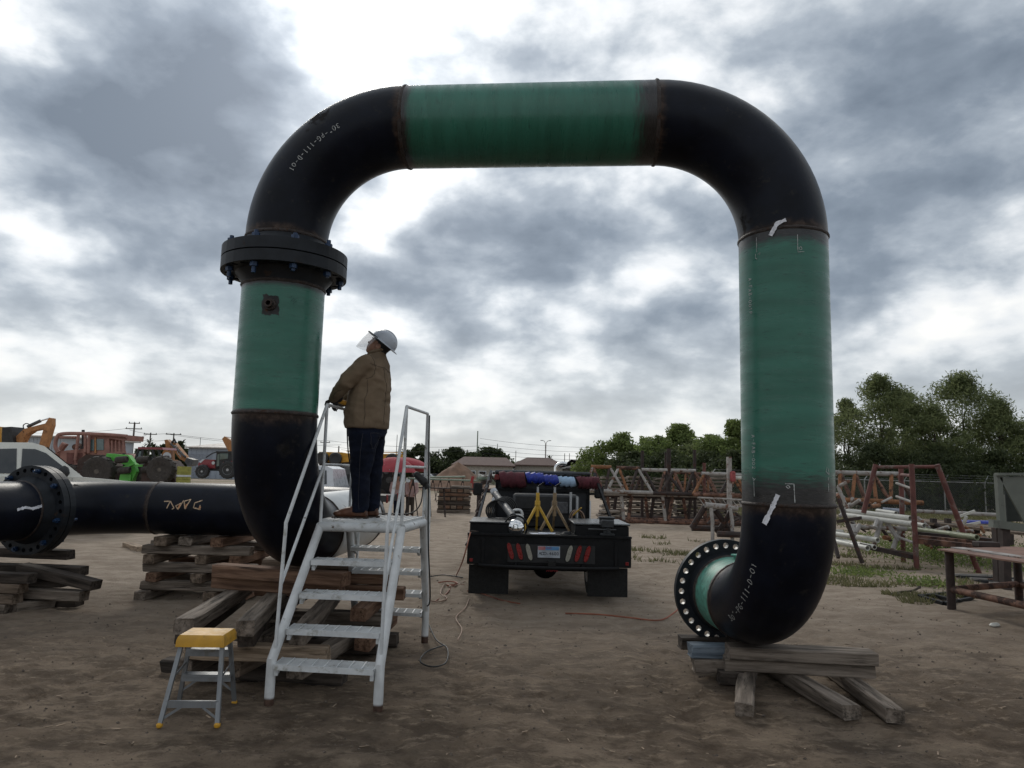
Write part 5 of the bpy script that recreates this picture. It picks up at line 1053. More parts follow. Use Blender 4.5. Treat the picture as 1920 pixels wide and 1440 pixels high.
part('pedestal', bar(at(1882, 990, Yh), Vector((at(1882, 1040, Yh).x, Yh, .0)), .14, .14, (0, 1, 0)), m_rustd, hp); part('pedestal', bar(at(1870, 990, Yh+.5), Vector((at(1870, 1040, Yh+.5).x, Yh+.5, .0)), .14, .14, (0, 1, 0)), m_rustd, hp)
# rusty steel table, front right
tb = thing('steel_table', 'rusty steel work table with round legs at the right edge', 'table', (7.4, 11, 0))
tA, tB, tC, tD = Vector((6.86, 11.35, .90)), Vector((8.40, 12.05, .90)), Vector((7.08, 9.45, .90)), Vector((8.6, 10.1, .90)); m_top = mat('rusty_plate', (.19, .105, .075), .75, .1, .25, 3, rust=.3, rustc=(.11, .055, .04), rscale=2)
u1 = (tB-tA).normalized(); u2 = (tC-tA).normalized()
cn = [tA-u1*.15-u2*.12, tB+u1*.1-u2*.12, tB+u1*.1+u2*3.2, tA-u1*.15+u2*3.2]
part('table_top', (cn+[v+Vector((0, 0, .022)) for v in cn], [(3, 2, 1, 0), (4, 5, 6, 7), (0, 1, 5, 4), (1, 2, 6, 5), (2, 3, 7, 6), (3, 0, 4, 7)]), m_top, tb, None)
m_leg = mat('rusty_leg', (.030, .018, .015), .8, 0, .4, 5, rust=.4, rustc=(.06, .03, .022), rscale=3)
for p in (tA, tB, tC, tD): part('leg', cyl((p.x, p.y, -.04), (p.x, p.y, .90), .062, 14), m_leg, tb)
for a, b, r in ((tA, tC, .052), (tA, tB, .05), (tB, tD, .05)): part('stretcher', cyl((a.x, a.y, .32), (b.x, b.y, .33), r, 12), m_rustp, tb)
solo('flat_bar', bar(tA+u1*.3-u2*.1+Vector((0, 0, .032)), tA+u1*.35+u2*2.6+Vector((0, 0, .032)), .22, .02), m_greyp, 'grey flat bar lying along the rusty steel table', 'bar'); solo('steel_block', merge(bbox(tB+Vector((-.5, .0, .06)), (.35, .2, .08), .01)), m_rustd, 'dark steel block at the back of the rusty table', 'block')
# scrap on the ground
fm = thing('black_steel_frame', 'black steel frame lying flat on the grass under the table', 'frame', gz(1790, 1125))  # open frame of black steel bars with one cross bar
for a, b in (((1724, 1118), (1770, 1132)), ((1770, 1132), (1822, 1122)), ((1822, 1122), (1780, 1112)), ((1780, 1112), (1724, 1118)), ((1750, 1116), (1796, 1128))): part('frame_bar', bar(gz(*a, .05), gz(*b, .05), .06, .05), m_tblk, fm)
rb = thing('steel_grate', 'flat grey steel grate lying on the ground behind the table', 'grate', gz(1850, 1090))
for k in range(6): part('grate_bar', bar(gz(1783+k*18, 1077+k*4, .08), gz(1895+k*12, 1081+k*4, .08), .05, .04), m_vise if k % 2 else m_greyp, rb)
part('grate_end', bar(gz(1783, 1077, .05), gz(1873, 1097, .05), .05, .04), m_vise, rb)
solo('branch', tube(bez([gz(1668, 1115, .03), gz(1690, 1110, .05), gz(1710, 1108, .06), gz(1724, 1101, .10)], 4), [.02]*12+[.03], 7), WOODS[3], 'dead branch lying on the dirt right of the arch', 'branch')
solo('plastic_scrap', bbox(gz(1865, 1172, .03), (.17, .08, .06), .028, .4), m_pvc, 'crumpled white plastic bottle on the dirt by the table', 'bottle')
# chain-link fence
m_galv = mat('galvanised_steel', (.22, .22, .21), .5, .6, .15, 4)
m_mesh = bpy.data.materials.new('chain_link'); m_mesh.use_nodes = True; _n = m_mesh.node_tree.nodes; _l = m_mesh.node_tree.links
def chain():
    b = _n['Principled BSDF']; b.inputs['Base Color'].default_value = (.10, .105, .10, 1); b.inputs['Roughness'].default_value = .6
    tc = _n.new('ShaderNodeTexCoord'); mp = _n.new('ShaderNodeMapping'); mp.inputs['Rotation'].default_value = (0, math.radians(45), 0); mp.inputs['Scale'].default_value = (11, 11, 11); _l.new(tc.outputs['Object'], mp.inputs[0])
    ch = _n.new('ShaderNodeSeparateXYZ'); _l.new(mp.outputs[0], ch.inputs[0]); fs = []
    for i in (0, 2):
        f = _n.new('ShaderNodeMath'); f.operation = 'FRACT'; _l.new(ch.outputs[i], f.inputs[0]); g = _n.new('ShaderNodeMath'); g.operation = 'LESS_THAN'; _l.new(f.outputs[0], g.inputs[0]); g.inputs[1].default_value = .12; fs.append(g)
    mx_ = _n.new('ShaderNodeMath'); mx_.operation = 'MAXIMUM'; _l.new(fs[0].outputs[0], mx_.inputs[0]); _l.new(fs[1].outputs[0], mx_.inputs[1]); _l.new(mx_.outputs[0], b.inputs['Alpha'])
chain()
fA, fB = at(1330, 900, 47), at(2000, 910, 45); fn = thing('chain_link_fence', 'long chain-link fence with outward barbed-wire arms in front of the trees', 'fence', (fA.x, fA.y, 0)); fh = 2.0
nP = 9
for i in range(nP+1):
    p = fA.lerp(fB, i/nP); po = part('fence_post', cyl((p.x, p.y, 0), (p.x, p.y, fh), .045, 8), m_galv, fn); part('barb_arm', cyl((p.x, p.y, fh), (p.x+.5, p.y+.35, fh+.45), .03, 6), m_galv, po)
part('top_rail', cyl((fA.x, fA.y, fh), (fB.x, fB.y, fh), .035, 8), m_galv, fn)
for k in range(3): part('barbed_wire', cyl((fA.x+.17*(k+.8), fA.y+.12*(k+.8), fh+.15*(k+.8)), (fB.x+.17*(k+.8), fB.y+.12*(k+.8), fh+.15*(k+.8)), .010, 4), m_galv, fn)
part('wire_mesh', ([Vector((fA.x, fA.y, .02)), Vector((fB.x, fB.y, .02)), Vector((fB.x, fB.y, fh)), Vector((fA.x, fA.y, fh))], [(0, 1, 2, 3)]), m_mesh, fn, None)
# ------------------------------------------------------------------ trees
def leaf_mat(name, c1, c2, tr=.4):
    m = bpy.data.materials.new(name); m.use_nodes = True; N = m.node_tree.nodes; L = m.node_tree.links; b = N['Principled BSDF']; b.inputs['Roughness'].default_value = .6; b.inputs['Specular IOR Level'].default_value = .25
    tc = N.new('ShaderNodeTexCoord'); nz = N.new('ShaderNodeTexNoise'); nz.inputs['Scale'].default_value = .9; nz.inputs['Detail'].default_value = 5; L.new(tc.outputs['Object'], nz.inputs[0])
    at_ = N.new('ShaderNodeAttribute'); at_.attribute_name = 'tone'; ad = N.new('ShaderNodeMath'); ad.operation = 'MULTIPLY_ADD'; L.new(at_.outputs['Fac'], ad.inputs[0]); ad.inputs[1].default_value = .5; L.new(nz.outputs[0], ad.inputs[2])
    mr = N.new('ShaderNodeMapRange'); L.new(ad.outputs[0], mr.inputs[0]); mr.inputs[1].default_value = .4; mr.inputs[2].default_value = 1.05
    mx = N.new('ShaderNodeMix'); mx.data_type = 'RGBA'; L.new(mr.outputs[0], mx.inputs[0]); mx.inputs[6].default_value = (*c1, 1); mx.inputs[7].default_value = (*c2, 1); L.new(mx.outputs[2], b.inputs['Base Color'])
    tl = N.new('ShaderNodeBsdfTranslucent'); L.new(mx.outputs[2], tl.inputs[0]); ms = N.new('ShaderNodeMixShader'); ms.inputs[0].default_value = tr; L.new(b.outputs[0], ms.inputs[1]); L.new(tl.outputs[0], ms.inputs[2]); L.new(ms.outputs[0], N['Material Output'].inputs[0])
    return m
m_lf1 = leaf_mat('willow_leaf', (.085, .112, .048), (.24, .27, .12), .6); m_lf2 = leaf_mat('bright_leaf', (.085, .125, .036), (.22, .27, .09), .55); m_lf3 = leaf_mat('dark_leaf', (.028, .040, .018), (.080, .098, .042), .4); m_bark = mat('bark', (.07, .055, .042), .9, 0, .4, 8, bump=.6, bscale=12)
def leaf_mesh(name, C, L, W, up=0.0, rng=RNG):
    """C: leaf centres; each leaf a diamond of length L, width W"""
    n = len(C); d = rng.normal(size=(n, 3)); d[:, 2] += up; d /= np.linalg.norm(d, axis=1, keepdims=True)
    e = rng.normal(size=(n, 3)); e -= d*(e*d).sum(1, keepdims=True); e /= np.linalg.norm(e, axis=1, keepdims=True)
    l = L*rng.uniform(.6, 1.25, (n, 1)); w = W*rng.uniform(.7, 1.2, (n, 1))
    V = np.stack([C-d*l/2, C+e*w/2, C+d*l/2, C-e*w/2], 1).reshape(-1, 3); F = np.arange(4*n).reshape(-1, 4)
    me = bpy.data.meshes.new(name); me.vertices.add(4*n); me.vertices.foreach_set('co', V.ravel()); me.loops.add(4*n); me.loops.foreach_set('vertex_index', F.ravel().astype(np.int32)); me.polygons.add(n); me.polygons.foreach_set('loop_start', np.arange(0, 4*n, 4, dtype=np.int32)); me.update(calc_edges=True)
    a = me.attributes.new('tone', 'FLOAT', 'POINT'); a.data.foreach_set('value', np.repeat(rng.uniform(0, 1, n), 4)); return me
def tree(label, base, H, spread, clumps, nleaf, L, W, m, seed, trunk_r=.14, cat='tree', group=None, lean=0.0, name='leafy_tree', low=.18):
    rng = np.random.default_rng(seed); r = random.Random(seed); base = V3(base); t_ = thing(name, label, cat, base, group)
    top = base+Vector((lean*H, 0, H*.72)); n = 7; pts = [base.lerp(top, i/n)+Vector((r.uniform(-.03, .03)*H*(i/n), r.uniform(-.03, .03)*H*(i/n), 0)) for i in range(n+1)]
    part('trunk', tube(pts, [trunk_r*(1-.8*i/n) for i in range(n+1)], 8), m_bark, t_)
    C = []; 
    clumps = int(clumps*1.7)
    for k in range(clumps):
        f = r.uniform(low, 1.0); a = r.uniform(0, 2*math.pi); prof = math.sin(math.pi*min(1, (f-low+.16)/(1.10-low)))**.7
        rad = spread*prof*math.sqrt(r.uniform(.05, 1)); c = base+Vector((lean*H*f+rad*math.cos(a), rad*math.sin(a)*.8, H*f*.97)); cr = r.uniform(.09, .16)*spread*(1.15-.5*f)
        if k % 6 == 0:
            s0 = pts[min(n, max(1, int(f*n*.7)))]; part('limb', tube([s0, s0.lerp(c, .5)+Vector((0, 0, -.05*H)), c], [trunk_r*.35, trunk_r*.2, trunk_r*.06], 6), m_bark, t_)
        q_ = np.clip(rng.normal(size=(nleaf//clumps, 3)), -1.7, 1.7)*np.array([cr, cr, cr*.75])+np.array(c); C.append(q_)
    C = np.concatenate(C); C = C[C[:, 2] > base.z+.15]
    me = leaf_mesh('crown', C-np.array(base), L, W, .2, rng); me.materials.append(m); o = bpy.data.objects.new('crown', me); COL.objects.link(o); o.parent = t_; return t_
def tpx(px, Y): p = at(px, 900, Y); return Vector((p.x, Y, 0))
def hpx(px, py, Y): return at(px, py, Y).z
GT = 'trees beyond the fence'
for i, (px, top, Y, sp, cl, nl, m, lb) in enumerate(((1590, 748, 54, 3.0, 38, 9000, m_lf1, 'dark leafy tree showing just right of the pipe leg'), (1655, 702, 52, 4.0, 60, 15000, m_lf1, 'tall feathery tree right of the pipe arch with two upright tops'), (1705, 735, 54, 3.2, 44, 10000, m_lf1, 'shorter feathery tree between the two tallest beyond the fence'), (1755, 758, 50, 2.8, 36, 8000, m_lf1, 'low bushy tree in front of the gap between the tall trees'),
     (1812, 700, 53, 4.8, 76, 19000, m_lf1, 'broad tall tree beyond the fence, largest at the right'), (1880, 752, 51, 3.4, 46, 11000, m_lf1, 'rounded tree at the right edge beyond the fence'), (1950, 800, 49, 3.0, 34, 7000, m_lf1, 'low dark tree cut by the right edge'), (1640, 835, 49, 3.2, 34, 7500, m_lf3, 'low dark shrubby tree behind the A-frame'), (1760, 840, 48.5, 3.6, 36, 8000, m_lf3, 'low dark shrubby tree behind the leaning post'), (1870, 850, 48.3, 3.4, 34, 7500, m_lf3, 'low dark shrubby tree behind the metal hopper'))):
    tree(lb, tpx(px, Y), hpx(px, top, Y), sp*1.10, int(cl*1.15), int(nl*1.45), .32, .075, m, 40+i, .16, group=GT, low=.06)
GM = 'trees behind the racks'
for i, (px, top, Y, sp, nl, m, lb) in enumerate(((1165, 817, 76, 4.0, 9000, m_lf2, 'bright green tree just right of the truck, leaning left'), (1210, 822, 78, 3.2, 6500, m_lf2, 'bright narrow tree with a pointed top beside the bright green one'), (1275, 800, 72, 4.2, 10000, m_lf2, 'tallest bright tree in the middle behind the racks'), (1242, 822, 74, 2.6, 5000, m_lf2, 'slim bright tree left of the tallest one behind the racks'), (1300, 830, 70, 3.6, 7500, m_lf1, 'dark green bushy tree right of the tallest one behind the racks'),
     (1335, 822, 68, 3.8, 8500, m_lf1, 'dark green rounded tree behind the rightmost board stack'), (1378, 790, 62, 3.2, 8000, m_lf2, 'tree partly hidden by the left side of the right pipe leg'), (1405, 800, 62, 3.0, 5000, m_lf1, 'tree almost wholly hidden behind the right pipe leg'), (1190, 850, 66, 3.6, 5000, m_lf3, 'low dark bush behind the left trusses'), (1255, 850, 64, 4.2, 6000, m_lf3, 'low dark bush behind the tallest rack post'), (1325, 852, 60, 4.0, 6000, m_lf3, 'low dark bush behind the right trusses'), (1375, 850, 56, 2.6, 4500, m_lf3, 'low dark bush beside the pale gate post'))):
    tree(lb, tpx(px, Y), hpx(px, top, Y), sp*1.2, 36, int(nl*1.6), .38, .15, m, 70+i, .16, group=GM, low=.06)
GF = 'far trees along the horizon'
for i, (px, top, Y, sp, nl, lb) in enumerate(((784, 838, 118, 4.8, 5000, 'far round dark tree just right of the stair handrail'), (850, 842, 118, 5.6, 6000, 'far wide dark tree left of the tall green mast'), (915, 840, 118, 5.8, 6000, 'far wide dark tree right of the tall green mast'), (885, 850, 122, 4.6, 4000, 'far dark tree behind the mast between two wider ones'), (760, 850, 125, 3.6, 3000, 'far small dark tree behind the red umbrella'), (1130, 855, 95, 2.4, 2500, 'far small tree by the dark roofed house'),
     (300, 832, 110, 3.6, 3500, 'far green tree behind the tractor cab'), (333, 828, 112, 2.0, 2500, 'far slim tree behind the orange backhoe arm'), (262, 838, 115, 2.6, 2500, 'far low tree left of the black tractor cab'), (346, 845, 110, 1.6, 1500, 'far small bush by the corner of the blue-grey shed'))):
    tree(lb, tpx(px, Y), hpx(px, top, Y), sp, 22, nl, .6, .3, m_lf3, 110+i, .2, group=GF, low=.12)
def palm(label, px, top, Y, seed):
    b = tpx(px, Y); H = hpx(px, top, Y); t_ = thing('palm_tree', label, 'palm', b, 'far palms on the horizon'); r = random.Random(seed)
    part('trunk', tube([b, b+Vector((.1, 0, H*.5)), b+Vector((.05, 0, H-.8))], [.2, .15, .13], 8), m_bark, t_); c = b+Vector((.05, 0, H-.8)); gs = []
    for k in range(22):
        a = r.uniform(0, 6.28); e = r.uniform(-.7, 1.2); L_ = r.uniform(1.0, 1.5); d = Vector((math.cos(a)*math.cos(e), math.sin(a)*math.cos(e), math.sin(e))); s = d.cross(UP).normalized()*.16
        p1 = c+d*L_*.5; p2 = c+d*L_+Vector((0, 0, -.35)); gs.append(([c-s*.2, p1-s, p2, p1+s, c+s*.2], [(0, 1, 3, 4), (1, 2, 3)]))
    part('crown', merge(*gs), m_lf3, t_, None)
palm('far palm left of the two, beside the utility pole', 273, 822, 115, 1); palm('far palm just right of the first, by the utility pole', 280, 830, 112, 2); palm('lone tiny palm on the horizon right of the truck exhaust', 1029, 853, 140, 3); palm('far slim palm above the orange backhoe arm', 335, 822, 118, 4)
# ------------------------------------------------------------------ grass and weeds
def grass():
    rng = np.random.default_rng(5); P = []
    def scatter(n, x0, x1, y0, y1, f=None):
        X = rng.uniform(x0, x1, n); Y = rng.uniform(y0, y1, n); k = vnoise(X*.9, Y*1.6, 21)+vnoise(X*.3, Y*.5, 22)
        q_ = k+.12*vnoise(X*4, Y*5, 23) > (.05 if f is None else f)+.22*np.clip((16.5-Y-.45*(X-5))/3, 0, 1.6); return np.stack([X[q_], Y[q_]], 1)
    P = np.concatenate([scatter(15000, 4, 11, 13, 20, .40), scatter(20000, 8, 26, 17, 34, .2), scatter(30000, 10, 36, 30, 47, -.35), scatter(8000, 6.2, 9.5, 10.5, 13.5, .36), scatter(4000, 2.2, 6, 16, 23, .36)])
    n = len(P); h = rng.uniform(.03, .10, n)*(.8+P[:, 1]/26); w = .008+P[:, 1]*.0006; a = rng.uniform(0, 6.28, n); lx = rng.normal(0, .5, (n, 2))*h[:, None]
    b = np.stack([P[:, 0], P[:, 1], gheight(P[:, 0], P[:, 1])-.01], 1); s = np.stack([np.cos(a)*w, np.sin(a)*w, np.zeros(n)], 1); t = b+np.stack([lx[:, 0], lx[:, 1], h], 1)
    V = np.stack([b-s, b+s, t], 1).reshape(-1, 3); me = bpy.data.meshes.new('grass'); me.vertices.add(3*n); me.vertices.foreach_set('co', V.ravel()); me.loops.add(3*n); me.loops.foreach_set('vertex_index', np.arange(3*n, dtype=np.int32)); me.polygons.add(n); me.polygons.foreach_set('loop_start', np.arange(0, 3*n, 3, dtype=np.int32)); me.update(calc_edges=True)
    at_ = me.attributes.new('tone', 'FLOAT', 'POINT'); at_.data.foreach_set('value', np.repeat(rng.uniform(0, 1, n), 3)); me.materials.append(leaf_mat('grass_blade', (.085, .092, .038), (.20, .185, .095), .4))
    o = bpy.data.objects.new('grass', me); COL.objects.link(o); props(o, 'patchy green grass and weeds on the right side of the yard', 'grass', kind='stuff')
grass()
def weeds(label, px, py, rad, n, h, seed):
    rng = np.random.default_rng(seed); c = gz(px, py); C = rng.normal(size=(n, 3))*np.array([rad, rad*.8, h*.35])+np.array([0, 0, h*.45]); C = C[C[:, 2] > .01]
    me = leaf_mesh('weed_clump', C, .09, .03, .8, rng); me.materials.append(m_lf2); o = bpy.data.objects.new('weed_clump', me); COL.objects.link(o); o.location = c; props(o, label, 'weeds', 'clumps of weeds', 'stuff')
weeds('low bright weed clump on the dirt just right of the pipe leg', 1612, 1078, .38, 900, .12, 1); weeds('leafy weeds around the trestle legs behind the A-frame', 1665, 1030, 1.1, 2600, .42, 2); weeds('tall leafy weeds behind the left table leg', 1850, 1062, 1.2, 2600, .5, 3); weeds('leafy weeds between the A-frame posts', 1750, 1050, .9, 2000, .40, 4); weeds('small weed clump left of the black frame on the ground', 1735, 1098, .3, 500, .14, 5)
def pebbles():
    rng = np.random.default_rng(9); n = 2600; X = rng.uniform(-5.5, 6.5, n); Y = 3.8+rng.gamma(2.0, 2.6, n); s = rng.uniform(.004, .016, n)*(rng.uniform(0, 1, n)**2+.5)
    o8 = np.array([[1, 0, 0], [-1, 0, 0], [0, 1, 0], [0, -1, 0], [0, 0, .7], [0, 0, -.7]]); f8 = np.array([[0, 2, 4], [2, 1, 4], [1, 3, 4], [3, 0, 4], [2, 0, 5], [1, 2, 5], [3, 1, 5], [0, 3, 5]])
    c = np.stack([X, Y, gheight(X, Y)+s*.2], 1); V = (c[:, None]+o8[None]*s[:, None, None]*rng.uniform(.6, 1.3, (n, 6, 1))).reshape(-1, 3); F = (f8[None]+(np.arange(n)*6)[:, None, None]).reshape(-1, 3)
    me = bpy.data.meshes.new('gravel'); me.from_pydata(V.tolist(), [], F.tolist()); me.materials.append(mat('clod', (.11, .085, .066), .95, 0, .5, 30)); o = bpy.data.objects.new('gravel', me); COL.objects.link(o); props(o, 'scattered dirt clods and pebbles on the yard', 'gravel', kind='stuff')
pebbles()
def chips():
    rng = np.random.default_rng(19); gs = []
    for k in range(420):
        x, y = rng.uniform(-5.5, 6.5), 3.9+rng.gamma(2.0, 2.4); z = float(gheight(np.array([x]), np.array([y]))[0]); a = rng.uniform(0, 3.14); l = rng.uniform(.015, .07)
        gs.append(bar((x, y, z+.004), (x+l*math.cos(a), y+l*math.sin(a), z+rng.uniform(.002, .012)), rng.uniform(.004, .012), .004))
    solo('wood_chips', merge(*gs), WOODS[4], 'scattered wood splinters and chips on the dirt', 'wood chips', kind='stuff', smooth=None, loc=(0, 8, 0))
chips()
# ------------------------------------------------------------------ left and middle background: vehicles, machines, sheds, poles
m_cream = mat('cream_white_paint', (.66, .66, .60), .28, 0, .04, 3, coat=.4); m_vwht = mat('white_vehicle_paint', (.52, .54, .56), .3, 0, .04, 3, coat=.4)
m_orng = mat('orange_machine_paint', (.36, .16, .055), .6, 0, .2, 4, rust=.18, rustc=(.12, .06, .03), dirt=(.25, 5, (.2, .1, .05))); m_pink = mat('faded_red_machine_paint', (.29, .145, .115), .75, 0, .18, 3, rust=.15, rustc=(.14, .07, .05), dirt=(.3, 4, (.22, .12, .1)))
m_lime = mat('lime_green_paint', (.10, .42, .06), .45, 0, .12, 4); m_tyre = mat('dusty_tyre', (.045, .038, .033), .9, 0, .3, 8); m_tan2 = mat('dusty_rim', (.10, .085, .07), .8, 0, .3, 8); m_redt = mat('tractor_red', (.22, .022, .03), .35, 0, .1, 4, coat=.3)
m_dark = mat('machine_black', (.02, .02, .021), .6, 0, .3, 8); m_pane = mat('cab_glass', (.10, .15, .15), .08, 0, .15, 2, spec=.7); m_shed = mat('blue_grey_cladding', (.27, .30, .35), .6, 0, .06, .6); m_shroof = mat('tan_metal_roof', (.34, .30, .27), .6, 0, .06, .6)
m_yelm = mat('yellow_machine_paint', (.52, .26, .02), .5, 0, .12, 4); m_brick = mat('brown_shingles', (.105, .065, .055), .9, 0, .15, 3); m_dkroof = mat('dark_shingles', (.045, .04, .04), .9, 0, .15, 3); m_housew = mat('house_wall', (.32, .29, .25), .8); m_grey = mat('machine_grey', (.09, .09, .09), .6, .2, .3, 6)
def wheel(parent, c, r, w, ax, m_t=None, m_r=None, rr=.55, name='wheel', treads=0):
    ax = V3(ax).normalized(); c = V3(c); h = w/2
    o = part(name, lathe([(-h*.8, r*rr), (-h, r*.75), (-h*.9, r*.93), (-h*.5, r), (h*.5, r), (h*.9, r*.93), (h, r*.75), (h*.8, r*rr)], c, ax, 28), m_t or m_tyre, parent)
    part('rim', lathe([(-h*.82, 0), (-h*.82, r*.15), (-h*.45, r*.2), (-h*.45, r*rr*.8), (-h*.85, r*rr), (h*.85, r*rr), (h*.4, r*rr*.8), (h*.4, 0)], c, ax, 24), m_r or m_tan2, o)
    if treads:
        _, s, u = frame_of(ax); gs = []
        for k in range(treads):
            a = 2*math.pi*k/treads; d = s*math.cos(a)+u*math.sin(a); e = d.cross(ax); gs.append(bar(c+d*r*.99-ax*h*(.9 if k % 2 else .05)+e*.02*r, c+d*r*.99+ax*h*(.05 if k % 2 else .9)-e*.06*r, r*.07, r*.09, d))
        part('tread_lugs', merge(*gs), m_t or m_tyre, o, None, kind='stuff')
    return o
def pickup(label, origin, yaw, m, H=2.15, name='pickup_truck', flat=False):
    """crew-cab pickup; local x forward, y left, z up"""
    O = V3(origin); t_ = thing(name, label, 'pickup', O); c, s = math.cos(yaw), math.sin(yaw); Lx = lambda x, y, z: O+Vector((x*c-y*s, x*s+y*c, z)); f = H/2.0
    def slab(poly, y0, y1): a = [Lx(x, y0, z*f) for x, z in poly]; b = [Lx(x, y1, z*f) for x, z in poly]; n = len(poly); return a+b, [tuple(range(n)), tuple(range(2*n-1, n-1, -1))]+[(i, n+i, n+(i+1) % n, (i+1) % n) for i in range(n)]
    if flat: part('flat_bed', slab([(-3.0, .75), (-3.0, .98), (-1.1, .98), (-1.1, .75)], -1.0, 1.0), m_dark, t_, 20)
    body = part('body', slab(([(-1.05, .55)] if flat else [(-3.0, .55), (-3.0, 1.25)])+[(-1.05, 1.27), (1.45, 1.27), (2.75, 1.18), (2.92, 1.05), (2.95, .55)], -.98, .98), m, t_, 20)
    W0, W1 = .95, .74
    gh = [(-1.05, 1.26), (-.92, 1.88), (-.7, 1.97), (.35, 2.0), (.62, 1.93), (1.55, 1.26)]; V = [Lx(x, (W0+(W1-W0)*(z-1.26)/.74)*sg, z*f) for sg in (-1, 1) for x, z in gh]; n = len(gh)
    part('cab', (V, [tuple(range(n)), tuple(range(2*n-1, n-1, -1))]+[(i, n+i, n+(i+1) % n, (i+1) % n) for i in range(n)]), m, t_, 25)
    for sg in (-1, 1):
        for poly in ([(-.78, 1.33), (-.70, 1.82), (.02, 1.86), (.05, 1.33)], [(.14, 1.33), (.14, 1.86), (.42, 1.86), (.66, 1.78), (1.22, 1.38), (1.22, 1.33)]):
            V = [Lx(x, ((W0+(W1-W0)*(z-1.26)/.74)+e)*sg, z*f) for e in (.004, .016) for x, z in poly]; k = len(poly)
            part('side_window', (V, [tuple(range(k)), tuple(range(2*k-1, k-1, -1))]+[(i, k+i, k+(i+1) % k, (i+1) % k) for i in range(k)]), m_glass, t_, None)
        mo = part('mirror', ellipsoid(Lx(1.05, sg*1.18, 1.38*f), (.12, .12, .17), 12, 8), m_dark, t_); part('mirror_arm', bar(Lx(1.0, sg*.95, 1.33*f), Lx(1.03, sg*1.1, 1.35*f), .06, .06), m_dark, mo); part('door_handle', bbox(Lx(-.55, sg*.985, 1.15*f), (.18, .05, .04), .01, yaw), m_dark, t_)
        for xs in (-.86, .09, 1.28): part('door_gap', bar(Lx(xs, sg*.982, .62*f), Lx(xs, sg*.982, 1.25*f), .012, .006, (c, s, 0)), m_dark, t_)
        part('headlamp', bbox(Lx(2.86, sg*.8, 1.02*f), (.12, .3, .2), .03, yaw), m_clr, t_); part('tail_lamp', bbox(Lx(-3.0, sg*.88, (.86 if flat else 1.05)*f), (.06, .16, .3), .02, yaw), m_red, t_)
        for x in (-1.95, 1.95):
            part('wheel_arch', lathe([(0, .50), (.03, .50)], Lx(x, sg*.965, .48), Vector((-s*sg, c*sg, 0)), 24), m_dark, t_); wheel(t_, Lx(x, sg*.86, .42), .42, .27, (-s, c, 0), m_tyre, m_silver)
    part('windscreen', ([Lx(x, y, z*f) for x, y, z in ((1.49, -.84, 1.33), (1.49, .84, 1.33), (.70, .72, 1.91), (.70, -.72, 1.91))], [(0, 1, 2, 3)]), m_glass, t_, None); part('grille', bbox(Lx(2.96, 0, .95*f), (.05, 1.2, .35), .02, yaw), m_dark, t_); part('front_bumper', bbox(Lx(3.02, 0, .62*f), (.16, 1.9, .24), .05, yaw), m_silver, t_)
    return t_
pickup('cream white crew-cab pickup behind the flanged pipe at the left', (-13.15, 19.0, 0), .72, m_cream, 2.38)
p1 = at(640, 890, 26.5); pickup('white pickup seen between the pipe leg and the stair rails', (at(640, 890, 27).x-1.05, 27.2, 0), math.pi-.06, m_vwht, 2.0, flat=True)
# excavator at far left
YE = 44
ex0 = thing('excavator', 'orange excavator with folded boom behind the cream pickup', 'excavator', (at(30, 900, YE).x, YE, 0))
def slabp(poly, Y, w, fn=at): a = [at(x, y, Y) for x, y in poly]; b = [v+Vector((0, w, 0)) for v in a]; n = len(a); return a+b, [tuple(range(n-1, -1, -1)), tuple(range(n, 2*n))]+[(i, (i+1) % n, n+(i+1) % n, n+i) for i in range(n)]
part('boom', slabp([(24, 838), (28, 820), (45, 804), (88, 793), (92, 801), (60, 808), (48, 816), (36, 840)], YE, .5), m_orng, ex0, None); part('stick', slabp([(84, 795), (92, 783), (97, 784), (97, 797), (83, 845), (70, 845)], YE-.05, .4), m_orng, ex0, None)
part('ram', cyl(at(52, 800, YE+.2), at(76, 789, YE+.2), .10, 10), m_grey, ex0); part('ram_rod', cyl(at(76, 789, YE+.2), at(93, 784, YE+.2), .05, 8), m_chr, ex0); part('hydraulic_hose', tube(bez([at(44, 803, YE), at(44, 797, YE), at(50, 794, YE), at(58, 797, YE)], 5), .03, 6), m_dark, ex0)
part('house', slabp([(-30, 870), (-30, 818), (2, 812), (3, 826), (30, 838), (30, 870)], YE+.4, 2.4), m_yelm, ex0, None); part('counterweight', slabp([(3, 838), (4, 801), (21, 800), (26, 836)], YE-.3, 1.2), m_dark, ex0, None); part('track', bbox((at(10, 900, YE).x, YE+1, .45), (4, .6, .9), .3), m_dark, ex0); part('track', bbox((at(10, 900, YE).x, YE+3.2, .45), (4, .6, .9), .3), m_dark, ex0); part('cab', slabp([(-25, 818), (-25, 800), (0, 800), (2, 815)], YE+.6, 1.4), m_yelm, ex0, None)
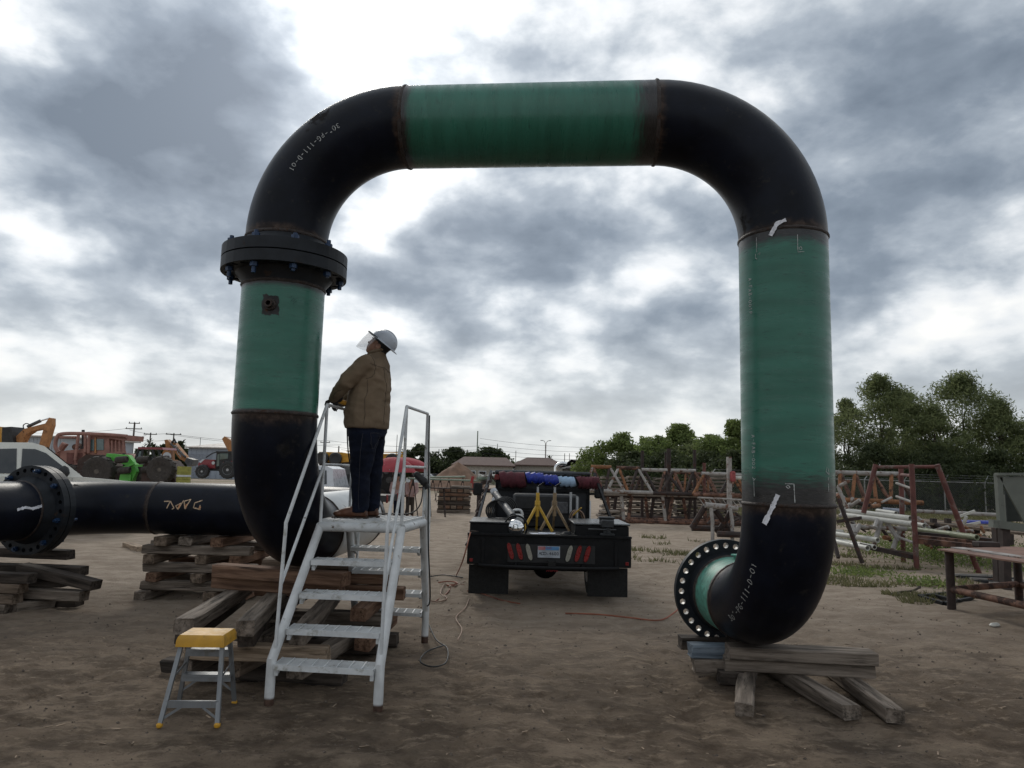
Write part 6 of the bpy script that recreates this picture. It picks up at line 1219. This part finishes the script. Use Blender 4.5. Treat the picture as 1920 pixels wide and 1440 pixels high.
def shed(label, x0, x1, ytop, yeave, Y, dep, m_w, m_r, ribs=0, gable=False, name='metal_shed', hipx=0):
    a, b = at(x0, 860, Y), at(x1, 860, Y); ze = at((x0+x1)/2, yeave, Y).z; zr = at((x0+x1)/2, ytop, Y+dep/2).z; xc = (a.x+b.x)/2; t_ = thing(name, label, 'building', (xc, Y, 0))
    wl = part('wall', box((xc, Y+dep/2, ze/2), (b.x-a.x, dep, ze)), m_w, t_, None)
    o = .4; V = [Vector((a.x-o, Y-o, ze)), Vector((b.x+o, Y-o, ze)), Vector((b.x+o, Y+dep+o, ze)), Vector((a.x-o, Y+dep+o, ze)), Vector((a.x+hipx, Y+dep/2, zr)), Vector((b.x-hipx, Y+dep/2, zr))]
    part('roof', (V+[V[k]-Vector((0, 0, .15)) for k in range(4)], [(0, 1, 5, 4), (1, 2, 5), (2, 3, 4, 5), (3, 0, 4), (6, 7, 1, 0), (7, 8, 2, 1), (8, 9, 3, 2), (9, 6, 0, 3), (9, 8, 7, 6)]), m_r, t_, None)
    for k in range(ribs): x = a.x+(b.x-a.x)*(k+.5)/ribs; part('cladding_rib', box((x, Y-.03, ze/2), (.12, .06, ze)), m_w, t_, None)
    return t_
s1_ = shed('long blue-grey metal shed with tan roof behind the red tractor', 352, 470, 828, 839, 95, 18, m_shed, m_shroof, 12, hipx=2.5); part('door', box((at(375, 850, 95).x, 94.95, 1.6), (3, .1, 3.2)), mat('shed_door', (.20, .22, .26), .6), s1_, None)
shed('pale grey flat-roofed metal shed behind the excavator boom', 47, 112, 816, 817, 84, 16, mat('pale_cladding', (.36, .38, .41), .6, 0, .04, .4), m_shroof, 9)
h1 = shed('long low house with brown shingle roof beyond the dirt mound', 852, 962, 857, 872, 104, 12, m_housew, m_brick, 0, name='low_house', hipx=1.0)
h2 = shed('second brown roofed house partly hidden by the truck rack', 966, 1058, 858, 872, 112, 12, m_housew, m_brick, 0, name='low_house', hipx=2.0); h3 = shed('dark hip-roofed house between the truck and the bright trees', 1066, 1128, 862, 878, 96, 11, mat('dark_wall', (.09, .085, .08), .8), m_dkroof, 0, name='low_house', hipx=3.6)
for h, Y, xs in ((h1, 103.98, (868, 885, 905, 930)), (h2, 111.98, (985, 1010)), (h3, 95.98, (1085, 1105))):
    for x in xs: w_ = part('window', box((at(x, 875, Y).x, Y-.02, 1.45), (1.1, .12, 1.0)), m_vwht, h, None); part('pane', box((at(x, 875, Y).x, Y-.1, 1.45), (.9, .06, .8)), m_glass, w_, None)
shed('small pale shed glimpsed left of the dirt mound', 805, 845, 868, 876, 120, 8, m_housew, m_shroof, 0)
# faded red skidder
YS = 38
sk = thing('log_skidder', 'faded red log skidder with roll cage and big tyres behind the left pipes', 'skidder', (at(180, 900, YS).x, YS, 0)); S_ = lambda x, y, d=0: at(x, y, YS+d)
for d in (0, 1.9):
    part('cage_rail', tube(bez([S_(110, 848, d), S_(104, 838, d), S_(106, 822, d), S_(115, 814, d), S_(150, 813, d), S_(200, 815, d), S_(238, 818, d)], 6), .10, 10), m_pink, sk)
    for x0, y0, x1, y1 in ((147, 816, 141, 862), (160, 815, 160, 848), (167, 816, 166, 850)): part('cage_post', cyl(S_(x0, y0, d), S_(x1, y1, d), .08, 8), m_pink, sk)
    part('cage_brace', cyl(S_(112, 820, d), S_(142, 820, d), .07, 8), m_pink, sk)
part('cage_cross', cyl(S_(108, 818, 0), S_(108, 818, 1.9), .09, 8), m_pink, sk); part('engine_hood', slabp([(112, 905), (112, 846), (150, 842), (160, 841), (160, 905)], YS+.2, 1.5), m_pink, sk, None)
part('hood_grille', slabp([(125, 870), (125, 849), (138, 849), (138, 870)], YS+.17, .06), mat('faded_dark_red', (.14, .055, .045), .8), sk, None); part('hood_grille', slabp([(142, 868), (142, 849), (154, 849), (154, 868)], YS+.17, .06), MATS['faded_dark_red'], sk, None)
cb = part('operator_cab', slabp([(166, 905), (166, 817), (204, 816), (206, 850), (206, 905)], YS+.15, 1.6), m_pink, sk, None)
for x0, x1, y0, y1 in ((168, 176, 824, 845), (181, 194, 823, 844)): part('cab_window', slabp([(x0, y1), (x0, y0), (x1, y0), (x1, y1)], YS+.11, .05), m_pane, cb, None)
part('cab_door_edge', bar(S_(179, 820, .1), S_(179, 850, .1), .08, .05, (0, 1, 0)), m_orng, cb)
gd = part('rear_guard', slabp([(204, 822), (205, 814), (240, 816), (238, 826), (228, 826)], YS+.1, 1.7), m_pink, sk, None); part('rear_body', slabp([(206, 905), (206, 852), (236, 850), (252, 860), (250, 905)], YS+.2, 1.5), m_pink, sk, None)
for x in (210, 217, 224, 231): part('guard_bar', bar(S_(x, 826, .1), S_(x, 848, .1), .07, .05, (0, 1, 0)), m_pink, gd)
part('guard_rail', bar(S_(208, 848, .1), S_(236, 848, .1), .07, .07), m_pink, gd); part('exhaust', cyl(S_(156, 838, .8), S_(156, 806, .8), .08, 8), m_dark, sk); part('grapple_arm', tube([S_(100, 866, .9), S_(112, 846, .9), S_(121, 833, .9), S_(124, 836, .9)], [.14, .16, .18, .14], 8), m_pink, sk); part('winch', cyl(S_(141, 838, .5), S_(148, 836, 1.2), .16, 12), m_rustp, sk); part('seat', slabp([(150, 842), (152, 836), (160, 836), (160, 842)], YS+.5, .6), m_dark, sk, None)
wheel(sk, S_(130, 898, -.1), .75, .6, (0, 1, 0), treads=20); wheel(sk, S_(225, 897, -.1), .75, .6, (0, 1, 0), treads=20)
# big wheels with flat mudguards in front of it (a pair of scrapers / carts)
def cart(label, px, py, Y, r, x0, x1, yt, yb):
    t_ = thing('farm_cart', label, 'cart', (at(px, 900, Y).x, Y, 0)); part('mudguard', slabp([(x0, yb), (x0+6, yt+10), (x0+22, yt), (x1-22, yt+1), (x1-4, yt+22), (x1, yb)], Y+.45, 1.6), mat('rusty_dark_sheet', (.05, .03, .024), .85, 0, .3, 3), t_, None)
    wheel(t_, at(px, py, Y+.1), r, .55, (0, 1, 0), m_tyre, m_tan2, .5, treads=22); wheel(t_, at(px, py, Y+2.3), r, .55, (0, 1, 0)); part('axle', cyl(at(px, py, Y), at(px, py, Y+2.4), .1, 8), m_dark, t_)
cart('dark rusty cart with a big tyre left of the lime green mower', 186, 884, 33.5, .72, 140, 218, 852, 915); cart('dark rusty cart with a big tyre right of the lime green mower', 303, 881, 33.0, .62, 262, 330, 862, 915)
# lime green folding mower
YM = 34.5; mw = thing('rotary_mower', 'lime green folded rotary mower between two big dusty tyres', 'mower', (at(240, 900, YM).x, YM, 0)); M_ = lambda x, y, d=0: at(x, y, YM+d)
part('wing_deck', slabp([(197, 862), (200, 850), (240, 853), (254, 872), (238, 874), (222, 866)], YM-.6, .35), m_lime, mw, None); part('wing_deck', slabp([(231, 903), (234, 885), (252, 872), (256, 884), (247, 903)], YM-.8, .25), m_lime, mw, None); part('centre_deck', slabp([(222, 905), (226, 888), (246, 890), (244, 905)], YM-.9, .5), m_lime, mw, None)
part('tongue', bar(M_(240, 872, -.8), M_(278, 874, -.9), .10, .10), m_lime, mw); part('wing_arm', bar(M_(226, 880, -.9), M_(252, 868, -.9), .09, .12), m_lime, mw); part('hitch', bar(M_(278, 866, -.9), M_(278, 880, -.9), .10, .12, (0, 1, 0)), m_lime, mw)
for x, y, a in ((228, 862, 0), (233, 882, 0), (268, 862, 0), (277, 880, 0)): wheel(mw, M_(x, y, -1.1), .16, .55, (1, 0, .12), m_tyre, m_tan2, .45, 'gauge_wheel')
part('drive_shaft', cyl(M_(232, 850, -.5), M_(234, 895, -.5), .06, 8), m_dark, mw)
# black-framed tractor with red roof
YB_ = 36; bt_ = thing('open_tractor', 'dark tractor with open cab frame and red roof beyond the mower', 'tractor', (at(280, 900, YB_).x, YB_, 0)); B_ = lambda x, y, d=0: at(x, y, YB_+d)
part('roof', slabp([(258, 842), (259, 838), (304, 839), (306, 843)], YB_, 1.5), m_redt, bt_, None)
for d in (.05, 1.4):
    for x0, x1 in ((260, 252), (268, 264), (286, 292), (297, 303)): part('cab_post', bar(B_(x0, 842, d), B_(x1, 868, d), .09, .09, (0, 1, 0)), m_dark, bt_)
part('rear_pane', slabp([(255, 864), (260, 846), (266, 846), (263, 864)], YB_+.7, .04), m_pane, bt_, None); part('body', slabp([(250, 905), (252, 866), (310, 866), (322, 880), (320, 905)], YB_+.2, 1.2), m_dark, bt_, None); part('seat', slabp([(276, 866), (277, 856), (284, 856), (285, 866)], YB_+.5, .5), m_dark, bt_, None); wheel(bt_, B_(268, 892, .0), .6, .45, (0, 1, 0))
wheel(bt_, B_(306, 888, .0), .5, .4, (0, 1, 0))
# orange backhoe with white emblem
YK = 40; bk = thing('backhoe_loader', 'orange backhoe arm with white emblem and lettering beyond the dark tractor', 'backhoe', (at(325, 900, YK).x, YK, 0)); K_ = lambda x, y, d=0: at(x, y, YK+d)
part('boom', slabp([(304, 850), (311, 838), (308, 825), (313, 824), (319, 830), (321, 863), (306, 863)], YK, .45), m_orng, bk, None); ar = part('dipper_arm', slabp([(318, 834), (326, 829), (346, 853), (352, 862), (347, 866), (336, 860)], YK-.1, .4), m_orng, bk, None); part('swing_post', slabp([(302, 905), (304, 862), (322, 862), (326, 905)], YK, .8), m_orng, bk, None)
em = part('emblem_disc', lathe([(0, .24), (.02, .24)], K_(313, 856, -.01), (0, -1, 0), 24), m_vwht, bk); part('emblem_mark', bbox(K_(313, 856, -.05), (.26, .02, .10), .01), mat('emblem_grey', (.12, .10, .10), .6), em)
_a, _b = K_(326, 837, -.13), K_(341, 854, -.13); text_part('CASE', (_a+_b)/2, .34, _b-_a, Vector((-(_b-_a).z, 0, (_b-_a).x)), m_vwht, ar)
part('ram', cyl(K_(320, 832, -.2), K_(348, 857, -.2), .06, 8), m_grey, bk); part('linkage', tube([K_(322, 830, -.1), K_(327, 824, -.1), K_(330, 831, -.1)], .07, 8), m_dark, bk); part('bucket', slabp([(346, 866), (350, 858), (362, 862), (360, 872), (352, 874)], YK-.2, .7), m_grey, bk, None)
wheel(bk, K_(296, 893, .1), .55, .4, (0, 1, 0))
dr = thing('steel_drum', 'yellow-green steel drum beside the right cart tyre', 'drum', (at(344, 900, 33).x, 33, 0)); c = at(344, 900, 33); dz = at(344, 873, 33).z; m_drum = mat('drum_yellow_green', (.26, .25, .05), .6, 0, .2, 5, rust=.15)
part('barrel', lathe([(0, .30), (.3, .30), (.31, .315), (.33, .315), (.34, .30), (.6, .30), (.61, .315), (.63, .315), (.64, .30), (.88, .30), (.88, .27), (.86, .27), (.86, 0)], (c.x, 33, dz-.92), UP, 24), m_drum, dr); part('stand', merge(box((c.x, 33, (dz-.92)/2), (.7, .5, max(.1, dz-.92)))), m_rustd, dr); part('band', lathe([(0, .318), (.08, .318)], (c.x, 33, dz-.5), UP, 24), m_vwht, dr)
# red tractor
YQ = 62; qt = thing('red_tractor', 'red farm tractor with black cab parked sideways behind the left pipe leg', 'tractor', (at(405, 900, YQ).x, YQ, 0)); Q_ = lambda x, y, d=0: at(x, y, YQ+d)
part('bonnet', slabp([(371, 872), (373, 866), (380, 861), (402, 862), (404, 878), (374, 878)], YQ+.6, .9), m_redt, qt, None); part('nose_cap', slabp([(373, 866), (380, 861), (384, 861), (376, 868)], YQ+.57, .96), m_vwht, qt, None); ft_ = part('badge', lathe([(0, .14), (.02, .14)], Q_(400, 868, .58), (0, -1, 0), 18), m_vwht, qt)
part('chassis', slabp([(372, 882), (372, 877), (440, 876), (440, 884)], YQ+.7, .7), m_dark, qt, None); cbq = part('cab', slabp([(404, 876), (406, 848), (440, 848), (440, 876)], YQ+.4, 1.5), m_dark, qt, None); part('cab_window', slabp([(412, 862), (412, 850), (428, 850), (427, 860)], YQ+.35, .06), m_pane, cbq, None); part('cab_window', slabp([(406, 874), (408, 851), (411, 851), (411, 874)], YQ+.35, .06), m_pane, cbq, None)
part('roof', slabp([(403, 849), (405, 846), (443, 846), (443, 849)], YQ+.3, 1.7), m_dark, qt, None); part('fender', slabp([(414, 872), (420, 865), (438, 864), (441, 870), (440, 873), (420, 874)], YQ+.1, .5), m_redt, qt, None); part('loader_arm', tube([Q_(386, 858, .4), Q_(398, 850, .4), Q_(405, 848, .4)], .05, 6), m_dark, qt)
for x, y, r in ((380, 884, .58), (428, 881, .76)):
    for d in (.15, 2.0): wheel(qt, Q_(x, y+ (0 if d < 1 else -1), d), r, .5, (0, 1, 0), m_dark, m_silver, .55, treads=22)
ob = thing('orange_loader', 'orange loader arm rising behind the red tractor beside the pipe leg', 'loader', (at(440, 900, 66).x, 66, 0)); part('lift_arm', slabp([(416, 823), (421, 818), (436, 828), (446, 834), (446, 848), (428, 846)], 66, .5), m_orng, ob, None); part('ram_rod', cyl(at(424, 819, 66), at(446, 821, 66), .05, 8), m_chr, ob); part('mast', slabp([(440, 895), (440, 830), (452, 830), (452, 895)], 66.5, .8), m_orng, ob, None)
# yellow machine, umbrella, welders' station in the middle
YY = 62; ym = thing('yellow_grader', 'long yellow machine with dark wheels behind the worker\'s legs', 'grader', (at(680, 890, YY).x, YY, 0)); part('frame', slabp([(596, 866), (598, 847), (640, 848), (650, 850), (720, 851), (756, 852), (756, 862), (690, 864), (640, 867)], YY, 1.2), m_yelm, ym, None)
for x, y in ((604, 857), (629, 858), (735, 860)): wheel(ym, at(x, y+2, YY-.3), .55, .4, (0, 1, 0), m_dark, m_dark)
part('deck_load', slabp([(700, 853), (700, 851), (750, 851), (750, 853)], YY-.1, .8), m_yelm, ym, None); part('base', slabp([(598, 900), (598, 866), (756, 863), (756, 900)], YY+.3, .8), m_dark, ym, None); part('rail', bar(at(650, 846, YY-.1), at(756, 849, YY-.1), .07, .07), m_yelm, ym)
YU = 30
um = thing('beach_umbrella', 'faded red umbrella shading the welders beyond the stair', 'umbrella', (at(735, 930, YU).x, YU, 0)); uc = at(738, 857, YU); rad = .98; V = []; F = []
for i in range(7):
    for j in range(24):
        a = 2*math.pi*j/24; t = i/6; sc = 1-.05*(j % 3 == 0)*t; V.append(uc+Vector((rad*math.sin(t*1.25)/math.sin(1.25)*math.cos(a)*sc, rad*math.sin(t*1.25)*math.sin(a)*sc, -.62*(1-math.cos(t*1.25))/(1-math.cos(1.25)))))
for i in range(6):
    for j in range(24): F.append((i*24+j, i*24+(j+1) % 24, (i+1)*24+(j+1) % 24, (i+1)*24+j))
m_umb = mat('faded_red_cloth', (.30, .045, .055), .85, 0, .12, 4); part('canopy', (V, F), m_umb, um, 60); part('pole', cyl((uc.x, uc.y, 0), (uc.x, uc.y, uc.z), .025, 8), m_greyp, um)
for j in range(8): a = 2*math.pi*j/8; part('rib', cyl(uc+Vector((0, 0, -.05)), uc+Vector((.9*math.cos(a), .9*math.sin(a), -.55)), .010, 5), m_greyp, um)
u2_ = thing('beach_umbrella', 'second faded red umbrella tilted just behind the right stair rail', 'umbrella', (at(775, 930, 31).x, 31, 0)); uc2 = at(775, 867, 31); part('canopy', ellipsoid(uc2+Vector((0, 0, -.1)), (.75, .75, .26), 20, 10, Matrix.Rotation(.25, 3, 'Y')), m_umb, u2_, 60); part('pole', cyl((uc2.x, 31, 0), (uc2.x-.02, 31, uc2.z), .025, 8), m_greyp, u2_)
wr = thing('welding_rig', 'dark welding rig with engine under the red umbrella', 'welding rig', (at(735, 925, 32).x, 32, 0)); part('engine_block', slabp([(700, 930), (700, 882), (722, 878), (742, 884), (742, 930)], 31.6, 1.4), m_dark, wr, None)
for x, y, r in ((725, 884, .12), (712, 892, .16), (730, 900, .14)): part('dial', lathe([(0, r), (.05, r)], at(x, y, 31.58), (0, -1, 0), 16), m_grey, wr)
part('frame_rail', bar(at(690, 928, 31.5), at(762, 930, 31.5), .08, .10), m_dark, wr); part('lift_frame', tube([at(704, 915, 31.4), at(704, 874, 31.4), at(740, 875, 31.4), at(740, 915, 31.4)], .04, 8), m_grey, wr); wheel(wr, at(712, 930, 31.5), .3, .2, (0, 1, 0))
sc_ = thing('tool_trailer', 'dark trailer loaded with machinery behind the worker\'s knees', 'trailer', (at(670, 920, 29).x, 29, 0)); part('bed', slabp([(640, 916), (640, 890), (668, 888), (698, 890), (698, 920)], 28.6, 1.6), m_dark, sc_, None); part('engine', slabp([(644, 890), (645, 872), (660, 868), (668, 878), (668, 890)], 28.8, 1.0), m_grey, sc_, None); wheel(sc_, at(670, 918, 28.4), .35, .25, (0, 1, 0))
def small_person(label, px, Y, shirt, trousers, h=1.75, lean=.0):
    b = at(px, 935, Y); b.z = 0; t_ = thing('person', label, 'person', b, 'welders under the umbrella'); Q = lambda x, y, z: b+Vector((x, y, z*h))
    bd, _ = fuse([ellipsoid(Q(lean, 0, .93), (.09, .085, .12)), limb([Q(lean*.9, 0, .80), Q(lean, 0, .88)], [.06, .055]), limb([Q(0, 0, .52), Q(lean*.8, 0, .76)], [.13, .15]), limb([Q(-.09, 0, .5), Q(-.09, 0, .26), Q(-.09, 0, .03)], [.075, .055, .045]), limb([Q(.09, 0, .5), Q(.10, .05, .26), Q(.10, .05, .03)], [.075, .055, .045]), limb([Q(lean-.2, 0, .79), Q(lean-.24, -.08, .62), Q(lean-.14, -.25, .52)], [.05, .045, .035]), limb([Q(lean+.2, 0, .79), Q(lean+.24, -.08, .62), Q(lean+.14, -.25, .52)], [.05, .045, .035])], .022, 2)
    part('body', bd, m_skin, t_, 180); part('shirt', fuse([loft([(Q(0, 0, .47), .19, .14), (Q(lean*.4, 0, .6), .19, .14), (Q(lean*.8, 0, .75), .22, .13), (Q(lean, 0, .83), .12, .09)]), limb([Q(lean-.2, 0, .79), Q(lean-.25, -.08, .62), Q(lean-.16, -.22, .53)], [.075, .065, .05]), limb([Q(lean+.2, 0, .79), Q(lean+.25, -.08, .62), Q(lean+.16, -.22, .53)], [.075, .065, .05])], .022, 2)[0], shirt, t_, 180)
    part('trousers', fuse([loft([(Q(0, 0, .44), .17, .13), (Q(0, 0, .53), .18, .14)]), limb([Q(-.09, 0, .46), Q(-.09, 0, .26), Q(-.09, 0, .04)], [.095, .075, .065]), limb([Q(.09, 0, .46), Q(.10, .05, .26), Q(.10, .05, .04)], [.095, .075, .065])], .022, 2)[0], trousers, t_, 180)
    part('cap', ellipsoid(Q(lean, 0, .975), (.105, .105, .07)), m_hair, t_); 
    for sx in (-.09, .10): part('boot', ellipsoid(Q(sx, -.05, .02), (.06, .13, .045)), m_boot, t_)
m_pshirt = mat('pale_pink_shirt', (.38, .25, .23), .9, 0, .15, 5); small_person('welder in a pale shirt and dark jeans standing left of the right stair rail', 746, 29.5, m_pshirt, m_jean, 1.72, -.05); small_person('welder in a faded pink shirt standing between the stair rails', 769, 29.8, m_pshirt, mat('brown_trousers', (.05, .038, .03), .9), 1.70, .04)
# pipe stands with thin rails
m_gst = mat('green_grey_pipe', (.17, .21, .16), .6, 0, .15, 5); st = thing('pipe_stand_line', 'long thin green-grey pipe laid on welding stands left of the truck', 'pipe', gz(900, 935))
part('pipe', tube([at(765, 897, 29), at(905, 902, 28.4), at(1000, 904, 28)], .035, 8), m_gst, st); part('pipe', cyl(at(790, 895, 45), at(872, 894, 44), .06, 8), m_gst, st)
for x, Y in ((775, 29), (812, 44), (826, 46), (842, 45), (868, 44)):
    a = at(x, 897 if x < 800 else 896, Y)
    for s in (-1, 1): part('stand_leg', cyl((a.x, Y, a.z), (a.x+.28*s, Y-.2, 0), .022, 6), m_rustd, st)
    part('stand_post', cyl((a.x, Y, a.z-.3), (a.x, Y, a.z), .03, 6), m_rustd, st)
sh = thing('saw_horse', 'low rusty saw horse with a plank beyond the stair', 'saw horse', gz(805, 935)); part('plank', bar(at(785, 914, 30.5), at(840, 916, 30.2), .25, .05), m_rustd, sh)
for x in (795, 805, 832): part('leg', bar(at(x, 915, 30.3), Vector((at(x, 930, 30.3).x+.1, 30.2, 0)), .06, .06, (0, 1, 0)), m_rustd, sh)
tbx = thing('work_table', 'small dark work table with clutter left of the truck mirror', 'table', gz(915, 955)); 
part('table_top', bar(at(893, 917, 24), at(930, 918, 23.6), .8, .06), m_rustd, tbx)
for x, d in ((897, 0), (926, 0), (900, .6), (928, .6)): part('leg', cyl(at(x, 918, 24-.3+d), Vector((at(x, 918, 24-.3+d).x, 23.7+d, 0)), .045, 8), m_rustd, tbx)
solo('red_bracket', merge(bar(at(884, 906, 26), at(887, 893, 26), .10, .10, (0, 1, 0)), bar(at(887, 905, 26), at(888, 925, 26), .06, .06, (0, 1, 0))), mat('red_paint', (.30, .03, .03), .6), 'small red steel bracket standing left of the truck', 'bracket')
sp_ = thing('scrap_heap', 'heap of pipe offcuts and scrap on the table left of the truck', 'scrap', at(915, 905, 25))
for k in range(9): x0, x1 = 893+random.uniform(0, 30), 900+random.uniform(0, 36); part('offcut', cyl(at(x0, 898+random.uniform(-8, 8), 25+k*.1), at(x1, 898+random.uniform(-10, 8), 25.5+k*.1), random.uniform(.04, .09), 8), (m_rustd, m_greyp, m_gst, m_pvc)[k % 4], sp_)
# stack of timber mats in the yard
m1 = thing('mat_stack', 'square stack of timber mats standing in the open yard left of the truck', 'timber stack', gz(850, 960))
xa, xb, Ym = at(821, 958, 33.6).x, at(880, 958, 33.6).x, 33.6
for k in range(6):
    z = .06+k*.19
    if k % 2 == 0:
        for j in range(2): part('board', bbox((xa+(xb-xa)*(.5), Ym+j*1.0, z), (xb-xa+random.uniform(-.1, .1), .5, .13), .02), WOODS[(1, 2, 3)[k % 3]], m1, None)
    else:
        for j in range(5): part('board', bbox((xa+(xb-xa)*(.1+.2*j), Ym+.5, z), (.26, 1.5, .15), .02), WOODS[2 if j % 2 else 0], m1, None)
    part('board', bbox((xa+(xb-xa)*.5, Ym+.02, z+.095), (xb-xa+.05, .5, .05), .01), WOODS[3], m1, None)
part('board', bbox((xa+(xb-xa)*.68, Ym+.4, 1.17), ((xb-xa)*.6, .9, .10), .02), WOODS[1], m1, None)
# dirt mound
def mound():
    rng = np.random.default_rng(3); c = at(848, 890, 70); n, k = 40, 14; V = []; F = []
    rx = (at(915, 890, 70).x-at(783, 890, 70).x)/2; H = at(848, 866, 70).z
    for i in range(k+1):
        t = i/k
        for j in range(n):
            a = 2*math.pi*j/n; w = 1+.12*math.sin(3*a+1)+.08*math.sin(7*a); z = H*(1-t**1.15)*(1+.16*math.sin(3*a+t*5)*t)+rng.uniform(-.05, .05); V.append(Vector((c.x+.5*(1-t)+rx*t*w*math.cos(a), 70+rx*t*w*math.sin(a), max(-.05, z-.03) if t < 1 else -.05)))
    for i in range(k):
        for j in range(n): F.append((i*n+j, (i+1)*n+j, (i+1)*n+(j+1) % n, i*n+(j+1) % n))
    solo('dirt_mound', (V, F), mat('mound_soil', (.20, .125, .085), .95, 0, .25, 1.2, bump=.8, bscale=4), 'big brown dirt mound in front of the brown roofed house', 'mound', smooth=180)
mound()
for k, (px, Y, m, lb) in enumerate(((815, 92, m_dark, 'tiny dark car parked left of the dirt mound'), (835, 96, m_silver, 'tiny silver car parked behind the dirt mound'), (795, 90, m_vwht, 'tiny white car far off by the right stair rail'))):
    c = at(px, 885, Y); t_ = thing('parked_car', lb, 'car', (c.x, Y, 0), 'far parked cars'); Cc = lambda x, z: Vector((c.x+x, Y, z))
    part('body', prism([(-2.2, .3), (-2.2, .8), (-1.2, .9), (-.7, 1.4), (.7, 1.42), (1.3, .92), (2.2, .8), (2.2, .3)], (c.x, Y, 0), (1, 0, 0), (0, 0, 1), (0, 1.7, 0)), m, t_, 20); part('window', prism([(-1.0, .92), (-.6, 1.34), (.62, 1.35), (1.1, .94)], (c.x, Y-.02, 0), (1, 0, 0), (0, 0, 1), (0, .04, 0)), m_glass, t_, None)
    for x in (-1.4, 1.4): wheel(t_, (c.x+x, Y+.1, .33), .33, .2, (0, 1, 0), m_dark, m_silver)
# ------------------------------------------------------------------ poles and wires
m_pole = mat('pole_wood', (.085, .075, .065), .9, 0, .2, 3); m_wire = mat('wire', (.05, .05, .055), .6); POLES = {}
def pole(label, px, top, Y, arms=(), r=.14, m=None, name='utility_pole', lean=0):
    b = tpx(px, Y); z = hpx(px, top, Y); t_ = thing(name, label, 'pole', b); part('shaft', tube([b, Vector((b.x+lean, b.y, z))], [r, r*.7], 8), m or m_pole, t_)
    for f, w in arms:
        a = part('cross_arm', bar((b.x-w/2+lean*f, Y-.1, z*f), (b.x+w/2+lean*f, Y-.1, z*f), .12, .12), m_pole, t_)
        for s in (-.45, 0, .45): part('insulator', cyl((b.x+w*s+lean*f, Y-.1, z*f), (b.x+w*s+lean*f, Y-.1, z*f+.22), .05, 6), m_grey, a)
    POLES[label] = (b, z, Y); return t_
pole('tall utility pole with several cross arms behind the skidder', 243, 792, 105, ((.985, 1.6), (.88, 2.4), (.62, 2.4), (.40, 2.2)), .17); pole('utility pole hung with vines between the tall one and the backhoe', 275, 811, 110, ((.96, 2.0),)); pole('utility pole with a cross arm above the backhoe arm', 319, 812, 112, ((.97, 2.4),)); pole('short utility pole between the pipe leg and the stair rail', 606, 822, 120, ((.9, 1.6),)); pole('thin stub pole right of the short utility pole', 632, 836, 120)
pole('tall thin green mast on the horizon left of the truck', 893, 808, 116, (), .12, m_gst, 'mast'); pole('thin pole on the horizon right of the worker', 741, 815, 118, (), .07, m_grey, 'mast'); pole('thin pole on the horizon left of the dark trees', 821, 842, 122, (), .09); pole('slim mast among the far dark trees', 931, 832, 118, (), .08, m_gst, 'mast')
pole('far pole just left of the bright trees', 1106, 838, 105, (), .11); pole('far paired pole right of it by the bright trees', 1121, 838, 103, (), .12); pole('far thin pole between the street lamp and the truck rack', 1058, 850, 125, (), .08); pole('far thin pole right beside that one', 1067, 850, 125, (), .07); pole('tiny far pole just right of the brown roofed house', 966, 845, 125, (), .07)
pole('small antenna mast on the blue-grey shed', 370, 820, 97, (), .05, m_grey, 'mast'); pole('forked antenna mast left of the pipe leg', 428, 803, 99, (), .06, m_grey, 'mast'); pole('thin pole farther left of the green mast', 790, 845, 122, (), .06, m_grey, 'mast')
lm = thing('street_lamp', 'double-armed street lamp on the horizon above the truck', 'street lamp', tpx(1022, 120)); b = tpx(1022, 120); z = hpx(1022, 826, 120); part('shaft', cyl(b, (b.x, b.y, z-.5), .10, 8), m_greyp, lm)
for s in (-1, 1): am = part('arm', tube([(b.x, b.y, z-.6), (b.x+.25*s, b.y, z-.1), (b.x+.55*s, b.y, z)], .05, 6), m_greyp, lm); part('lamp_head', bbox((b.x+.7*s, b.y, z), (.4, .2, .1), .03), m_grey, am)
def wire(label, a, b, sag, r=.02):
    a, b = V3(a), V3(b); pts = [a.lerp(b, i/16)+Vector((0, 0, -sag*4*(i/16)*(1-i/16))) for i in range(17)]; solo('power_line', tube(pts, r, 4), m_wire, label, 'wire', 'power lines over the horizon')
for i, (x0, y0, x1, y1, lb) in enumerate(((-40, 806, 243, 803, 'left span of the upper power line'), (243, 806, 319, 812, 'upper power line between the two tall poles'), (243, 816, 275, 815, 'short power line to the vine-hung pole'), (319, 813, 606, 826, 'power line from the backhoe pole to the stair'), (319, 815, 640, 834, 'lower power line from the backhoe pole past the stair'), (243, 821, 319, 824, 'low power line behind the backhoe'),
        (606, 825, 900, 836, 'power line crossing behind the worker'), (606, 836, 900, 843, 'low power line crossing behind the worker'), (900, 822, 1190, 838, 'upper power line above the truck'), (900, 832, 1190, 846, 'second power line above the truck'), (900, 841, 1190, 853, 'third power line above the truck'), (900, 849, 1190, 859, 'lowest power line above the truck'), (640, 843, 760, 846, 'faint power line over the red umbrella'))):
    wire(lb+' on the horizon', at(x0, y0, 106 if x0 < 600 else 116), at(x1, y1, 108 if x0 < 600 else 116), .35 if x1-x0 < 200 else .6)
